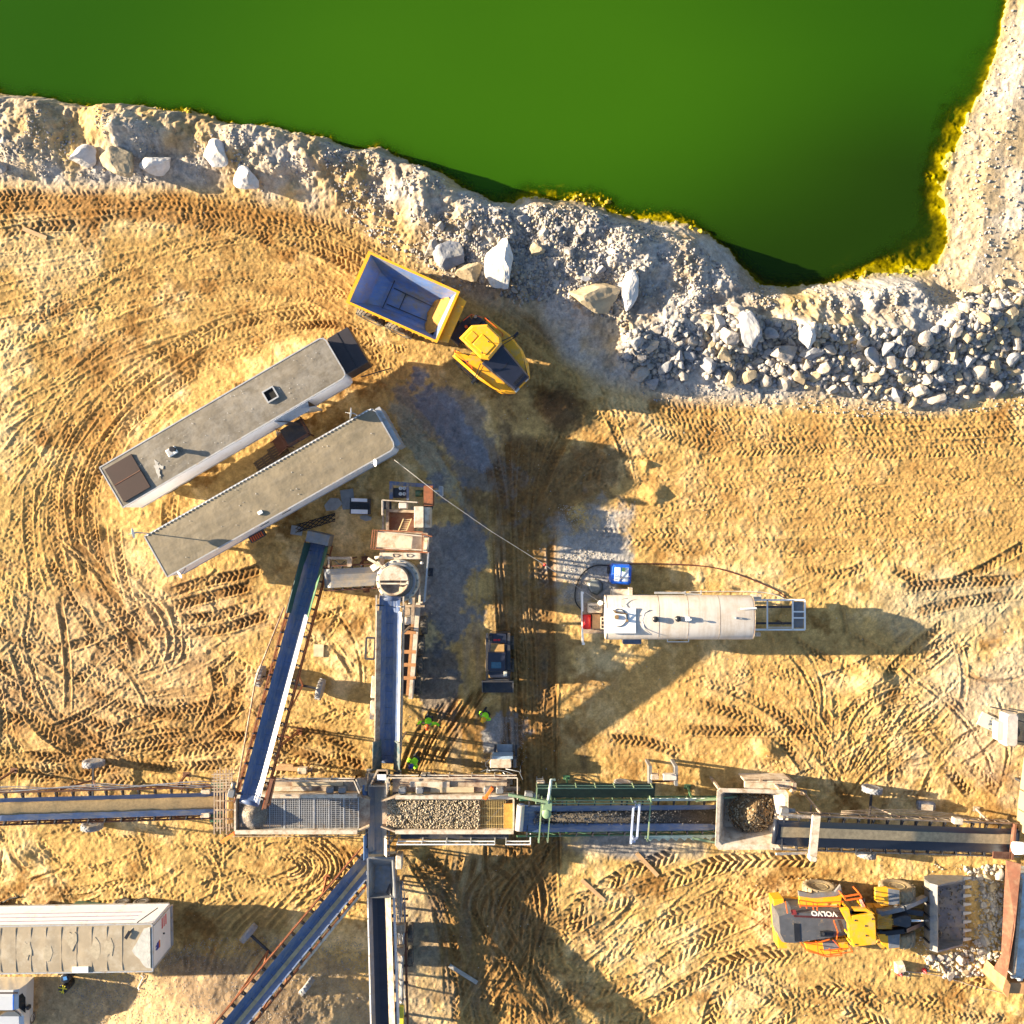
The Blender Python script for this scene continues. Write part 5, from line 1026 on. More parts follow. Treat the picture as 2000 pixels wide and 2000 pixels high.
mb.build('end_tarp', mat('white_tarp', (.46, .45, .42), .6, var=.2, bump=.3), rf)
mb = MB(); mb.bb(-.9+4.2, -.4+4.6, -W_/2+.02, -W_/2+.34, RZ+.02, RZ+.09); mb.build('roof_patch', M_white, rf)
mb = MB(); mb.bb(L_/2+.005, L_/2+.05, -W_/2+.1, W_/2-.1, 1.4, 3.9); dr = mb.build('end_door', M_white, t)
mb = MB(); mb.bb(L_/2+.05, L_/2+.06, -.42, -.02, 3.0, 3.45); mb.build('blue_emblem', mat('emblem_blue', (.02, .05, .35), .5), dr)
mb = MB()
for k in (0, 1): mb.bb(L_/2+.05, L_/2+.06, -.38+k*.17, -.26+k*.17, 3.45, 3.62)
mb.build('emblem_bars', mat('emblem_blue2', (.02, .04, .25), .5), dr)
mb = MB(); mb.bb(L_/2+.061, L_/2+.068, -.42, -.02, 3.0, 3.18); mb.build('emblem_band', mat('emblem_orange', (.6, .15, .03), .5), dr)
mb = MB()
for k in range(3): mb.bb(L_/2+.05, L_/2+.06, .45, 1.05, 2.0+k*.28, 2.14+k*.28)
mb.build('red_stripe', M_red, dr)
mb = MB(); mb.tube((L_/2+.05, .1, 2.5), (L_/2+.14, .1, 2.5), .05); mb.build('handle', M_blk, dr)
mb = MB()
for y in (-W_/2+.12, W_/2-.12): mb.bar((L_/2+.08, y, 1.35), (L_/2+.08, y, 3.9), .05)
mb.bb(L_/2+.02, L_/2+.12, -1.2, 1.2, 1.12, 1.28); mb.build('door_bars', M_gal, t)
mb = MB(); 
for k, z in enumerate((3.4, 2.9, 2.4)): mb.bb(-6, L_/2-1.2, W_/2+.005, W_/2+.02, z, z+.05)
mb.build('wall_stripe', mat('purple_stripe', (.22, .16, .28), .6), b)
mb = MB(); mb.path([(L_/2-.2, W_/2+.3, 2.6), (L_/2-.8, W_/2+.1, 3.9), (L_/2-1.3, W_/2-.5, 4.08)], .03); mb.bar((L_/2-1.2, W_/2-.35, 4.1), (L_/2-1.45, W_/2-.75, 4.1), .18, .05); mb.build('roof_lamp', M_blk, t)
for x in (4.6, 5.8):
    for s in (-1, 1): wheel(t, (x, s*1.0, .5), .5, .35, 0)
# ladder, yellow beam, green bin beside the trailer
q = W(258, 1778, 1.2); t2 = thing('ladder', 'red and white ladder leaning flat along the lower left trailer', 'ladder', (q.x, q.y, 0), math.radians(1))
mb = MB()
for y in (-.13, .13): mb.bar((-1.55, y, 1.2), (1.55, y, 1.25), .045, .08)
mb.build('side_rail', mat('faded_red_paint', (.45, .20, .16), .6), t2); mb = MB()
for k in range(10): mb.bar((-1.4+k*.31, -.13, 1.22), (-1.4+k*.31, .13, 1.22), .05, .04)
mb.build('rungs', M_white, t2); mb = MB(); mb.bb(-1.4, -1.3, -.12, .12, 0, 1.15); mb.bb(1.3, 1.4, -.12, .12, 0, 1.15); mb.build('bracket', M_dsteel, t2)
q = W(36, 1787, 1.3); t2 = thing('yellow_beam', 'long yellow beam lying on trestles behind the lower left trailer', 'beam', (q.x, q.y, 0), math.radians(1)); mb = MB(); mb.rbox(-2.2, 1.55, -.14, .14, 1.15, 1.35, .02); mb.build('beam', mat('lemon_paint', (.75, .62, .05), .5, var=.2), t2)
mb = MB(); 
for x in (-1.8, 1.2): mb.bb(x-.06, x+.06, -.3, .3, 0, 1.145)
mb.build('trestle', M_wood, t2); mb = MB(); mb.rbox(1.50, 1.72, -.12, .12, 1.17, 1.33, .02); mb.build('end_cap', M_dsteel, t2)
q = W(168, 1780, .8); t2 = thing('green_bin', 'faded green plastic tub lying behind the lower left trailer', 'tub', (q.x, q.y, 0), math.radians(-4)); mb = MB(); mb.loft([[(-.8, -.28, 0), (.85, -.22, 0), (.85, .2, 0), (-.8, .28, 0)], [(-.85, -.35, .7), (.9, -.26, .7), (.9, .26, .7), (-.85, .34, .7)], [(-.75, -.25, .76), (.8, -.17, .76), (.8, .17, .76), (-.75, .25, .76)]]); mb.build('tub', mat('sea_green_plastic', (.12, .30, .22), .5, dirt=DUST), t2)
# barrels with shadow by the trailer
for (px, py, lab, m_, lid) in ((127, 1911, 'dark drum with a blue lid beside the lower left trailer', M_blk, mat('blue_lid', (.08, .25, .6), .4)), (123, 1932, 'black drum with yellow straps standing below the blue lidded drum', M_blk, mat('yellow_strap', (.75, .62, .03), .5))):
    q = W(px, py, .9); t2 = thing('drum', lab, 'drum', (q.x, q.y, gz(q.x, q.y))); mb = MB(); mb.lathe([(.02, 0), (.29, 0), (.29, .28), (.30, .30), (.29, .32), (.29, .58), (.30, .60), (.29, .62), (.29, .88), (.26, .90), (.02, .89)], n=24); mb.build('barrel', m_, t2)
    mb = MB()
    if 'yellow' in lab:
        for k, (a0, b0) in enumerate((((-.26, .1), (.25, .02)), ((-.1, -.24), (.15, .22)), ((-.22, -.1), (.1, -.18)), ((.0, .26), (.05, -.25)))): mb.bar((a0[0], a0[1], .91), (b0[0], b0[1], .92+k*.01), .05, .02)
    else: mb.box((0.02, .02, .915), (.22, .2, .03), .2)
    mb.build('lid', lid, t2)
q = W(272, 1922, .3); t2 = thing('pallet_scrap', 'white bent bracket lying on the gravel right of the drums', 'bracket', (q.x, q.y, gz(q.x, q.y)+.03), math.radians(65)); mb = MB(); mb.bar((-.35, 0, .05), (.35, 0, .05), .05); mb.bar((.35, 0, .05), (.4, .15, .05), .05); mb.bar((-.35, 0, .05), (-.3, -.15, .25), .05); mb.build('bar', M_white, t2)
# silver van lower left corner
q = W(6, 1965, 1.9); root = Vector((q.x, q.y, 0)); t = thing('silver_van', 'silver van cut by the lower left corner, windscreen toward the bottom', 'van', (root.x, root.y, gz(root.x, root.y)))
M_sil = mat('silver_car_paint', (.62, .64, .67), .25, .3, var=.04, coat=.5)
sec = [(.95, 1.02, 1.86), (.6, 1.02, 1.95), (-.2, 1.0, 1.93), (-.95, .97, 1.25), (-1.9, .93, 1.12), (-2.2, .85, .9)]
mb = MB(); rings = []
for y, hw, z in sec: rings.append([(-hw, y, .35), (hw, y, .35), (hw, y, z*.62), (hw*.88, y, z*.94), (hw*.6, y, z), (-hw*.6, y, z), (-hw*.88, y, z*.94), (-hw, y, z*.62)])
mb.loft(rings, smooth=False); bd = mb.build('body', M_sil, t)
mb = MB(); mb.sheet([(-.72, -.24, 1.94), (.72, -.24, 1.94), (.78, -.92, 1.30), (-.78, -.92, 1.30)], .02); mb.build('windscreen', M_glass, t)
for s in (-1, 1):
    mb = MB(); mb.sheet([(s*.90, .6, 1.80), (s*.90, -.15, 1.80), (s*.985, -.75, 1.25), (s*.985, .6, 1.25)], .015); mb.build('side_window', M_glass, t)
    mb = MB(); mb.rbox(s*1.15-.10, s*1.15+.10, -.55, -.30, 1.1, 1.35, .04); mb.bar((s*.95, -.42, 1.2), (s*1.1, -.42, 1.2), .05); mb.build('wing_mirror', M_blk, t)
    wheel(t, (s*.85, -1.55, .34), .34, .22, PI/2)
mb = MB(); mb.bb(-.9, .9, .78, .84, 1.9, 1.97); mb.build('rear_trim', M_brown, t); mb = MB(); mb.bb(.62, .68, -.15, .7, 1.94, 1.965); mb.build('roof_strip', M_blue, t)
# ---------------------------------------------------------------- tank trailer
root = W(1325, 1206, 0); root.z = 0; t = thing('tank_trailer', 'white rounded tank trailer with open frame deck at its right end', 'tank trailer', root); Z = ZM(1080, 1060, 3.578, root)
zc = 2.15; A = Z(362, 525, zc); Bq = Z(1386, 515, zc); yc = (A.y+Bq.y)/2; hw, hh = 1.29, .98
mb = MB(); n = 40; rings = []
for x, k in ((A.x, .93), (A.x+.03, .985), (A.x+.12, 1), (Bq.x-.12, 1), (Bq.x-.03, .985), (Bq.x, .93)):
    rings.append([(x, yc+k*hw*(abs(math.cos(2*PI*i/n))**.8)*math.copysign(1, math.cos(2*PI*i/n)), zc+k*hh*(abs(math.sin(2*PI*i/n))**.8)*math.copysign(1, math.sin(2*PI*i/n))) for i in range(n)])
mb.loft(rings, smooth=True); tk = mb.build('tank', M_tank, t)
mb = MB()
for x in (A.x+.02, Z(740, 500, 3).x, Z(945, 500, 3).x+.0, Z(1165, 500, 3).x, Bq.x-.02):
    ring = [(x, yc+1.006*hw*(abs(math.cos(2*PI*i/n))**.8)*math.copysign(1, math.cos(2*PI*i/n)), zc+1.008*hh*(abs(math.sin(2*PI*i/n))**.8)*math.copysign(1, math.sin(2*PI*i/n))) for i in range(n)]
    mb.loft([[(p[0]-.012, p[1], p[2]) for p in ring], [(p[0]+.012, p[1], p[2]) for p in ring]])
mb.build('weld_band', M_creamd, tk)
zt = zc+hh
mb = MB(); a, b_2 = Z(358, 455, zt+.02), Z(578, 632, zt+.02); mb.bb(a.x, b_2.x, b_2.y, a.y, zt+.01, zt+.06); dk = mb.build('deck_plate', M_white, t)
mb = MB()
mb.path([Z(455+60*math.cos(q), 525+62*math.sin(q), zt+.09) for q in np.linspace(-1.9, 1.7, 14)], .022)
mb.path([Z(420, 470, zt+.1), Z(440, 490, zt+.18), Z(480, 495, zt+.2), Z(520, 500, zt+.18), Z(515, 545, zt+.1)], .03); mb.build('hose', M_blk, t)
mb = MB(); mb.tube(Z(435, 482, zt+.05), Z(435, 482, zt+.22), .07); mb.tube(Z(518, 545, zt+.05), Z(518, 545, zt+.18), .08); mb.bar(Z(435, 482, zt+.2), Z(520, 498, zt+.2), .05); mb.tube(Z(445, 520, zt+.05), Z(445, 520, zt+.16), .13); mb.build('valve_stand', mat('brass_valve', (.25, .16, .08), .5, .5), t)
for X, Y in ((718, 537), (877, 534)): 
    q = Z(X, Y, zt+.3); mb = MB(); mb.lathe([(.02, 0), (.15, 0), (.15, .18), (.17, .20), (.17, .26), (.02, .30)], c=(q.x, q.y, zt-.01), n=20); mb.build('filler_cap', M_blk, t)
q = Z(941, 532, zt+.12); mb = MB(); mb.rbox(q.x-.13, q.x+.13, q.y-.13, q.y+.13, zt-.01, zt+.22, .03); mb.build('vent_box', M_white, t)
mb = MB(); mb.tube(Z(1275, 525, zt), Z(1275, 525, zt+.18), .06); mb.bar(Z(1275, 525, zt+.12), Z(1320, 528, zt+.12), .05); mb.build('small_valve', M_gal, t)
q = Z(965, 540, zt+.5); mb = MB(); mb.tube((q.x+.05, q.y, zt), (q.x+.05, q.y, zt+.30), .03); mb.ball((q.x+.05, q.y, zt+.33), .07); mb.build('breather_pipe', M_gal, t)
mb = MB(); mb.bar(Z(1312, 462, zt+.03), Z(1422, 457, zt+.03), .09, .07); mb.build('stow_bar', M_white, t)
mb = MB()
for pts in (((625, 545), (640, 490), (680, 470)), ((625, 545), (640, 600), (690, 640))): mb.path([Z(a, b, zt-.01) for a, b in pts], .018)
mb.path([Z(525, 388, 2.9), Z(480, 395, 3.0), (Z(468, 425, 3.1)), Z(490, 448, 3.15)], .02); mb.build('grab_rail', M_gal, tk)
mb = MB(); mb.bb(A.x-.1, Bq.x+3.3, yc-.55, yc-.43, .95, 1.15); mb.bb(A.x-.1, Bq.x+3.3, yc+.43, yc+.55, .95, 1.15)
for k in range(8): mb.bb(A.x+.2+k*1.15, A.x+.3+k*1.15, yc-.43, yc+.43, .97, 1.1)
mb.build('chassis', M_dsteel, t)
# right open frame deck
mb = MB(); f0 = Z(1390, 397, 1.35); f1 = Z(1760, 612, 1.35); x2 = Z(1675, 500, 1.35).x; x3 = Z(1497, 500, 1.35).x; yN, yS = Z(1500, 400, 1.35).y, Z(1500, 607, 1.35).y
for y in (yN, yS): mb.bar((f0.x, y, 1.35), (f1.x, y, 1.35), .10, .12)
for x in (x3, x2, f1.x): mb.bar((x, yS, 1.36), (x, yN, 1.36), .08, .1)
for Y in (482, 525): y = Z(1700, Y, 1.35).y; mb.bar((x2, y, 1.355), (f1.x, y, 1.355), .08, .1)
mb.bar((x3, yS+.14, 1.33), (x2, yS+.14, 1.33), .03); mb.build('deck_frame', M_white, t)
mb = MB(); mb.bb(x2+.05, f1.x-.05, yS+.1, yN-.1, 1.22, 1.26); mb.build('deck_grate', M_steel, t)
for s in (-1, 1): mb = MB(); mb.bb(f1.x-1.3, f1.x-1.18, yc+s*.5-.06, yc+s*.5+.06, .02, 1.25); mb.build('landing_leg', M_dsteel, t)
for x in (A.x+1.3, A.x+2.45):
    for s in (-1, 1): wheel(t, (x, yc+s*1.02, .5), .5, .32, 0)
# left end pump platform
mb = MB(); a, b_2 = Z(215, 420, 1.3), Z(355, 635, 1.3); mb.bb(a.x, b_2.x, b_2.y, a.y, 1.18, 1.24); pf = mb.build('pump_platform', M_creamd, t)
mb = MB(); q = Z(205, 350, 1.9), Z(212, 705, 1.9); mb.bar(q[0], Z(208, 480, 1.9), .08); mb.bar(Z(205, 595, 1.9), q[1], .08); mb.bar((q[0].x, q[0].y, 1.2), (q[0].x, q[0].y, 1.9), .07); mb.bar((q[1].x, q[1].y, 1.2), (q[1].x, q[1].y, 1.9), .07); mb.box((q[0].x, q[0].y, 1.95), (.16, .12, .1)); mb.box((q[1].x, q[1].y, 1.95), (.16, .12, .1)); mb.bar((q[0].x, q[0].y, 1.2), (q[1].x, q[1].y, 1.2), .08); mb.build('guard_post', M_white, t)
q0, q1 = Z(245, 425, 1.9), Z(345, 492, 1.9); mb = MB(); mb.rbox(q0.x, q1.x, q1.y, q0.y, 1.25, 1.85, .04); pu = mb.build('pump_box', M_cream, t)
mb = MB(); 
for k in range(6): mb.path([Z(250+k*14, 440, 1.9), Z(270+k*10, 455+k*4, 2.0), Z(300+k*8, 470-k*6, 1.95), Z(340, 480-k*9, 2.0)], .02)
mb.build('pump_piping', M_dsteel, pu)
q0 = Z(238, 555, 1.7); mb = MB(); mb.tube((q0.x, q0.y-.42, 1.5), (q0.x, q0.y+.42, 1.5), .24, 18); mb.build('red_cylinder', M_red, t)
q0, q1 = Z(275, 500, 1.5), Z(333, 600, 1.5); mb = MB(); mb.bb(q0.x, q1.x, q1.y, q0.y, 1.25, 1.5); mb.build('timber_block', M_wood, t)
mb = MB(); mb.ball(Z(332, 420, 2.3), .16); mb.tube(Z(332, 420, 1.3), Z(332, 420, 2.3), .04); mb.build('float_bulb', M_white, t)
mb = MB()
for a, b_2 in (((335, 520), (335, 600)), ((335, 520), (358, 520)), ((335, 575), (358, 575)), ((335, 600), (358, 600)), ((335, 545), (358, 545))): mb.bar(Z(*a, 2.2), Z(*b_2, 2.2), .05)
mb.build('ladder', M_cream, t)
mb = MB(); a, b_2 = Z(405, 325, 1.4), Z(530, 380, 1.4); mb.rbox(a.x, b_2.x, b_2.y-.1, a.y, 1.0, 1.4, .03); a, b_2 = Z(530, 315, 1.5), Z(555, 380, 1.5); mb.bb(a.x, b_2.x, b_2.y-.1, a.y, 1.0, 1.55); mb.build('side_cabinet', M_cream, t)
mb = MB(); y1, y2 = Z(800, 350, 1.5).y, Z(800, 372, 1.5).y; x0, x1, x4 = Z(710, 350, 1.5).x, Z(925, 350, 1.5).x, Z(1035, 350, 1.5).x
mb.bar((x0, y1, 1.5), (x1, y1, 1.5), .12); mb.bar((x0, y2-.1, 1.5), (x1, y2-.1, 1.5), .06); mb.bar((x1, y1+.1, 1.5), (x1, y2-.2, 1.5), .07); mb.bar((x1, y1-.05, 1.5), (x4, y1-.1, 1.5), .08); mb.bar((x4, y1+.15, 1.5), (x4, y2, 1.5), .06); mb.build('hose_rack', M_gal, t)
mb = MB(); a, b_2 = Z(800, 692, 1.8), Z(948, 672, 1.8); mb.bar(a, (b_2.x, a.y, 1.8), .05); mb.bar(a, (a.x, b_2.y+.1, 1.8), .05); mb.bar((b_2.x, a.y, 1.8), (b_2.x, b_2.y+.1, 1.8), .05); mb.build('side_step', M_white, t)
mb = MB(); a, b_2 = Z(490, 690, 1.0), Z(620, 705, 1.0); mb.rbox(a.x, b_2.x, b_2.y-.05, a.y+.2, .5, .95, .05); mb.build('side_tank', mat('slate_side_tank', (.10, .14, .22), .4), t)
mb = MB(); q = Z(1425, 380, 1.6); mb.rbox(q.x-.3, q.x+.3, q.y-.12, q.y+.14, 1.3, 1.55, .03); q = Z(1440, 645, 1.3); mb.rbox(q.x-.25, q.x+.12, q.y-.1, q.y+.15, 1.0, 1.25, .03); mb.build('valve_box', M_cream, t)
# ---------------------------------------------------------------- tote, hoses, bag
q = W(1214, 1122, 1.15); t = thing('water_tote', 'bright blue plastic tote beside the white tank trailer', 'tote', (q.x, q.y, gz(q.x, q.y)), math.radians(-3)); mb = MB(); mb.rbox(-.63, .60, -.60, .60, .12, 1.12, .12); bd = mb.build('body', M_blue, t)
mb = MB(); mb.rbox(-.42, -.06, -.42, .42, 1.10, 1.16, .05); mb.rbox(.02, .42, -.42, .42, 1.10, 1.15, .05); mb.build('ice_white_top', mat('milky_plastic', (.62, .72, .85), .35, var=.2, scale=5), bd)
mb = MB(); mb.bb(0.0, .2, .18, .42, 1.16, 1.2); mb.build('label_plate', M_green, bd)
mb = MB(); mb.bar((-.5, -.35, 1.17), (.5, -.1, 1.17), .03); mb.bar((-.2, -.45, 1.18), (.35, .3, 1.18), .03); mb.bar((-.55, .05, 1.17), (.5, -.3, 1.17), .02); mb.build('straps', M_gal, bd)
mb = MB(); mb.bb(-.6, .6, -.55, .55, 0, .12); mb.build('pallet', M_wood, t)
mb = MB(); 
for k in range(5): mb.path([(-.72+.05*math.cos(u*1.0), .3-k*.05+.16*math.sin(u), .5+.16*math.cos(u)) for u in np.linspace(0, 6.2, 10)], .02)
mb.build('hose_coil', M_blk, t)
def ground_hose(name, label, pts, r, m, cat='hose', lift=.03):
    c = catmull([tuple(W(a, b, 0)[:2]) for a, b in pts], .18); mb = MB(); P = [(x, y, gz(x, y)+lift+r) for x, y in c]; o = Vector(P[0]); mb.path([Vector(p)-o for p in P], r, 6)
    ob = mb.build(name, m); ob.location = o; return tag(ob, label, cat)
ground_hose('black_hose', 'black and red hose curving from the blue tote past the tank trailer', [(1186, 1104), (1240, 1101), (1320, 1102), (1390, 1108), (1450, 1125), (1510, 1150), (1535, 1166)], .035, mat('dark_red_hose', (.12, .03, .025), .5))
ground_hose('black_hose', 'black hose looping round the left end of the tank trailer', [(1186, 1104), (1160, 1105), (1138, 1120), (1125, 1145), (1124, 1175), (1140, 1195)], .04, M_rubber_hose)
ground_hose('white_hose', 'thin pale hose along the top side of the tank trailer', [(1345, 1156), (1400, 1155), (1480, 1156), (1515, 1162), (1535, 1172)], .03, M_tank)
q = W(1162, 1145, .1); t = thing('clear_bag', 'clear grey plastic sheet on the ground left of the blue tote', 'bag', (q.x, q.y, gz(q.x, q.y))); mb = MB(); mb.loft([[(math.cos(i*PI/4+.3)*.5*(1+.2*math.sin(i*3)), math.sin(i*PI/4+.3)*.52*(1+.2*math.cos(i*2)), .01) for i in range(8)], [(math.cos(i*PI/4+.3)*.35, math.sin(i*PI/4+.3)*.38, .14+.04*(i % 2)) for i in range(8)]], smooth=True); mb.build('sheet', mat('grey_film', (.22, .23, .22), .25), t)
# overhead cable from trailer to tank
pts = [W(770, 898, 3.9), W(865, 972, 3.7), W(960, 1038, 3.5), W(1064, 1103, 3.2), W(1170, 1175, 2.5)]; o0 = Vector((pts[0].x, pts[0].y, 0)); t = thing('overhead_cable', 'thin white cable strung from tan roofed trailer across the lane to the tank trailer', 'cable', o0)
mb = MB(); mb.path([p-o0 for p in pts], .013, 6); mb.build('wire', mat('grey_cable', (.34, .34, .34), .6), t); mb = MB(); mb.ball(pts[3]-o0, .09); mb.build('marker', M_red, t)
# ================================================================== crushing and screening plant
GRP_C = 'belt conveyors of the crushing plant'
def conveyor(name, label, pA, zA, pB, zB, bw=1.12, fw=1.62, side_m=M_rust, truss_m=None, belt_m=M_belt, idlers=14, legs=(), wheels=None, load=None, lattice=True, skirt=None, motor=True, catwalk=None, group=GRP_C, chord=.42, stripe=None, lattice_sides=(-1, 1)):
    A, Bp = W(*pA, zA), W(*pB, zB); d = Bp-A; Lh = math.hypot(d.x, d.y); rz = math.atan2(d.y, d.x)
    t = thing(name, label, 'conveyor', (A.x, A.y, 0), rz, group); zz = lambda s: zA+(zB-zA)*s/Lh
    P = lambda s, y, h: (s, y, zz(s)+h)
    h = bw/2; prof = [(-h, .26), (-h*.62, .10), (-h*.34, 0), (h*.34, 0), (h*.62, .10), (h, .26), (h, .235), (h*.62, .075), (h*.34, -.025), (-h*.34, -.025), (-h*.62, .075), (-h, .235)]
    mb = MB(); K = 12; rings = []
    for i in range(K+1):
        s = .12+(Lh-.24)*i/K; e = min(1, min(i, K-i)/1.0+.25); rings.append([P(s, y, hh*e) for y, hh in prof])
    mb.loft(rings, smooth=False); belt = mb.build('belt', belt_m, t)
    if stripe: mb = MB(); mb.loft([[P(.5, stripe[0], .012), P(.5, stripe[1], .012), P(.5, stripe[1], .02), P(.5, stripe[0], .02)], [P(Lh-.4, stripe[0], .012), P(Lh-.4, stripe[1], .012), P(Lh-.4, stripe[1], .02), P(Lh-.4, stripe[0], .02)]]); mb.build('dust_band', mat('carried_dust', (.42, .33, .2), .9, var=.3, scale=4), belt)
    for nm, s in (('tail_pulley', .1), ('head_pulley', Lh-.1)): mb = MB(); mb.tube(P(s, -h, -.1), P(s, h, -.1), .15, 18); mb.build(nm, belt_m, t)
    f = fw/2; tm = truss_m or side_m
    for sd in (-1, 1):
        mb = MB(); mb.bar(P(-.05, sd*f, .06), P(Lh+.05, sd*f, .06), .07, .16)
        if lattice and sd in lattice_sides:
            n = max(4, int(Lh/1.0)); mb.bar(P(.6, sd*f, -chord), P(Lh-.5, sd*f, -chord), .07, .07)
            for i in range(n+1):
                s0 = .6+(Lh-1.1)*i/n; mb.bar(P(s0, sd*f, -chord), P(s0, sd*f, 0), .045)
                if i < n: s1 = .6+(Lh-1.1)*(i+1)/n; mb.bar(P(s0, sd*f, -chord if i % 2 else 0), P(s1, sd*f, 0 if i % 2 else -chord), .04)
        mb.build('side_frame', side_m if sd > 0 else tm, t)
    for i in range(idlers):
        s = .5+(Lh-1.0)*i/(idlers-1); mb = MB(); mb.bar(P(s, -f+.04, -.03), P(s, f-.04, -.03), .07, .05)
        for sd in (-1, 1): mb.bar(P(s, sd*h*.40, -.05), P(s, sd*(f-.06), .22), .07); mb.bar(P(s, sd*(f-.09), .0), P(s, sd*(f-.05), .30), .07, .07)
        mb.build('idler', M_dsteel, t)
    if skirt:
        s0, s1, m_ = skirt
        for sd in (-1, 1): mb = MB(); q = [(s0, sd*h*.72, .16), (s1, sd*h*.72, .16), (s1, sd*(h+.12), .62), (s0, sd*(h+.12), .62)]; mb.sheet([P(*v) for v in q], .03); mb.build('skirt_board', m_, t)
    if motor:
        mb = MB(); s = Lh-.45; c = P(s, -f-.28, .05); mb.rbox(c[0]-.24, c[0]+.24, c[1]-.18, c[1]+.2, c[2]-.2, c[2]+.2, .05); mb.tube((c[0]-.6, c[1], c[2]), (c[0]-.2, c[1], c[2]), .14, 14); mb.build('drive_motor', M_steel, t)
    for s in legs:
        for sd in (-1, 1):
            q = P(s, sd*f, -chord*.5); mb = MB(); mb.bar(q, (s, sd*(f+.25), .02), .11); mb.box((s, sd*(f+.25), .03), (.4, .3, .04)); mb.build('support_leg', tm, t)
        z1 = zz(s)-chord
        if z1 > .7: mb = MB(); mb.bar((s, -(f+.12), z1*.5), (s, (f+.12), z1*.5), .08); mb.build('cross_brace', tm, t)
    if wheels:
        for s, span, r in wheels:
            mb = MB(); mb.bar((s, -span, r), (s, span, r), .12); mb.build('axle', M_dsteel, t)
            for sd in (-1, 1):
                mb = MB(); mb.bar((s, sd*(f-.05), r), P(s+1.0, sd*f, -chord*.5), .09); mb.bar((s, sd*(f-.05), r), P(max(.3, s-1.0), sd*f, -chord*.5), .09); mb.build('axle_strut', tm, t); wheel(t, (s, sd*span, r), r, .34, 0, m=M_tyre_pale, rim_m=M_creamd, lugs=16)
    if catwalk:
        sd, w0, m_ = catwalk; mb = MB(); mb.bar(P(.3, sd*(f+w0/2+.04), -.1), P(Lh-.3, sd*(f+w0/2+.04), -.1), w0, .05); mb.build('catwalk', m_, t)
        mb = MB(); n = int(Lh/1.3)
        for zh in (.5, 1.0): mb.bar(P(.3, sd*(f+w0+.05), zh), P(Lh-.3, sd*(f+w0+.05), zh), .045)
        for i in range(n+1): s = .3+(Lh-.6)*i/n; mb.bar(P(s, sd*(f+w0+.05), -.1), P(s, sd*(f+w0+.05), 1.0), .045)
        mb.build('handrail', m_, t)
    if load:
        n, s0, s1, smin, smax, pal, hw = load; it = []
        for _ in range(n): s = random.uniform(s0, s1); y = random.gauss(0, hw*.5); y = max(-hw, min(hw, y)); q = P(s, y, .03+.09*max(0, 1-abs(y)/hw)); it.append((q[0], q[1], q[2], random.uniform(smin, smax), random.random()))
        me_ = rubble('stone_load', it, palette=pal); o = bpy.data.objects.new('stone_load', me_); COL.objects.link(o); o.parent = belt; o['kind'] = 'stuff'
    return t, P, Lh
PAL_S = [(.22, .18, .13), (.36, .29, .2), (.50, .43, .33)]; PAL_D = [(.05, .045, .04), (.12, .11, .10), (.30, .27, .24)]; PAL_T = [(.30, .22, .12), (.46, .35, .2), (.5, .4, .26)]
# C1 left diagonal
t, P, L_ = conveyor('belt_conveyor', 'long slanting conveyor with rusty orange sides dropping stone onto the left screen', (623, 1062), 1.1, (486, 1572), 4.7, side_m=M_rust, idlers=18, legs=(11.5,), wheels=[(8.6, 1.85, .62)], skirt=None)
mb = MB(); mb.path([(4.0, -1.0, 2.1), (8.0, -1.65, 2.2), (8.8, -1.7, 2.2), (14.5, -.95, 4.2)], .05); mb.bar((8.6, -1.7, 2.2), (8.6, -1.5, .7), .07); mb.build('side_brace', M_creamd, t)
for sd in (-1, 1): mb = MB(); mb.sheet([P(.05, sd*.45, .12), P(4.2, sd*.45, .12), P(4.2, sd*.66, .62), P(.05, sd*.72, .62)], .03); mb.build('skirt_board', M_green if sd > 0 else mat('dark_green_liner', (.02, .07, .07), .5), t)
mb = MB(); mb.box(P(-.35, 0, .35), (.7, 1.5, .9), 0, .9); mb.build('tail_hood', M_steel, t)
mb = MB(); mb.box(P(L_-.9, .98, .0), (1.6, .22, .5)); mb.bar(P(L_-1.6, .98, .3), P(L_-.1, .98, .3), .14, .3); mb.build('drive_guard', M_rustb, t)
# C2 vertical conveyor (returns oversize to the cone crusher)
t2_, P2, L2_ = conveyor('belt_conveyor', 'steep cream sided conveyor rising from the screens up to the round cone crusher', (757, 1490), 1.9, (762, 1166), 5.0, bw=1.15, fw=1.50, side_m=M_cream, idlers=10, legs=(), skirt=None, lattice=True, motor=False)
for sd in (-1, 1):
    mb = MB(); mb.sheet([P2(.2, sd*.45, .12), P2(9.3, sd*.45, .12), P2(9.3, sd*.70, .42), P2(.2, sd*.72, .42)], .03); mb.build('skirt_board', M_cream if sd < 0 else M_creamd, t2_)
    mb = MB(); mb.sheet([P2(-.35, sd*.35, .1), P2(1.5, sd*.40, .14), P2(1.5, sd*.78, .75), P2(-.35, sd*.8, .7)], .04); mb.build('tail_chute', mat('teal_worn_steel', (.07, .12, .14), .5, .2, var=.4, dirt=(.25, .22, .18), dirt_amt=.4), t2_)
mb = MB(); mb.rbox(2.6, 3.7, .80, 1.15, 1.9, 2.35, .04); mb.rbox(3.9, 5.2, .82, 1.12, 2.3, 2.6, .04); mb.build('side_cabinet', M_cream, t2_)
mb = MB(); x0 = 6.4
for a, b_2 in (((x0, .85), (x0+1.2, .85)), ((x0, 1.35), (x0+1.2, 1.35)), ((x0, .85), (x0, 1.35)), ((x0+1.2, .85), (x0+1.2, 1.35))): mb.bar((a[0], a[1], 3.9), (b_2[0], b_2[1], 3.9), .1, .12)
mb.build('access_frame', M_dsteel, t2_)
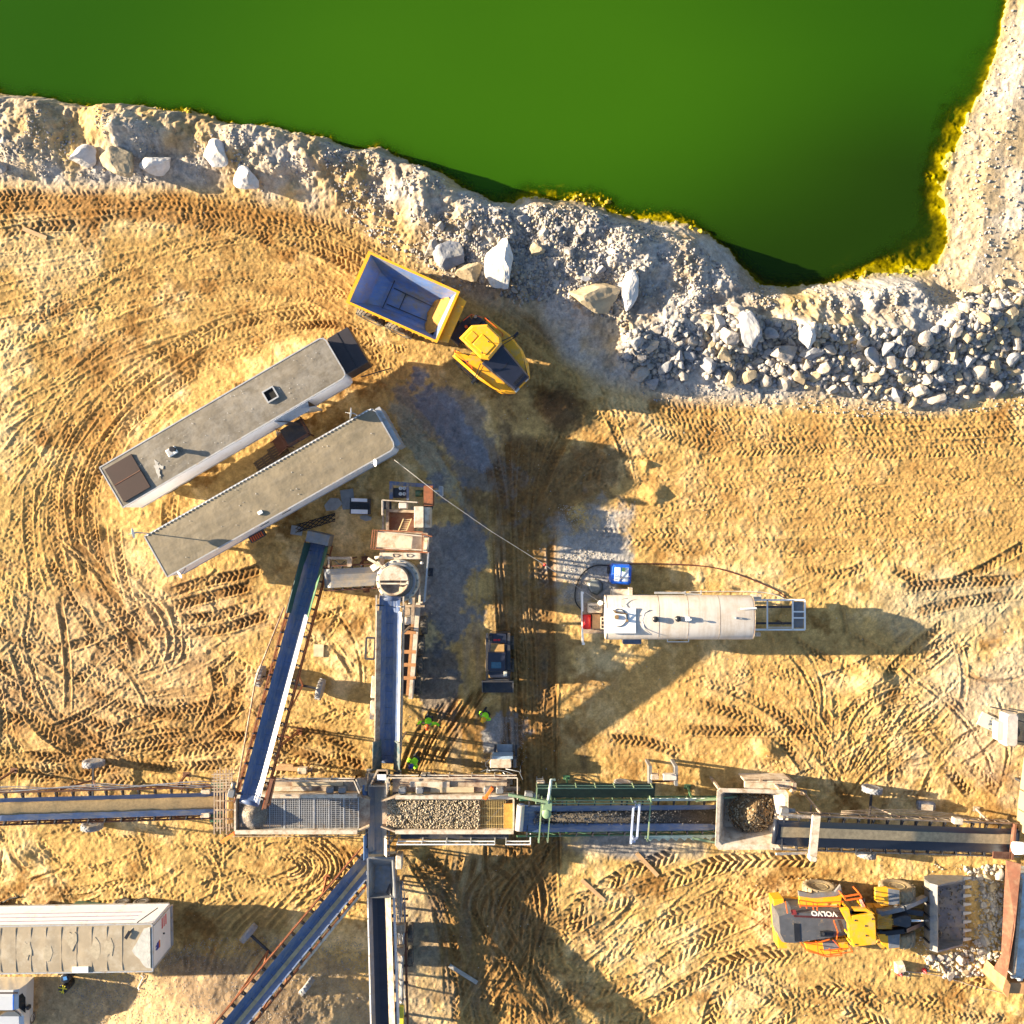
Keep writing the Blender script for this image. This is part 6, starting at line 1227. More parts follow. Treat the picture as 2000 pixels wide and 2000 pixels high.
for s in (1.4, 8.0):
    for sd in (-1, 1): mb = MB(); mb.bar(P2(s, sd*.72, -.2), (s, sd*.78, 1.2 if s > 2 else .02), .1); mb.build('support_leg', M_creamd, t2_)
# C3 short conveyor under the cone
conveyor('belt_conveyor', 'short level conveyor between the cone crusher and the slanting one', (744, 1124), 1.85, (634, 1130), 2.05, bw=1.1, fw=1.42, side_m=M_rustb, belt_m=M_beltd, idlers=5, legs=(1.2,), motor=False)
q = W(663, 1092, 2.3); t = thing('control_stand', 'small brown control stand on the north side of the short conveyor', 'control box', (q.x, q.y, 0)); mb = MB(); mb.bb(-.7, .72, -.02, .14, 2.2, 2.32); mb.bb(.42, .7, -.45, 0, 1.6, 2.2); mb.bb(-.7, -.6, -.5, 0, 1.6, 2.2); mb.build('panel', M_creamd, t); mb = MB(); mb.bar((-.6, 0, 0), (-.6, 0, 2.2), .08); mb.bar((.6, 0, 0), (.6, 0, 2.2), .08); mb.build('stand', M_rustb, t); mb = MB(); mb.path([(-.3, -.1, 2.2), (0, -.35, 2.1), (.3, -.15, 2.2)], .03); mb.build('cable', M_blk, t)
# C4 left horizontal, carrying sand
t, P, L_ = conveyor('belt_conveyor', 'conveyor heading off the left edge with a full band of sand', (446, 1566), 1.3, (-40, 1580), 3.6, bw=1.3, fw=1.85, side_m=M_rustb, idlers=15, wheels=[(8.4, 1.9, .62)], legs=(3.0, 13.5), motor=False)
mb = MB(); rings = []
rr = random.Random(4)
for i in range(40):
    s = .3+(L_-.5)*i/39; k = .42+.04*rr.uniform(-1, 1); rings.append([P(s, -k, .06), P(s, -k*.5, .12+.02*rr.random()), P(s, 0, .15+.03*rr.random()), P(s, k*.5, .12+.02*rr.random()), P(s, k, .06), P(s, 0, .03)])
mb.loft(rings, smooth=True); mb.build('sand_load', mat('wet_sand_load', (.42, .29, .14), .9, var=.25, scale=7, bump=.6), t)
mb = MB()
for k in range(4): mb.path([P(.5+i*1.05, -1.05-.05*k+.10*math.sin(i*1.3+k), .1+.05*math.sin(i+k)) for i in range(14)], .022)
mb.build('cable_bundle', M_gal, t)
for sd, m_ in ((-1, M_green), (1, M_green)): mb = MB(); mb.bb(.3, 1.0, sd*.85-.3, sd*.85+.3, 1.2, 1.55); mb.build('guard_plate', m_, t)
mb = MB()
for sd in (-1, 1): mb.rbox(.95, 1.5, sd*.70-.14, sd*.70+.14, 1.6, 1.78, .04)
mb.build('tail_bearing', M_cream, t)
# C5 lower diagonal
t, P, L_ = conveyor('belt_conveyor', 'slanting conveyor with rusty orange sides over the lower left stockpile', (728, 1672), .9, (420, 2045), 5.6, bw=1.15, fw=1.66, side_m=M_rust, idlers=16, wheels=[(8.6, 2.35, .6)], legs=(3.2,), stripe=(.0, .25), motor=False)
mb = MB(); mb.bar(P(1.5, .86, .18), P(6.5, .86, .18), .14, .08); mb.build('cover_strip', M_cream, t)
# C6 lower vertical
t, P, L_ = conveyor('belt_conveyor', 'dark belt conveyor running down from the central chute to the bottom edge', (742, 1700), 1.2, (752, 2030), 3.9, bw=1.28, fw=1.52, side_m=M_bwall, belt_m=mat('wet_dark_belt', (.018, .022, .036), .3, var=.2), idlers=9, legs=(), motor=False, stripe=None)
mb = MB(); mb.sheet([P(1.3, .30, .12), P(L_-.2, .30, .12), P(L_-.2, .68, .46), P(1.3, .68, .46)], .03); mb.build('skirt_board', M_creamd, t)
mb = MB(); mb.sheet([P(1.2, -.48, .16), P(L_-.2, -.48, .16), P(L_-.2, -.68, .40), P(1.2, -.68, .40)], .03); mb.build('skirt_board', M_steel, t)
q = W(785, 1860, 1.0); t = thing('screen_chassis', 'dirty wheeled chassis with hoses beside the dark belt running to the bottom edge', 'trailer chassis', (q.x, q.y, 0), -PI/2)
mb = MB(); mb.bar((-4.6, -.25, 1.05), (4.6, .05, 1.05), .22, .25); mb.build('main_beam', M_cream, t); mb = MB(); mb.bar((-3.0, .15, 1.0), (4.4, .35, 1.0), .12, .2)
for k in range(8): mb.bar((-3.2+k, -.2, 1.0), (-3.2+k, .38, 1.0), .1)
mb.build('cross_members', M_rustb, t)
for x in (-1.0, .45):
    for y in (.7, -1.3): wheel(t, (x, y*.62+.05, .55), .55, .30, 0, rim_m=M_steel, lugs=14)
mb = MB()
for k in range(7): mb.path([(-4.4+i*1.0, -.1+.12*math.sin(i*1.1+k)+k*.035, 1.25+.05*math.sin(i*2+k)) for i in range(9)], .022)
mb.build('hose_bundle', M_gal, t); mb = MB(); mb.rbox(-1.9, -1.4, -.35, .25, 1.2, 1.6, .05); mb.rbox(-.6, -.1, -.3, .2, 1.2, 1.7, .05); mb.build('valve_block', M_creamd, t)
mb = MB(); mb.rbox(3.0, 4.6, -.1, .16, 1.25, 1.5, .03); mb.build('yellow_beam', mat('lemon_paint', (.75, .62, .05)), t); mb = MB(); mb.rbox(2.9, 3.6, -.65, -.2, 1.1, 1.7, .05); mb.rbox(3.7, 4.4, -.65, -.25, 1.1, 1.5, .05); mb.build('engine', M_dsteel, t)
for x in (-4.2, 4.2): mb = MB(); mb.bar((x, 0, .02), (x, 0, 1.0), .14); mb.build('jack_leg', M_dsteel, t)
# C7 right: primary crusher to hopper
t, P, L_ = conveyor('belt_conveyor', 'long black conveyor from the right edge crusher up to the square hopper', (1990, 1640), 1.3, (1512, 1624), 4.1, bw=1.42, fw=1.95, side_m=M_creamd, belt_m=mat('wet_dark_belt'  , (.018, .022, .036), .3), idlers=17, wheels=[(8.7, 1.95, .58)], legs=(2.0, 12.6), stripe=(-.38, .3), chord=.5)
mb = MB(); mb.bar(P(L_-2.15, -1.25, .75), P(L_-2.15, 1.0, .75), .42, .22); mb.rbox(L_-2.35, L_-1.95, 1.0, 1.3, 4.2, 4.7, .05)
for sd in (-1, 1): mb.bar(P(L_-2.15, sd*.95, 0), P(L_-2.15, sd*.95, .75), .12)
mb.build('cross_magnet', M_cream, t); 
mb = MB()
for sd in (-1, 1): mb.bar(P(L_-2.15, sd*1.02, .35), P(L_-.1, sd*1.12, .4), .12, .1); mb.bar(P(L_-2.15, sd*.9, .2), P(L_-.1, sd*.9, .2), .06)
mb.build('head_frame', M_cream, t)
mb = MB()
for k in range(3): mb.path([P(3.5+i*.9, -1.15-.22*math.sin(i*.35)-k*.1, .12+.03*k) for i in range(10)], .016)
mb.build('cable_bundle', M_creamd, t); mb = MB(); c_ = P(4.4, -1.12, .3); mb.rbox(c_[0]-.3, c_[0]+.25, c_[1]-.18, c_[1]+.18, c_[2]-.1, c_[2]+.25, .04); mb.build('junction_box', M_cream, t)
mb = MB(); mb.bar(P(.62, -1.05, .35), P(.62, 1.05, .35), .12, .3); mb.sheet([P(.8, .6, .4), P(1.9, .6, .4), P(1.9, 1.0, .42), P(.8, 1.0, .42)], .04); mb.build('tail_guard', M_rustb, t)
# C8 green conveyor carrying stone to the right screen
t, P, L_ = conveyor('belt_conveyor', 'green framed conveyor loaded with dark stone between the hopper and the right screen', (1418, 1594), 1.1, (1014, 1597), 4.1, bw=1.5, fw=2.05, side_m=M_green, belt_m=M_belt, idlers=13, legs=(2.2, 9.6), load=(1500, .3, 11.6, .02, .085, PAL_D, .52), chord=.5, wheels=[(6.2, 1.3, .55)])
mb = MB(); mb.loft([[P(.2, -.55, .06), P(.2, .55, .06), P(.2, 0, .2)], [P(11.2, -.38, .03), P(11.2, .38, .03), P(11.2, 0, .07)]], smooth=True); mb.build('dark_soil_load', mat('dark_stone_load', (.07, .06, .05), .95, var=.5, scale=9, bump=.8), t)
mb = MB(); mb.tube(P(L_-.05, -.72, -.02), P(L_-.05, .72, -.02), .22, 20); mb.build('drum_lagging', M_tank, t)
for s0, s1 in ((4.6, 11.6),): 
    mb = MB(); mb.bar(P(s0, -1.62, .25), P(s1, -1.62, .25), .80, .05); mb.build('catwalk', mat('dark_green_grating', (.018, .035, .022), .8), t)
    mb = MB()
    for y in (-2.05, -1.2):
        for zh in (.75, 1.25): mb.bar(P(s0+.3, y, zh), P(s1, y, zh), .05)
        for k in range(7): s = s0+.3+(s1-s0-.3)*k/6; mb.bar(P(s, y, .25), P(s, y, 1.25), .05)
    mb.bar(P(s1, -2.05, 1.25), P(s1, -1.2, 1.25), .05); mb.build('handrail', M_lgreen, t)
for sd in (-1, 1):
    mb = MB()
    for k in range(8): s = .8+k*.52; mb.sheet([P(s, sd*1.14, .30), P(s+.5, sd*1.14, .30), P(s+.25, sd*1.24, .55)], .02)
    mb.bar(P(.4, sd*1.1, .25), P(5.0, sd*1.1, .28), .16, .05); mb.build('scalloped_guard', mat('pale_green_white', (.45, .55, .48), .5), t)
mb = MB(); mb.bar(P(2.1, -1.1, .5), P(-.4, -1.5, 1.0), .12); mb.build('tow_arm', M_lgreen, t); mb = MB(); mb.bar(P(2.1, 1.1, .5), P(-.4, 1.5, .9), .12); mb.build('tow_arm', M_lgreen, t)
mb = MB(); s = 5.75
for a, b_2 in (((s-.25, -.95, .45), (s+.25, -.95, 1.3)), ((s+.25, -.95, 1.3), (s+.25, 1.05, 1.3)), ((s+.25, 1.05, 1.3), (s-.25, 1.05, .45)), ((s-.25, 1.05, .45), (s-.25, -.95, .45)), ((s, -.95, .1), (s, -.95, 1.1)), ((s, 1.05, .1), (s, 1.05, 1.1))): mb.bar(P(*a), P(*b_2), .10)
mb.build('guard_hoop', mat('blue_white_paint', (.45, .52, .72), .5), t)
mb = MB(); 
for s in (4.9, 10.75, 11.25): mb.bar(P(s, -1.3, .75), P(s, 1.15, .75), .07); mb.bar(P(s, -1.3, .1), P(s, -1.3, .75), .07); mb.bar(P(s, 1.15, .0), P(s, 1.15, .75), .07)
mb.build('cross_bars', M_lgreen, t)
c_ = P(10.95, -.62, .85); mb = MB(); mb.lathe([(.03, 0), (.26, 0), (.26, .45), (.2, .5), (.03, .5)], c=c_, n=20); mb.box((c_[0], c_[1]-.45, c_[2]+.25), (.5, .5, .4)); mb.bar((c_[0]+.0, c_[1]-.7, c_[2]+.5), (c_[0]+2.2, c_[1]-.95, c_[2]+.5), .14, .2); mb.build('slewing_motor', M_lgreen, t)
mb = MB(); mb.path([(c_[0]-.3, c_[1]-1.9, c_[2]+.3), (c_[0]-.1, c_[1]-1.95, c_[2]+.5), (c_[0]-.05, c_[1]-1.1, c_[2]+.5), (c_[0], c_[1]-.6, c_[2]+.4)], .08, 8); mb.build('bent_pipe', mat('pale_green_white', (.45, .55, .48)), t)
# ---- screens
def screen(name, label, x0, x1, y0, y1, z, lip_x, lip_dir, mesh_from, mesh_to, stones, wall_m=M_cream, spec=None, rust_end=False):
    c = W((x0+x1)/2, (y0+y1)/2, z); root = Vector((c.x, c.y, 0)); t = thing(name, label, 'screen', root, 0, 'vibrating screens of the plant')
    Lx = (x1-x0)*(CAM_H-z)/FPX; Ly = (y1-y0)*(CAM_H-z)/FPX; hx, hy = Lx/2, Ly/2
    for s, nm in ((-1, 'side_wall'), (1, 'side_wall')): mb = MB(); mb.bb(-hx, hx, s*hy-.06, s*hy+.06, z-.75, z); mb.bb(-hx, hx, s*hy-.11, s*hy+.11, z-.02, z+.04); mb.build(nm, wall_m, t)
    mb = MB(); e = -lip_dir*hx; mb.bb(e-.05, e+.05, -hy+.06, hy-.06, z-.75, z+.02); mb.build('end_wall', wall_m, t)
    le = (lip_x-(x0+x1)/2)*(CAM_H-z+.3)/FPX; mb = MB(); zz = z-.42
    mb.loft([[(lip_dir*hx, -hy+.05, zz), (lip_dir*hx, hy-.05, zz), (lip_dir*hx, hy-.05, zz-.05), (lip_dir*hx, -hy+.05, zz-.05)], [(le, -hy+.28, zz-.12), (le, hy-.28, zz-.12), (le, hy-.28, zz-.17), (le, -hy+.28, zz-.17)]])
    for s in (-1, 1): mb.bar((lip_dir*hx, s*hy, z-.25), (le, s*(hy-.26), z-.35), .08, .5)
    mb.build('discharge_lip', M_creamd, t)
    m0 = (mesh_from-(x0+x1)/2)*(CAM_H-z+.4)/FPX; m1 = (mesh_to-(x0+x1)/2)*(CAM_H-z+.4)/FPX; zm = z-.40; mb = MB()
    if spec == 'grid':
        n = 52
        for i in range(n+1):
            x = m0+(m1-m0)*i/n; fine_ = i < n*.75
            if fine_ or i % 2 == 0: mb.bar((x, -hy+.07, zm), (x, hy-.07, zm), .028, .03)
        for j in range(17): y = -hy+.1+(2*hy-.2)*j/16; mb.bar((m0, y, zm+.003), (m1, y, zm+.003), .022, .03)
        for i in range(0, 9): x = m0+(m1-m0)*i/8; mb.bar((x, -hy+.07, zm+.01), (x, hy-.07, zm+.01), .06, .05)
    else:
        for i in range(64): x = m0+(m1-m0)*i/63; mb.bar((x, -hy+.07, zm), (x, hy-.07, zm), .022, .022)
        for j in range(4): y = -hy+.3+(2*hy-.6)*j/3; mb.bar((m0, y, zm-.02), (m1, y, zm-.02), .04, .03)
    mb.build('screen_mesh', M_gal if spec == 'grid' else mat('yellow_wire_mesh', (.55, .42, .18), .5), t)
    mb = MB(); mb.bb(-hx+.05, hx-.02, -hy+.08, hy-.08, z-.98, z-.92); mb.build('lower_deck', M_beltd if spec == 'grid' else mat('sandy_lower_deck', (.30, .20, .09), .9), t)
    mb = MB()
    for k in range(3): x = -hx+.8+k*(Lx-1.6)/2; mb.bar((x-.9, -hy+.15, z-.7), (x+.7, hy-.15, z-.7), .09)
    mb.build('deck_brace', M_steel, t)
    # chassis, springs, legs, wheels
    mb = MB()
    for s in (-1, 1): mb.bb(-hx-.4, hx+.4, s*(hy-.1)-.08, s*(hy-.1)+.08, 1.35, 1.65)
    for k in range(6): x = -hx+k*Lx/5; mb.bb(x-.06, x+.06, -hy+.18, hy-.18, 1.4, 1.6)
    mb.build('chassis', M_creamd, t)
    for sx in (-1, 1):
        for s in (-1, 1):
            mb = MB(); mb.bar((sx*(hx-.3), s*(hy-.1), .02), (sx*(hx-.3), s*(hy-.1), 1.35), .16); mb.box((sx*(hx-.3), s*(hy-.1), .04), (.5, .4, .05)); mb.build('leg', M_creamd, t)
            mb = MB(); mb.tube((sx*(hx-1.0), s*(hy-.1), 1.65), (sx*(hx-1.0), s*(hy-.1), z-.7), .12, 12); mb.build('spring', M_dsteel, t)
    for x in (-.6, .5):
        for s in (-1, 1): wheel(t, (x, s*(hy-.25), .52), .52, .3, 0, lugs=0)
    if stones:
        n, xa, xb, smin, smax, pal = stones; it = []
        for _ in range(n):
            x = random.uniform(xa, xb); y = random.uniform(-hy+.12, hy-.12); it.append((x, y, zm+.04+random.uniform(0, .07), random.uniform(smin, smax), random.random()))
        me_ = rubble('stone_layer', it, palette=pal); o = bpy.data.objects.new('stone_layer', me_); COL.objects.link(o); o.parent = t; o['kind'] = 'stuff'
    return t, root, hx, hy, c
Zs = 3.4
tL, rL, hx, hy, cL = screen('vibrating_screen', 'left vibrating screen with bare wire grid deck and stone heap under the slanting belt', 459, 698, 1555, 1625, Zs, 719, 1, 466, 697, None, spec='grid')
# stone heap on the left screen
mb = MB(); rr = random.Random(2); rings = []
for k, (f, h) in enumerate(((1, .02), (.8, .18), (.58, .38), (.35, .56), (.12, .68), (.02, .7))): rings.append([(-hx+.95+.85*f*math.cos(i*PI/9)*(1+.08*math.sin(i*5)), -.1+1.0*f*math.sin(i*PI/9), Zs-.42+h) for i in range(18)])
mb.loft(rings, smooth=True); hp = mb.build('stone_heap', M_gload, tL)
it = []
for _ in range(2600):
    f = math.sqrt(random.random()); a = random.uniform(0, 2*PI); it.append((-hx+.95+.88*f*math.cos(a), -.1+1.02*f*math.sin(a), Zs-.38+.76*(1-f)+.02, random.uniform(.015, .04), random.random()))
me_ = rubble('heap_stones', it, palette=[(.2, .17, .15), (.36, .31, .27), (.5, .45, .4)]); o = bpy.data.objects.new('heap_stones', me_); COL.objects.link(o); o.parent = hp; o['kind'] = 'stuff'
tR, rR, hxR, hyR, cR = screen('vibrating_screen', 'right vibrating screen covered by a layer of tan stones', 772, 1003, 1557, 1625, Zs, 745, -1, 772, 986, (3000, -3.95, 1.45, .035, .085, PAL_S), spec='bars')
it = [(random.uniform(-3.35, 2.1), random.uniform(-hyR+.12, hyR-.12)) for _ in range(500)]
mb = MB(); mb.bb(hxR-.55, hxR-.05, -hyR+.08, hyR-.5, Zs-.5, Zs-.38); mb.build('feed_box_sand', mat('orange_sand_residue', (.50, .24, .05)), tR)
def walkway(t, x0, x1, y0, y1, z, m, rails, planks=()):
    mb = MB(); mb.bb(x0, x1, y0, y1, z-.05, z); mb.build('walkway', m, t)
    for pts in rails: rail(t, pts, z, z+1.0, M_cream, r=.028, posts=1.3)
    for i, (a, b_2, c_, d_, h) in enumerate(planks): mb = MB(); mb.bb(a, b_2, c_, d_, z+h, z+h+.12); mb.build('loose_plank', mat('weathered_plank', (.50, .40, .26), .8, var=.2) if i % 2 else M_cream, t)
n0 = hy+.14
walkway(tL, -1.8, 4.0, n0, n0+.75, 2.95, M_creamd, [[(-2.2, n0+.9), (3.4, n0+.9), (3.7, n0+.2)]], [(-1.3, .8, n0+.05, n0+.30, .01), (-.3, 2.6, n0+.35, n0+.55, .01)])
walkway(tR, -3.6, 3.0, n0, n0+.85, 2.95, M_creamd, [[(-3.8, n0+.2), (-3.8, n0+1.1), (-2.0, n0+1.1), (-1.6, n0+1.1), (3.6, n0+1.1), (3.6, n0-.1)]], [(-2.6, -.3, n0+.3, n0+.62, .01), (-1.4, 1.1, n0+.0, n0+.3, .015)])
mb = MB()
for zz in (3.0, 3.25): mb.bar((-1.6, n0+1.0, zz), (3.5, n0+1.0, zz), .04)
mb.path([(-1.0+i*.4, n0+.98+.05*math.sin(i*2.0), 3.3) for i in range(12)], .03); mb.build('pipe_run', M_rustb, tR)
for tt, off in ((tL, 0), (tR, .0)):
    for x in (-3.0, -2.0, 1.9, 2.6):
        if tt is tL and x < 0: continue
        mb = MB(); mb.rbox(x-.22, x+.22, hy+.12, hy+.5, 2.96, 3.35, .06); mb.build('vibrator_housing', M_steel, tt)
s0 = -hy-.2
mb = MB(); mb.bb(-3.2, 3.1, s0-.55, s0-.05, 2.3, 2.35); mb.build('service_walkway', M_dsteel, tR)
rail(tR, [(-3.3, s0-.5), (2.3, s0-.5)], 2.35, 3.35, M_white, r=.028, posts=1.35); rail(tR, [(2.95, s0-.5), (4.35, s0-.5), (4.35, s0+.2)], 2.35, 3.35, M_white, r=.028, posts=1.35)
mb = MB(); mb.bb(-4.2, 3.2, s0-.5, s0-.1, 1.2, 1.26); mb.build('service_walkway', M_creamd, tL); rail(tL, [(-4.4, s0-.55), (3.4, s0-.55)], 1.26, 2.0, M_creamd, r=.022, posts=1.3)
mb = MB(); mb.bar((-hx-.05, -hy-.1, 3.3), (-hx-1.0, -hy-.85, 2.6), .16); mb.build('brace_arm', M_orange, tL)
mb = MB(); mb.bar((1.75, hy-.05, 3.6), (2.2, hy+.75, 4.1), .16, .12); mb.bar((1.6, hy+.0, 3.6), (1.95, hy+.0, 3.6), .12); mb.build('brace_arm', M_orange, tR)
mb = MB()
for k in range(9): mb.bar((-hx-.55-(k % 3)*.35, -hy-.2, 2.2+.5*(k//3)), (-hx-.55-(k % 3)*.35, hy+1.3, 2.2+.5*(k//3)), .06)
for k in range(7): mb.bar((-hx-1.3, -hy+.1+k*.52, 3.0), (-hx-.1, -hy+.1+k*.52, 3.0), .06)
for k in range(7): mb.bar((-hx-1.3, hy+.3+k*.16, 3.5), (-hx-.1, hy+.35+k*.16, 3.5), .05)
mb.build('end_scaffold', M_creamd, tL); mb = MB(); mb.tube((-hx-.55, -hy+.3, 2.7), (-hx-.55, hy, 2.7), .2, 14); mb.build('drive_shaft_guard', mat('tan_guard', (.50, .33, .14), .6), tL)
# ---- central cross conveyor
t, P, L_ = conveyor('belt_conveyor', 'short grey belt conveyor crossing between the two screens', (738, 1512), 2.55, (738, 1668), 2.62, bw=1.08, fw=1.32, side_m=M_steel, belt_m=M_beltd, idlers=5, legs=(.6, 4.1), motor=False, lattice=False)
for sa, sb in ((.1, 1.5), (3.6, 4.6)): mb = MB(); mb.sheet([P(sa, .4, .14), P(sb, .4, .14), P(sb, .62, .55), P(sa, .62, .55)], .03); mb.build('skirt_board', M_cream, t)
mb = MB(); mb.sheet([P(.5, -.55, .1), P(1.3, -.55, .1), P(1.3, -.78, .5), P(.5, -.78, .5)], .04); mb.sheet([P(3.4, -.55, .1), P(4.8, -.55, .1), P(4.8, -.72, .5), P(3.4, -.72, .5)], .04); mb.build('side_guard', mat('blue_painted_steel', (.05, .13, .30), .5), t)
q = W(747, 1520, 2.6); t = thing('transfer_chute', 'dusty steel chute box between the steep conveyor tail and the screens', 'chute', (q.x, q.y, 0)); mb = MB(); mb.loft([[(-.35, -.35, 1.8), (.35, -.35, 1.8), (.35, .3, 1.8), (-.35, .3, 1.8)], [(-.72, -.35, 3.1), (.55, -.35, 3.1), (.35, .65, 3.1), (-.25, .65, 3.1)], [(-.62, -.28, 3.1), (.45, -.28, 3.1), (.28, .55, 3.1), (-.18, .55, 3.1)], [(-.25, -.25, 1.9), (.25, -.25, 1.9), (.25, .2, 1.9), (-.25, .2, 1.9)]]); mb.build('box', M_creamd, t)
mb = MB(); mb.sheet([(-.22, .05, 3.12), (.3, .05, 3.12), (.3, .4, 3.2), (-.22, .4, 3.2)], .03); mb.build('lid', M_bwall, t)
for s in (-1, 1): mb = MB(); mb.bar((s*.6, -.2, 0.02), (s*.55, -.2, 2.6), .12); mb.build('leg', M_dsteel, t)
mb = MB(); mb.loft([[(.55, -1.3, 2.3), (1.0, -1.3, 2.3), (1.0, .3, 2.3), (.6, .3, 2.3)], [(.62, -1.0, 2.9), (1.0, -1.1, 2.9), (.95, .2, 2.9), (.65, .25, 2.9)]]); mb.build('drive_housing', M_dsteel, t)
q = W(745, 1712, 2.2); t = thing('discharge_chute', 'open topped grey steel chute feeding the dark belt below the screens', 'chute', (q.x, q.y, 0)); mb = MB()
mb.loft([[(-.82, -1.25, 1.3), (.82, -1.25, 1.3), (.82, 1.25, 1.6), (-.82, 1.25, 1.6)], [(-.86, -1.3, 2.1), (.86, -1.3, 2.1), (.80, 1.3, 2.6), (-.80, 1.3, 2.6)], [(-.76, -1.3, 2.1), (.76, -1.3, 2.1), (.70, 1.2, 2.6), (-.70, 1.2, 2.6)], [(-.5, -1.2, 1.62), (.5, -1.2, 1.62), (.45, .4, 1.62), (-.45, .4, 1.62)]]); mb.build('chute_box', M_steel, t)
for sx in (-1, 1):
    for sy in (-1, 1): mb = MB(); mb.bar((sx*.72, sy*1.1, .02), (sx*.72, sy*1.1, 1.55), .1); mb.build('leg', M_dsteel, t)
mb = MB(); mb.rbox(.9, 1.25, .6, 1.4, 1.9, 2.7, .05); mb.build('control_cabinet', M_cream, t)
# ---- hopper
q = W(1470, 1600, 3.0); root = Vector((q.x, q.y, 0)); t = thing('feed_hopper', 'square cream steel hopper holding a heap of brown earth and stone', 'hopper', root); Z = ZM(1080, 1460, 3.864, root)
o_ = [Z(*p, 3.0) for p in ((1240, 328), (1262, 308), (1755, 320), (1778, 352), (1775, 600), (1765, 770), (1250, 772), (1225, 742))][::-1]
cm = sum(o_, Vector())/8
def sc(P_, kx, ky, z, dx=0): return [(cm.x+(p.x-cm.x)*kx+dx, cm.y+(p.y-cm.y)*ky, z) for p in P_]
mb = MB(); mb.loft([sc(o_, .62, .6, 1.3), sc(o_, 1, 1, 2.92), sc(o_, 1, 1, 3.0), sc(o_, .90, .86, 2.98), sc(o_, .87, .83, 2.9), sc(o_, .60, .58, 1.5)]); mb.build('hopper_shell', M_cream, t)
mb = MB(); rings = []; rr = random.Random(6)
for f, h in ((1, 2.0), (.8, 2.12), (.6, 2.3), (.4, 2.5), (.2, 2.65), (.03, 2.7)): rings.append([(cm.x+.25+1.42*f*math.cos(i*PI/10)*(1+.1*rr.uniform(-1, 1)), cm.y+.02+1.15*f*math.sin(i*PI/10)*(1+.1*rr.uniform(-1, 1)), h+.08*rr.uniform(-1, 1)) for i in range(20)])
mb.loft(rings, smooth=True); e_ = mb.build('earth_heap', mat('brown_earth', (.24, .15, .07), .95, var=.45, scale=5, bump=.9), t)
it = []
for _ in range(520): f = math.sqrt(random.random()); a = random.uniform(0, 2*PI); it.append((cm.x+.2+1.5*f*math.cos(a), cm.y+1.2*f*math.sin(a), 2.74-.72*f+.03, random.uniform(.03, .12), random.random()))
me_ = rubble('heap_stones', it, palette=[(.1, .08, .06), (.22, .17, .11), (.42, .34, .22)]); o = bpy.data.objects.new('heap_stones', me_); COL.objects.link(o); o.parent = e_; o['kind'] = 'stuff'
for sx in (-1, 1):
    for sy in (-1, 1): mb = MB(); mb.bar((cm.x+sx*1.75, cm.y+sy*1.4, .02), (cm.x+sx*1.75, cm.y+sy*1.4, 2.5), .14); mb.build('leg', M_creamd, t)
q = W(1500, 1540, 1.6); t = thing('cream_guard_wall', 'low cream wall panel with brackets behind the square hopper', 'panel', (q.x, q.y, 0)); Z = ZM(1080, 1460, 3.864, (q.x, q.y, 0))
mb = MB(); a, b_2 = Z(1450, 252, 1.6), Z(1800, 300, 1.6); mb.bb(a.x, b_2.x, b_2.y-.1, a.y, 1.35, 1.5); mb.bb(a.x, b_2.x, a.y-.08, a.y, .02, 1.58); mb.build('panel', M_cream, t); mb = MB()
for X in (1570, 1745): a = Z(X, 245, 1.6); mb.box((a.x, a.y, 1.6), (.14, .12, .12))
a = Z(1815, 275, 1.5); mb.bb(a.x-.1, a.x+.12, a.y-.35, a.y+.1, .02, 1.7); a = Z(1815, 320, 1.5); mb.bb(a.x-.12, a.x-.02, a.y-.2, a.y+.5, .02, 1.6); mb.build('bracket', M_creamd, t)
# stand with two boxes
q = W(1297, 1520, 1.4); t = thing('equipment_stand', 'upright pair of dark posts holding two cream boxes above the green conveyor', 'stand', (q.x, q.y, 0)); Z = ZM(1080, 1460, 3.864, (q.x, q.y, 0)); mb = MB()
for X in (740, 935):
    mb = MB(); a, b_2 = Z(X, 140, 1.6), Z(X, 290, 1.6); mb.bb(a.x-.12, a.x+.06, b_2.y, a.y, .9, 1.6); mb.bb(a.x-.12, a.x+.06, a.y-.14, a.y, 0.02, .9); mb.build('post', M_steel, t)
mb = MB(); a, b_2 = Z(740, 205, 1.7), Z(800, 245, 1.7); mb.rbox(a.x, b_2.x, b_2.y, a.y, 1.3, 1.7, .04); mb.build('box', M_cream, t); mb = MB(); a, b_2 = Z(832, 205, 1.7), Z(935, 250, 1.7); mb.rbox(a.x, b_2.x, b_2.y, a.y, 1.3, 1.7, .04); mb.build('box', M_tank, t); mb = MB(); a, b_2 = Z(735, 250, 1.3), Z(935, 262, 1.3); mb.bb(a.x, b_2.x, b_2.y, a.y, 1.2, 1.3); mb.bar(Z(797, 170, 1.6), Z(797, 215, 2.1), .04); mb.build('shelf', M_rustb, t)
# small box with hoist between the screen and the green conveyor
q = W(1057, 1537, 3.0); t = thing('motor_stand', 'small cream motor box on a ladder frame beside the green walkway', 'motor', (q.x, q.y, 0)); mb = MB(); mb.rbox(-.22, .22, -.05, .30, 2.6, 3.0, .05); mb.build('motor_box', M_cream, t); mb = MB(); mb.rbox(-.18, .18, -.5, -.1, 2.3, 2.8, .04); mb.build('control_box', M_bwall, t); mb = MB()
for x in (-.18, .18): mb.bar((x, -.3, .02), (x, -.3, 2.5), .06); mb.bar((x, -1.0, 2.3), (x, -.3, 2.4), .05)
for k in range(5): mb.bar((-.18, -.3, .4+k*.45), (.18, -.3, .4+k*.45), .04)
mb.build('ladder_frame', M_gal, t)
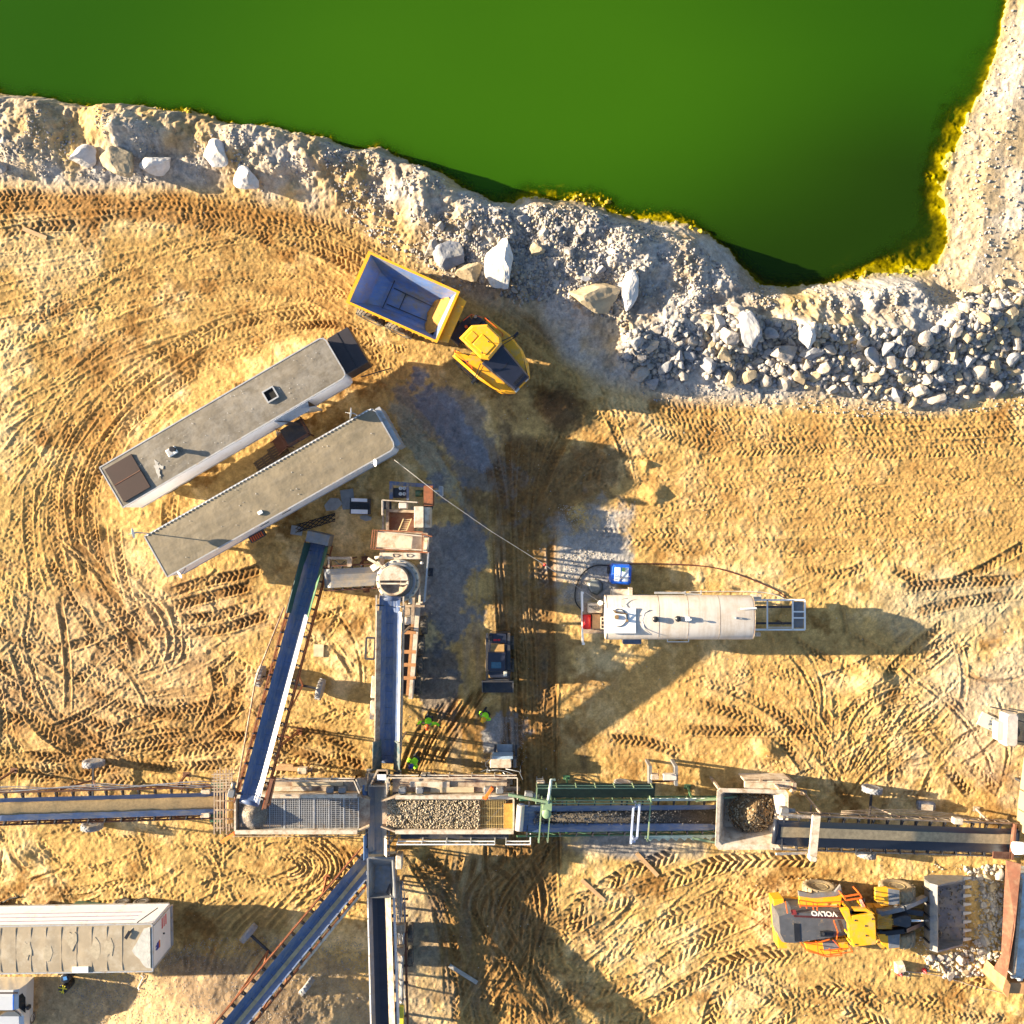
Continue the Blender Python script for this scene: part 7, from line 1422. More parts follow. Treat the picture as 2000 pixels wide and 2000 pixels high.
# ---- cone crusher plant on its trailer
root = W(790, 1180, 0); root.z = 0; t = thing('cone_crusher_plant', 'tall cream cone crusher on a long wheeled chassis with decks and ladder', 'crusher', root); Z = ZM(550, 900, 4.83, root)
zt = 4.6; c_ = Z(1092, 1135, zt)
mb = MB(); mb.lathe([(.5, -3.0), (.9, -2.9), (.95, -1.2), (1.20, -1.0), (1.20, -.20), (1.15, -.12), (1.05, -.12), (.2, -.16)], c=(c_.x, c_.y, zt), n=40); mb.build('crusher_body', M_cream, t)
mb = MB(); mb.lathe([(1.04, -.3), (1.05, .0), (.98, .04), (.86, .03), (.84, -.3)], c=(c_.x, c_.y, zt), n=40); mb.build('adjustment_ring', M_steel, t)
ci = Z(1060, 1130, zt+.2); mb = MB(); mb.lathe([(.85, -.35), (.86, .18), (.80, .22), (.74, .18), (.66, -.02), (.25, -.10), (.02, -.12)], c=(ci.x, ci.y, zt), n=36); mb.build('feed_hopper', M_creamd, t)
mb = MB(); n = 24; mb.loft([[(ci.x+.79*math.cos(a), ci.y+.79*math.sin(a), zt+.23) for a in np.linspace(.02, PI-.02, n)], [(ci.x+.79*math.cos(a), ci.y+.79*math.sin(a), zt+.29) for a in np.linspace(.02, PI-.02, n)]]); mb.build('half_cover', M_cream, t)
mb = MB(); mb.bb(ci.x-.82, ci.x+.82, ci.y-.20, ci.y-.12, zt+.22, zt+.32); mb.build('cross_beam', M_cream, t)
mb = MB(); a, b_2 = Z(815, 920, 4.6), Z(960, 1005, 4.7); mb.bar(a, b_2, .14); mb.bar(Z(850, 1020, 4.2), Z(930, 965, 4.4), .35, .1); mb.tube(Z(880, 915, 4.3), Z(950, 905, 4.3), .08); mb.build('side_arm', M_cream, t)
mb = MB(); 
for k in range(18): a = -PI*.1+k*2*PI/18; mb.box((c_.x+1.12*math.cos(a), c_.y+1.12*math.sin(a), zt-.13), (.09, .09, .1), a)
mb.build('clamp_bolts', M_steel, t)
mb = MB(); rb = W(838, 1160, 1.4)-root
for X0, Y0, X1, Y1 in ((1410, 700, 1330, 1340), (1330, 1340, 1240, 2240)): mb.bar(Z(X0-40, Y0, 1.5), Z(X1-20, Y1, 1.5), .26, .35)
mb.build('right_chassis_beam', M_cream, t); mb = MB(); mb.bar(Z(960, 640, 1.45), Z(940, 1340, 1.45), .26, .35); mb.bar(Z(940, 1340, 1.45), Z(980, 2240, 1.45), .26, .35); mb.build('left_chassis_beam', M_creamd, t)
Z6 = ZM(450, 1200, 3.864, root)
mb = MB(); mb.bar(Z6(1375, 60, 1.6), Z6(1335, 610, 1.6), .16, .14)
for Y in (135, 282, 380, 480): mb.bar(Z6(1290, Y, 1.62), Z6(1400, Y, 1.62), .2, .12)
mb.build('timber_cross_beams', mat('orange_brown_beam', (.42, .20, .08), .7, var=.25, scale=3), t)
mb = MB(); mb.bb(Z6(1290, 100, 1.1).x, Z6(1400, 100, 1.1).x, Z6(1300, 600, 1.1).y, Z6(1300, 60, 1.1).y, .95, 1.1); mb.build('dark_underdeck', M_blk, t)
for i, (X, Y, nm) in enumerate(((1480, 80, 'wheel'), (1462, 225, 'wheel'), (1448, 380, 'wheel'), (1436, 540, 'wheel'))):
    c2 = Z6(X-18, Y, .55); wheel(t, (c2.x, c2.y, .55), .55, .34, PI/2+math.radians(4), rim_m=M_steel, lugs=16); wheel(t, (c2.x-2.3, c2.y, .55), .55, .34, PI/2, rim_m=M_steel)
mb = MB(); a, b_2 = Z(985, 470, 2.2), Z(1250, 660, 2.2); mb.bb(a.x, b_2.x, b_2.y, a.y, 2.1, 2.16); mb.build('deck_floor', M_rustb, t)
mb = MB(); mb.bar(Z(1000, 380, 2.3), Z(1000, 660, 2.3), .16, .2); mb.bar(Z(960, 520, 2.0), Z(960, 660, 2.0), .12, .2); mb.bar(Z(1000, 470, 2.4), Z(1250, 478, 2.4), .16, .16); mb.bar(Z(1050, 660, 2.4), Z(1380, 690, 2.4), .1, .1)
mb.build('deck_beams', M_creamd, t)
rp = [Z(950, 510, 3)[:2], Z(950, 370, 3)[:2], Z(1280, 392, 3)[:2]]; rail(t, rp, 2.1, 3.1, M_cream, r=.03, posts=.9)
lp = (Z(1100, 665, 2.5), Z(1150, 545, 3.1), Z(1175, 665, 2.5), Z(1225, 545, 3.1)); mb = MB(); mb.bar(lp[0], lp[1], .06); mb.bar(lp[2], lp[3], .06)
for k in range(6): f = (k+.5)/6; mb.bar(lp[0].lerp(lp[1], f), lp[2].lerp(lp[3], f), .045)
mb.build('ladder', mat('tan_ladder', (.50, .36, .2), .6), t)
mb = MB(); a, b_2 = Z(1250, 430, 3.2), Z(1340, 632, 3.2); mb.rbox(a.x, b_2.x, b_2.y, a.y, 1.7, 3.2, .03); mb.build('control_cabinet', M_cream, t); mb = MB(); a, b_2 = Z(1345, 438, 3.1), Z(1400, 632, 3.1); mb.rbox(a.x, b_2.x, b_2.y, a.y, 1.7, 3.1, .03); mb.build('control_cabinet', M_cream, t)
mb = MB(); a, b_2 = Z(1105, 395, 3.0), Z(1180, 450, 3.0); mb.rbox(a.x, b_2.x, b_2.y, a.y, 2.2, 3.0, .04); mb.build('gauge_box', M_tank, t)
mb = MB(); a, b_2 = Z(1340, 235, 2.8), Z(1425, 425, 2.8); mb.bb(a.x, b_2.x, b_2.y, a.y, 1.7, 2.8); mb.build('rusty_tank', M_rust, t)
mb = MB(); mb.bar(Z(1020, 210, 2.4), Z(1440, 240, 2.4), .22, .22); mb.bar(Z(1035, 200, 2.4), Z(1035, 360, 2.4), .2, .2); mb.bar(Z(1190, 210, 2.6), Z(1190, 370, 2.6), .14, .14); mb.build('engine_frame', mat('blue_grey_frame', (.10, .13, .22), .5, var=.3, dirt=DUST), t)
mb = MB(); a, b_2 = Z(1045, 255, 2.2), Z(1180, 350, 2.2); mb.rbox(a.x, b_2.x, b_2.y, a.y, 1.6, 2.3, .06); en = mb.build('engine', M_dsteel, t)
mb = MB()
for X in (1115, 1150):
    for Y in (258, 312): q = Z(X+5, Y, 2.5); mb.lathe([(.10, 2.3), (.10, 2.45), (.05, 2.45), (.04, 2.3)], c=(q.x, q.y, 0), n=14)
mb.build('filter_cups', M_white, en); mb = MB(); a, b_2 = Z(1262, 285, 2.4), Z(1330, 330, 2.4); mb.tube((a.x, (a.y+b_2.y)/2, 2.3), (b_2.x, (a.y+b_2.y)/2, 2.3), .2, 16); mb.build('green_pump', M_green, t)
mb = MB(); mb.bar(Z(1440, 285, 2.0), Z(1500, 285, 1.9), .1); a, b_2 = Z(1480, 238, 1.9), Z(1522, 335, 1.9); mb.rbox(a.x, b_2.x, b_2.y, a.y, 1.5, 1.9, .05); mb.build('outrigger', M_gal, t)
# feed chute tray
f0 = [Z(893, 660, 4.0), Z(1390, 712, 4.0), Z(1375, 850, 4.0), Z(865, 825, 4.0)]; zl = 3.35
mb = MB(); ff = [Vector((p.x, p.y, zl)) for p in f0]; mb.sheet([ff[3], ff[2], ff[1], ff[0]], .05)
for p, q in ((0, 1), (2, 3), (1, 2)): mb.sheet([ff[p], ff[q], Vector((f0[q].x, f0[q].y, 4.0)), Vector((f0[p].x, f0[p].y, 4.0))], .06)
mb.build('feed_tray', M_cream, t)
mb = MB()
for dx in (0, 22, 44): mb.bar(Z(860-0+dx, 655, 4.05), Z(842+dx, 830, 4.05), .06, .1)
mb.bar(Z(860, 655, 4.05), Z(1330, 672, 4.05), .07); mb.bar(Z(845, 828, 4.05), Z(1400, 868, 4.05), .07); mb.bar(Z(1320, 690, 4.1), Z(1420, 715, 4.1), .07); mb.bar(Z(1330, 700, 4.05), Z(1325, 860, 4.05), .05); mb.build('tray_frame', M_rust, t)
mb = MB(); a, b_2 = Z(925, 868, 4.2), Z(1310, 930, 4.2); mb.rbox(a.x, b_2.x, b_2.y, a.y, 3.6, 4.2, .03); bm_ = mb.build('bridge_beam', M_cream, t)
mb = MB()
for X in (1050, 1180): 
    pts = [Z(X, 880, 4.21), Z(X+40, 880, 4.21), Z(X+70, 893, 4.21), Z(X+40, 908, 4.21), Z(X+8, 906, 4.21), Z(X, 880, 4.21)]
    for p, q in zip(pts[:-1], pts[1:]): mb.bar(p, q, .03, .02)
mb.build('beam_marking', M_dsteel, bm_)
mb = MB(); a, b_2 = Z(1310, 860, 3.4), Z(1400, 1330, 3.4); mb.bb(a.x, b_2.x-.2, b_2.y, a.y, 3.3, 3.36); mb.build('side_platform', M_creamd, t)
rail(t, [Z(1385, 870, 4.2)[:2], Z(1345, 1330, 4.2)[:2]], 3.3, 4.3, M_gal, r=.03, posts=1.2)
mb = MB(); a = Z(1322, 965, 4.2); mb.ball(a, .1); mb.tube(Z(1215, 1290, 4.2), Z(1215, 1350, 4.2), .12, 12); mb.build('oil_fitting', M_tank, t)
mb = MB(); mb.bar(Z(1130, 1370, 2.6), Z(1350, 1370, 2.6), .12); mb.bar(Z(1245, 1290, 3.0), Z(1235, 1540, 3.0), .18, .2); a, b_2 = Z(1140, 1385, 2.4), Z(1220, 1460, 2.4); mb.rbox(a.x, b_2.x, b_2.y, a.y, 1.7, 2.5, .05); mb.build('drive_frame', M_creamd, t)
mb = MB(); a = Z(1170, 1505, 2.4); mb.tube(Z(1125, 1505, 2.4), Z(1225, 1505, 2.4), .2, 16); mb.box((a.x, a.y-.1, 2.2), (.4, .3, .3)); mb.build('drive_motor', M_tank, t)
for x in (Z(1000, 700, 0).x, Z(1390, 700, 0).x):
    for y in (Z(1000, 420, 0).y, Z(1000, 1050, 0).y): mb = MB(); mb.bar((x, y, .02), (x, y, 1.5), .18); mb.box((x, y, .04), (.5, .5, .05)); mb.build('jack_leg', M_dsteel, t)
for (X, Y, zz) in ((930, 760, 3.3), (1370, 780, 3.3), (930, 900, 3.6), (1300, 900, 3.6), (1370, 1300, 3.3)): q = Z(X, Y, zz); mb = MB(); mb.bar((q.x, q.y, 1.6), (q.x, q.y, zz), .12); mb.build('post', M_creamd, t)
# ---- junk beside the crusher: boxes and sheets
q = W(702, 988, .6); t = thing('parts_box', 'open dark parts box with pale lid rails between trailer and crusher', 'box', (q.x, q.y, 0), math.radians(-2)); mb = MB(); mb.bb(-.6, .62, -.5, .45, 0, .5); mb.build('box', M_dsteel, t); mb = MB(); mb.bb(-.5, .45, .25, .45, .52, .64); mb.bb(-.5, .5, -.48, -.22, .52, .60); mb.build('lid', M_bwall, t); mb = MB()
for k in range(4): mb.bar((-.6, -.15+k*.09, .55), (.62, -.2+k*.09, .56), .035)
mb.build('rods', M_blk, t)
for (px, py, sx, sy, rz, lab, m_) in ((652, 985, 1.15, .8, 25, 'crumpled grey tarpaulin on the ground beside the tan roofed trailer', 'grey_tarp'), (680, 975, .8, 1.2, 8, 'flat grey board leaning next to the dark parts box', 'grey_board'), (580, 1036, .7, .55, -8, 'small grey sheet lying by the cable tangle', 'small_sheet'), (716, 1012, .8, .35, -8, 'narrow grey offcut below the dark parts box', 'offcut'), (623, 1270, .6, .75, -3, 'square pale board lying on the sand between two conveyors', 'pale_board')):
    q = W(px, py, 0); z = gz(q.x, q.y); t = MB(); rr = random.Random(px); t.prism([(math.cos(i*PI/3+.5)*sx*.5*rr.uniform(.85, 1.15), math.sin(i*PI/3+.5)*sy*.5*rr.uniform(.9, 1.1)) for i in range(6)] if 'tarp' in m_ or 'offcut' in m_ else [(-sx/2, -sy/2), (sx/2, -sy/2), (sx/2, sy/2), (-sx/2, sy/2)], .05, .10)
    o = t.build(m_, mat('dusty_grey_sheet', (.26, .28, .30), .6, var=.2, scale=4) if 'pale' not in m_ else mat('pale_sandy_board', (.55, .47, .33), .7), None, (q.x, q.y, z), (0, 0, math.radians(rz))); tag(o, lab, 'sheet')
q = W(612, 1030, .2); t = thing('cable_tangle', 'tangle of black cables on the ground behind the slanting conveyor tail', 'cables', (q.x, q.y, gz(q.x, q.y))); mb = MB(); rr = random.Random(1)
for k in range(6): mb.path([(-1.1+i*.3, -.1+.25*math.sin(i*.9+k)+i*.09, .08+.03*k*(i % 2)) for i in range(9)], .03)
mb.build('cable', M_blk, t)
# ---- generator box between skid steer and right screen
root = W(980, 1500, 1.5); root.z = 0; t = thing('cable_generator', 'small cream generator box with cables standing above the right screen rail', 'generator', (root.x, root.y, 0)); Z = ZM(780, 1220, 5.682, (root.x, root.y, 0)); a, b_2 = Z(1005, 1495, 1.5), Z(1245, 1595, 1.5); mb = MB(); mb.rbox(a.x, b_2.x, b_2.y, a.y, .35, 1.5, .05); mb.build('housing', M_cream, t); a, b_2 = Z(1030, 1462, 1.4), Z(1262, 1495, 1.4); mb = MB(); mb.rbox(a.x, b_2.x, b_2.y, a.y, .4, 1.4, .03); mb.build('front_panel', mat('pale_blue_panel', (.28, .38, .50), .5), t)
mb = MB()
for X in (1065, 1295): a, b_2 = Z(X, 1335, .4), Z(X, 1470, .4); mb.bar(a, b_2, .14, .14)
mb.build('fork', M_dsteel, t); mb = MB(); a, b_2 = Z(1085, 1330, .3), Z(1255, 1445, .3); mb.bb(a.x, b_2.x, b_2.y, a.y, .22, .27); mb.build('tray', mat('grey_blue_tray', (.25, .30, .36), .5), t)
mb = MB()
for pts in (((1000, 1500), (955, 1530), (960, 1570), (990, 1600)), ((990, 1620), (1080, 1610), (1190, 1630), (1260, 1660), (1310, 1720)), ((900, 1635), (960, 1610), (1100, 1625)), ((1150, 1640), (1210, 1690), (1240, 1710)), ((980, 1590), (970, 1640), (1010, 1640)), ((1180, 1600), (1330, 1630), (1370, 1720))): mb.path([Z(*p, 1.3) for p in pts], .025)
for X in (975, 1345): mb.bar(Z(X, 1640, 1.3), (Z(X, 1640, 1.3).x, Z(X, 1640, 1.3).y, 0.02), .05)
mb.build('cable', M_gal, t); mb = MB(); a, b_2 = Z(1262, 1495, 1.2), Z(1300, 1590, 1.2); mb.rbox(a.x, b_2.x, b_2.y, a.y, .5, 1.2, .03); mb.build('side_box', M_steel, t)
for x in (-.5, .5): mb = MB(); mb.bb(x-.05, x+.05, -.4, .3, .02, .36); mb.build('skid', M_dsteel, t)
for (px, py, lab) in ((591, 1507, 'small cream pump on a frame behind the left screen'), (832, 1518, 'small cream pump on a frame behind the right screen')):
    q = W(px, py, 1.2); t = thing('water_pump', lab, 'pump', (q.x, q.y, 0), 0, 'small pumps behind the screens'); mb = MB(); mb.rbox(-.3, .25, -.18, .2, .8, 1.2, .05); mb.build('pump_body', M_cream, t); mb = MB(); mb.tube((.25, 0, 1.0), (.5, 0, 1.0), .08); mb.bar((.5, -.2, 1.0), (.5, .25, 1.0), .08); mb.build('outlet_pipe', M_creamd, t); mb = MB()
    for x in (-.25, .25):
        for y in (-.15, .15): mb.bar((x, y, 0.0), (x, y, .8), .05)
    mb.build('frame', M_rustb, t)
q = W(562, 1503, .3); t = thing('scrap_beam', 'splintered pale timber beam on the ground behind the left screen', 'beam', (q.x, q.y, gz(q.x, q.y)), math.radians(-3)); mb = MB(); mb.rbox(-.9, 1.0, -.12, .14, .0, .25, .04); mb.rbox(-.7, .3, .1, .26, 0, .18, .03); mb.build('timber', M_wood, t)
# ---- right edge feeder and rusty wing walls
root = W(1985, 1800, 0); root.z = 0; t = thing('primary_feeder', 'rusty walled primary feeder of the crusher cut by the right edge', 'feeder', root); Z = ZM(1480, 1680, 3.715, root)
mb = MB()
def wallp(pts, z0, z1, th=.10):
    for a, b_2 in zip(pts[:-1], pts[1:]): A_, B_ = Z(*a, z1), Z(*b_2, z1); mb.bar((A_.x, A_.y, (z0+z1)/2), (B_.x, B_.y, (z0+z1)/2), th, z1-z0)
out_ = [Z(1800, 0, 2.6), Z(1912, 30, 2.9), Z(1868, 480, 2.9), Z(1805, 862, 2.9), Z(1712, 790, 1.6), Z(1765, 690, 1.8), Z(1832, 480, 2.0), Z(1820, 200, 2.1)]
mb.loft([out_, [p+Vector((0.03, 0, -.08)) for p in out_]]); mb.build('wing_wall', M_rustb, t); 
mb = MB(); a = [Z(1905, 140, 2.78), Z(1925, 140, 2.78), Z(1872, 820, 2.78), Z(1850, 820, 2.78)]; mb.loft([a, [Vector((p.x, p.y, 2.3)) for p in a]]); mb.build('inner_beam', M_creamd, t)
mb = MB(); a = [Z(1915, 110, 2.4), Z(2300, 110, 2.4), Z(2300, 860, 2.4), Z(1870, 860, 2.4)]; mb.loft([a, [Vector((p.x, p.y, 1.0)) for p in a]]); mb.build('feeder_pan', mat('pale_blue_white_steel', (.55, .62, .66), .45, var=.2, scale=2, dirt=(.4, .34, .26)), t)
mb = MB(); a = [Z(1800, 855, 2.4), Z(1835, 905, 2.4), Z(1815, 1000, 2.4), Z(1775, 950, 2.4)]; mb.loft([a, [Vector((p.x, p.y, .1)) for p in a]]); a = [Z(1830, 890, 2.2), Z(2300, 885, 2.2), Z(2300, 990, 2.2), Z(1820, 965, 2.2)]; mb.loft([a, [Vector((p.x, p.y, .9)) for p in a]]); mb.build('end_plate', mat('tan_rusty_plate', (.45, .24, .10), .65, var=.3, scale=2), t)
mb = MB()
for X, Y in ((1858, 850), (1905, 870), (1912, 110)): q = Z(X, Y, 2.6); mb.tube((q.x-.1, q.y, 2.5), (q.x+.15, q.y, 2.5), .10, 12)
mb.build('bearing', M_gal, t)
mb = MB()
for y in (3.0, -2.8): mb.bar((.7, y, .02), (.7, y, 1.1), .2); 
mb.build('support_post', M_dsteel, t)
root = W(1990, 1600, 0); root.z = 0; t = thing('crusher_hood', 'tan seamed metal hood above the conveyor tail at the right edge', 'hood', root); Z = ZM(1500, 1500, 3.864, root)
mb = MB(); a = [Z(2095, 0, 3.4), Z(2500, 0, 3.4), Z(2500, 590, 3.4), Z(2035, 560, 3.4), Z(2050, 350, 3.4)]; mb.loft([[Vector((p.x, p.y, 1.2)) for p in a], a, [p+Vector((.08, 0, .1)) for p in a]]); hd = mb.build('hood_shell', mat('tan_sheet_metal', (.48, .33, .17), .5, var=.1, scale=1), t)
mb = MB()
for Y in (245, 400): mb.bar(Z(2075-Y*.06, Y, 3.47), (Z(2075-Y*.06, Y, 3.47).x, Z(2060, Y, 3.4).y, 1.3), .05, .05)
mb.bar(Z(2095, 2, 3.47), Z(2037, 556, 3.47), .07, .07); mb.build('seam', M_rustb, hd)
mb = MB(); a, b_2 = Z(1865, 560, 2.4), Z(1910, 660, 2.4); mb.tube((a.x, (a.y+b_2.y)/2, 2.3), (b_2.x+.6, (a.y+b_2.y)/2, 2.3), .35, 20); mb.build('flywheel', M_bwall, t)
for x, y in ((-.2, 2.5), (1.6, 2.5), (1.6, -1.2)): mb = MB(); mb.bar((x, y, .02), (x, y, 1.3), .14); mb.build('post', M_dsteel, t)
# ---- white generator trailer and board at the right edge
root = W(1972, 1425, .8); root.z = 0; root = Vector((root.x, root.y, gz(root.x, root.y))); t = thing('towed_generator', 'small white towable box cut by the right edge of the yard', 'generator', root, math.radians(-2)); mb = MB(); mb.rbox(-.42, .35, -.95, 1.0, .35, 1.15, .10); hs = mb.build('housing', mat('pinkish_white_housing', (.50, .45, .41), .5), t); mb = MB(); mb.rbox(-.82, -.40, -.65, .45, .4, .95, .04); mb.build('side_door', M_tank, t); mb = MB(); mb.bar((-1.0, 1.25, .4), (.6, 1.0, .5), .07); mb.bar((.3, .6, .5), (1.1, .4, .5), .06); mb.bar((.3, -.7, .5), (1.1, -.8, .5), .06); mb.build('tow_frame', M_dsteel, t)
for y in (-.2,): 
    for x in (-.55, .62): wheel(t, (x, y, .33), .33, .22, PI/2)
q = W(1930, 1410, .1); t = MB(); t.bb(-.62, .62, -.42, .42, .0, .05); o = t.build('printed_sign_board', mat('pale_board', (.66, .64, .52), .5, var=.05), None, (q.x, q.y, gz(q.x, q.y)+.05), (0, .08, math.radians(-25))); tag(o, 'pale board with smudged blue print lying left of the white box', 'sign board')
mb = MB(); rr = random.Random(12)
for k in range(26): x, y = rr.uniform(0.05, .55), rr.uniform(-.36, .38); s = rr.uniform(.02, .09); mb.box((x, y, .055), (s*1.4, s, .012), rr.random()*3)
mb.build('smudged_print', mat('smudged_blue_ink', (.16, .20, .28), .6), o)
# spare tyre and drum by the right conveyor
q = W(1808, 1573, .3); t = thing('half_drum', 'cut open dark drum lying on the sand above the right conveyor', 'drum', (q.x, q.y, gz(q.x, q.y)+.28), math.radians(-4)); mb = MB(); mb.lathe([(.02, -.5), (.27, -.5), (.28, -.46), (.28, .42), (.24, .5), (.02, .5)], axis='x', n=20); mb.build('shell', mat('blue_dark_drum', (.10, .13, .2), .4, var=.4, dirt=(.55, .47, .36)), t); mb = MB(); mb.sheet([(-.4, -.2, .27), (.3, -.2, .27), (.3, .15, .29), (-.4, .15, .29)], .02); mb.build('liner', M_cream, t)
# planks, scaffold boards, cones, rope
for (px, py, L0, rz, lab) in ((1264, 1688, 1.9, -47, 'long plank on the sand, right one of two below the green conveyor'), (1158, 1738, 1.9, -42, 'long plank on the sand, left one of two below the green conveyor'), (905, 1902, 2.0, -32, 'dusty plank in the shade right of the wheeled chassis'), (70, 457, 1.55, -22, 'lone plank pressed into the haul road tracks')):
    q = W(px, py, 0); z = max(gz(q.x+a*math.cos(math.radians(rz)), q.y+a*math.sin(math.radians(rz))) for a in (-.7, 0, .7)); mb = MB(); mb.bb(-L0/2, L0/2, -.12, .12, 0, .05); o = mb.build('plank', M_wood if px != 905 else mat('grey_timber', (.34, .32, .29), .8), None, (q.x, q.y, z+.02), (0, 0, math.radians(rz))); tag(o, lab, 'plank')
for (px, py, lab) in ((1760, 1905, 'small red cone at the foot of the pale block, left of two'), (1808, 1899, 'small red cone right of the other one')):
    q = W(px, py, .2); mb = MB(); mb.lathe([(.02, 0), (.16, 0), (.16, .03), (.11, .04), (.03, .36), (.01, .37)], n=14); o = mb.build('marker_cone', M_red, None, (q.x, q.y, gz(q.x, q.y)), None); tag(o, lab, 'cone')
q = W(1757, 1890, .2); t = thing('pale_block', 'pale angular concrete block with white cord beside the red cones', 'block', (q.x, q.y, gz(q.x, q.y)), math.radians(20)); mb = MB(); mb.loft([[(-.35, -.25, 0), (.3, -.3, 0), (.35, .25, 0), (-.15, .35, 0)], [(-.3, -.2, .38), (.25, -.22, .42), (.28, .2, .45), (-.1, .3, .36)]]); mb.build('block', M_cream, t); mb = MB(); mb.path([(-.1, -.3, .2), (.1, -.6, .05), (.35, -.8, .05), (.5, -.6, .05), (.3, -.4, .06), (.1, -.5, .06)], .015); mb.build('cord', M_white, t)
ground_hose('rope', 'pale rope lying from the broken rocks to the rusty feeder wall', [(1740, 1893), (1830, 1905), (1900, 1925), (1960, 1938)], .02, M_cream, 'rope')
ground_hose('black_hose', 'black hose lying from the wheel chassis of the left conveyor to the left edge', [(40, 1750), (15, 1757), (-10, 1775)], .045, M_rubber_hose)
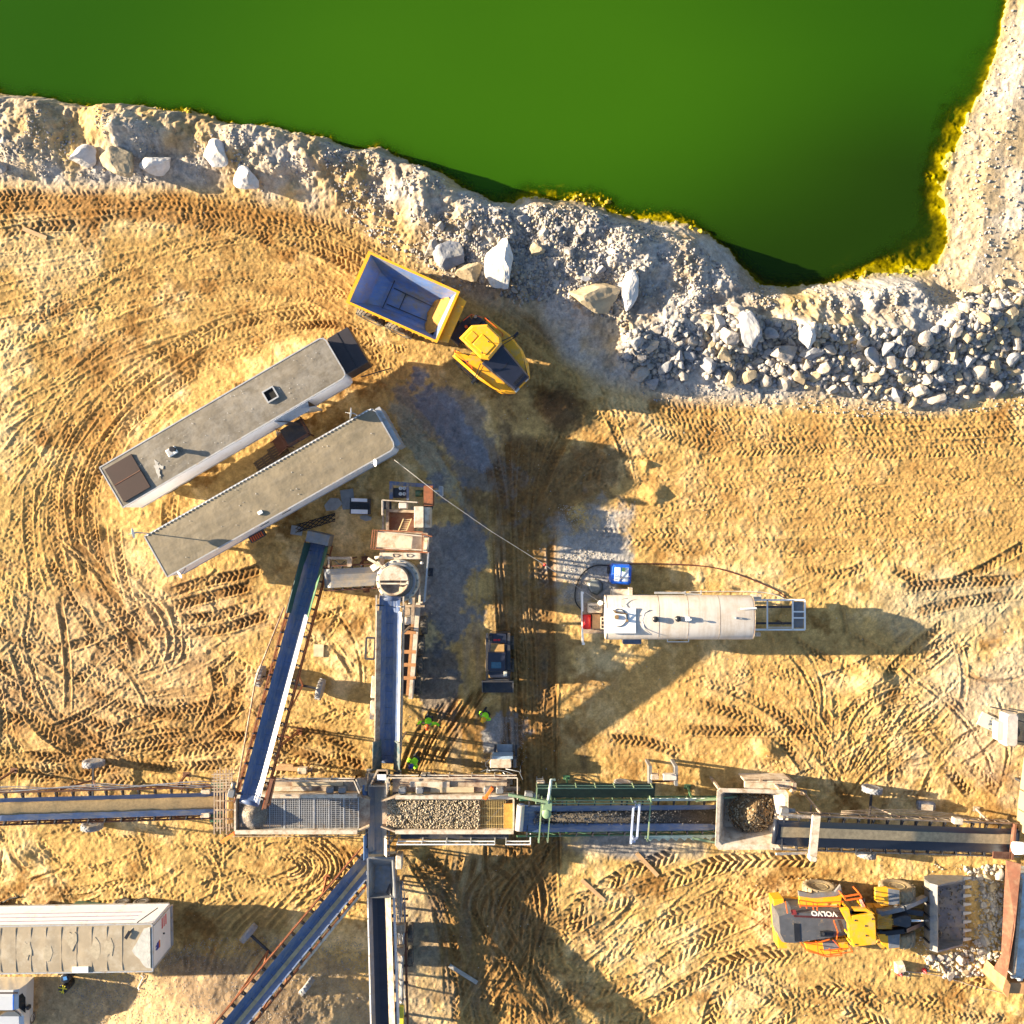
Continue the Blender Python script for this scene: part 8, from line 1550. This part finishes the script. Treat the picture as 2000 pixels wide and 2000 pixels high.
# ================================================================== people
def person(px, py, face, label, helmet_m, arms, lean=0.0, vest=M_hiviz):
    q = W(px, py, 0); t = thing('person', label, 'person', (q.x, q.y, gz(q.x, q.y)-.02), face, 'workers in bright jackets')
    # joints: x forward, y left
    J = {'pelvis': (0, 0, .95, .15), 'waist': (.02+lean*.2, 0, 1.12, .14), 'chest': (.04+lean*.6, 0, 1.34, .17), 'neck': (.05+lean, 0, 1.52, .06), 'head': (.08+lean*1.1, 0, 1.63, .095), 'crown': (.08+lean*1.1, 0, 1.74, .075)}
    E = [('pelvis', 'waist'), ('waist', 'chest'), ('chest', 'neck'), ('neck', 'head'), ('head', 'crown')]
    for s, nm, fx in ((1, 'l', .10), (-1, 'r', -.08)):
        J[nm+'hip'] = (0, s*.10, .90, .10); J[nm+'knee'] = (fx*.6+.04, s*.12, .50, .065); J[nm+'ankle'] = (fx-.02, s*.13, .09, .045); J[nm+'toe'] = (fx+.18, s*.14, .045, .04)
        E += [('pelvis', nm+'hip'), (nm+'hip', nm+'knee'), (nm+'knee', nm+'ankle'), (nm+'ankle', nm+'toe')]
        el, ha = arms[0 if s > 0 else 1]; J[nm+'sho'] = (.04+lean*.6, s*.20, 1.42, .075); J[nm+'elb'] = (el[0], s*el[1], el[2], .05); J[nm+'wri'] = (ha[0], s*ha[1], ha[2], .035)
        E += [('chest', nm+'sho'), (nm+'sho', nm+'elb'), (nm+'elb', nm+'wri')]
    def skin_obj(name, names, material, grow=1.0, add=0.0, parent=None, trim=None):
        me = bpy.data.meshes.new(name); ids = {k: i for i, k in enumerate(names)}; me.from_pydata([J[k][:3] for k in names], [(ids[a], ids[b]) for a, b in E if a in ids and b in ids], []); me.materials.append(material)
        o = bpy.data.objects.new(name, me); COL.objects.link(o); m = o.modifiers.new('skin', 'SKIN'); m.use_smooth_shade = True
        for i, k in enumerate(names): r = J[k][3]*grow+add; me.skin_vertices[0].data[i].radius = (r, r); me.skin_vertices[0].data[i].use_root = (i == 0)
        o.modifiers.new('sub', 'SUBSURF').levels = 1; o.modifiers['sub'].render_levels = 2
        dg = bpy.context.evaluated_depsgraph_get(); m2 = bpy.data.meshes.new_from_object(o.evaluated_get(dg)); m2.name = name; bpy.data.objects.remove(o); q2 = bpy.data.objects.new(name, m2); COL.objects.link(q2); q2.parent = parent; return q2
    names = list(J); body = skin_obj('body', names, M_skin, 1.0, 0, t)
    skin_obj('jacket', ['pelvis', 'waist', 'chest', 'lsho', 'lelb', 'lwri', 'rsho', 'relb', 'rwri'], vest, 1.15, .038, body)
    skin_obj('trousers', ['pelvis', 'lhip', 'lknee', 'lankle', 'rhip', 'rknee', 'rankle'], M_trous, 1.0, .022, body)
    for s in ('l', 'r'):
        a = Vector(J[s+'ankle'][:3]); b_2 = Vector(J[s+'toe'][:3]); mb = MB(); mb.rbox(a.x-.10, b_2.x+.06, a.y-.06, a.y+.07, .02, .13, .03); mb.build('boot', M_blk, body)
        wv = Vector(J[s+'wri'][:3]); ev = Vector(J[s+'elb'][:3]); d = (wv-ev).normalized(); sd_ = d.cross(Vector((0, 0, 1))); sd_ = sd_.normalized() if sd_.length > .1 else Vector((0, 1, 0)); mb = MB(); mb.bar(wv, wv+d*.10, .085, .035)
        for k, Lf in enumerate((.075, .09, .085, .065)): p0 = wv+d*.10+sd_*(-.032+.021*k); mb.tube(p0, p0+d*Lf*.6, .009, 6); mb.tube(p0+d*Lf*.6, p0+d*Lf+Vector((0, 0, -.02)), .008, 6)
        mb.tube(wv+d*.03+sd_*.04, wv+d*.09+sd_*.075, .010, 6); mb.build('glove', M_trous, body)
    h = Vector(J['head'][:3]); mb = MB(); mb.lathe([(.165, 0), (.16, .015), (.135, .03), (.13, .08), (.095, .14), (.04, .165), (.005, .17)], c=(h.x, h.y, h.z+.035), n=20); mb.box((h.x+.15, h.y, h.z+.04), (.10, .2, .012)); mb.bar((h.x-.12, h.y, h.z+.17), (h.x+.1, h.y, h.z+.19), .03, .03); mb.build('helmet', helmet_m, body)
    mb = MB(); mb.ball((h.x+.095, h.y+.033, h.z+.01), .014, 8, 5); mb.ball((h.x+.095, h.y-.033, h.z+.01), .014, 8, 5); mb.build('eyes', M_blk, body); mb = MB(); mb.ball((h.x+.115, h.y, h.z-.02), .018, 8, 5, 1.4); mb.ball((h.x+.01, h.y+.1, h.z-.01), .022, 8, 5); mb.ball((h.x+.01, h.y-.1, h.z-.01), .022, 8, 5); mb.build('nose_and_ears', M_skin, body)
    return t
M_horng = mat('orange_helmet', (.75, .14, .03), .3); M_hyel = mat('amber_helmet', (.80, .42, .02), .3); M_hblu = mat('blue_helmet', (.02, .06, .35), .3)
person(840, 1398, math.radians(-95), 'person in lime jacket and orange helmet, arms spread, beside the crusher wheels', M_horng, (((.12, .50, 1.30), (.30, .68, 1.25)), ((.12, .48, 1.28), (.32, .62, 1.22))), lean=.22)
person(950, 1388, math.radians(-125), 'person in lime jacket and amber helmet standing alone in the muddy lane', M_hyel, (((.05, .34, 1.16), (.22, .26, 1.05)), ((.02, .36, 1.15), (.2, .30, 1.0))), lean=.12)
person(815, 1476, math.radians(-135), 'person in lime jacket and blue helmet bending at the conveyor tail', M_hblu, (((.18, .34, 1.18), (.42, .26, 1.10)), ((.20, .36, 1.16), (.42, .24, 1.06))), lean=.2)
# spoil mounds and piles keep to the ground sheet
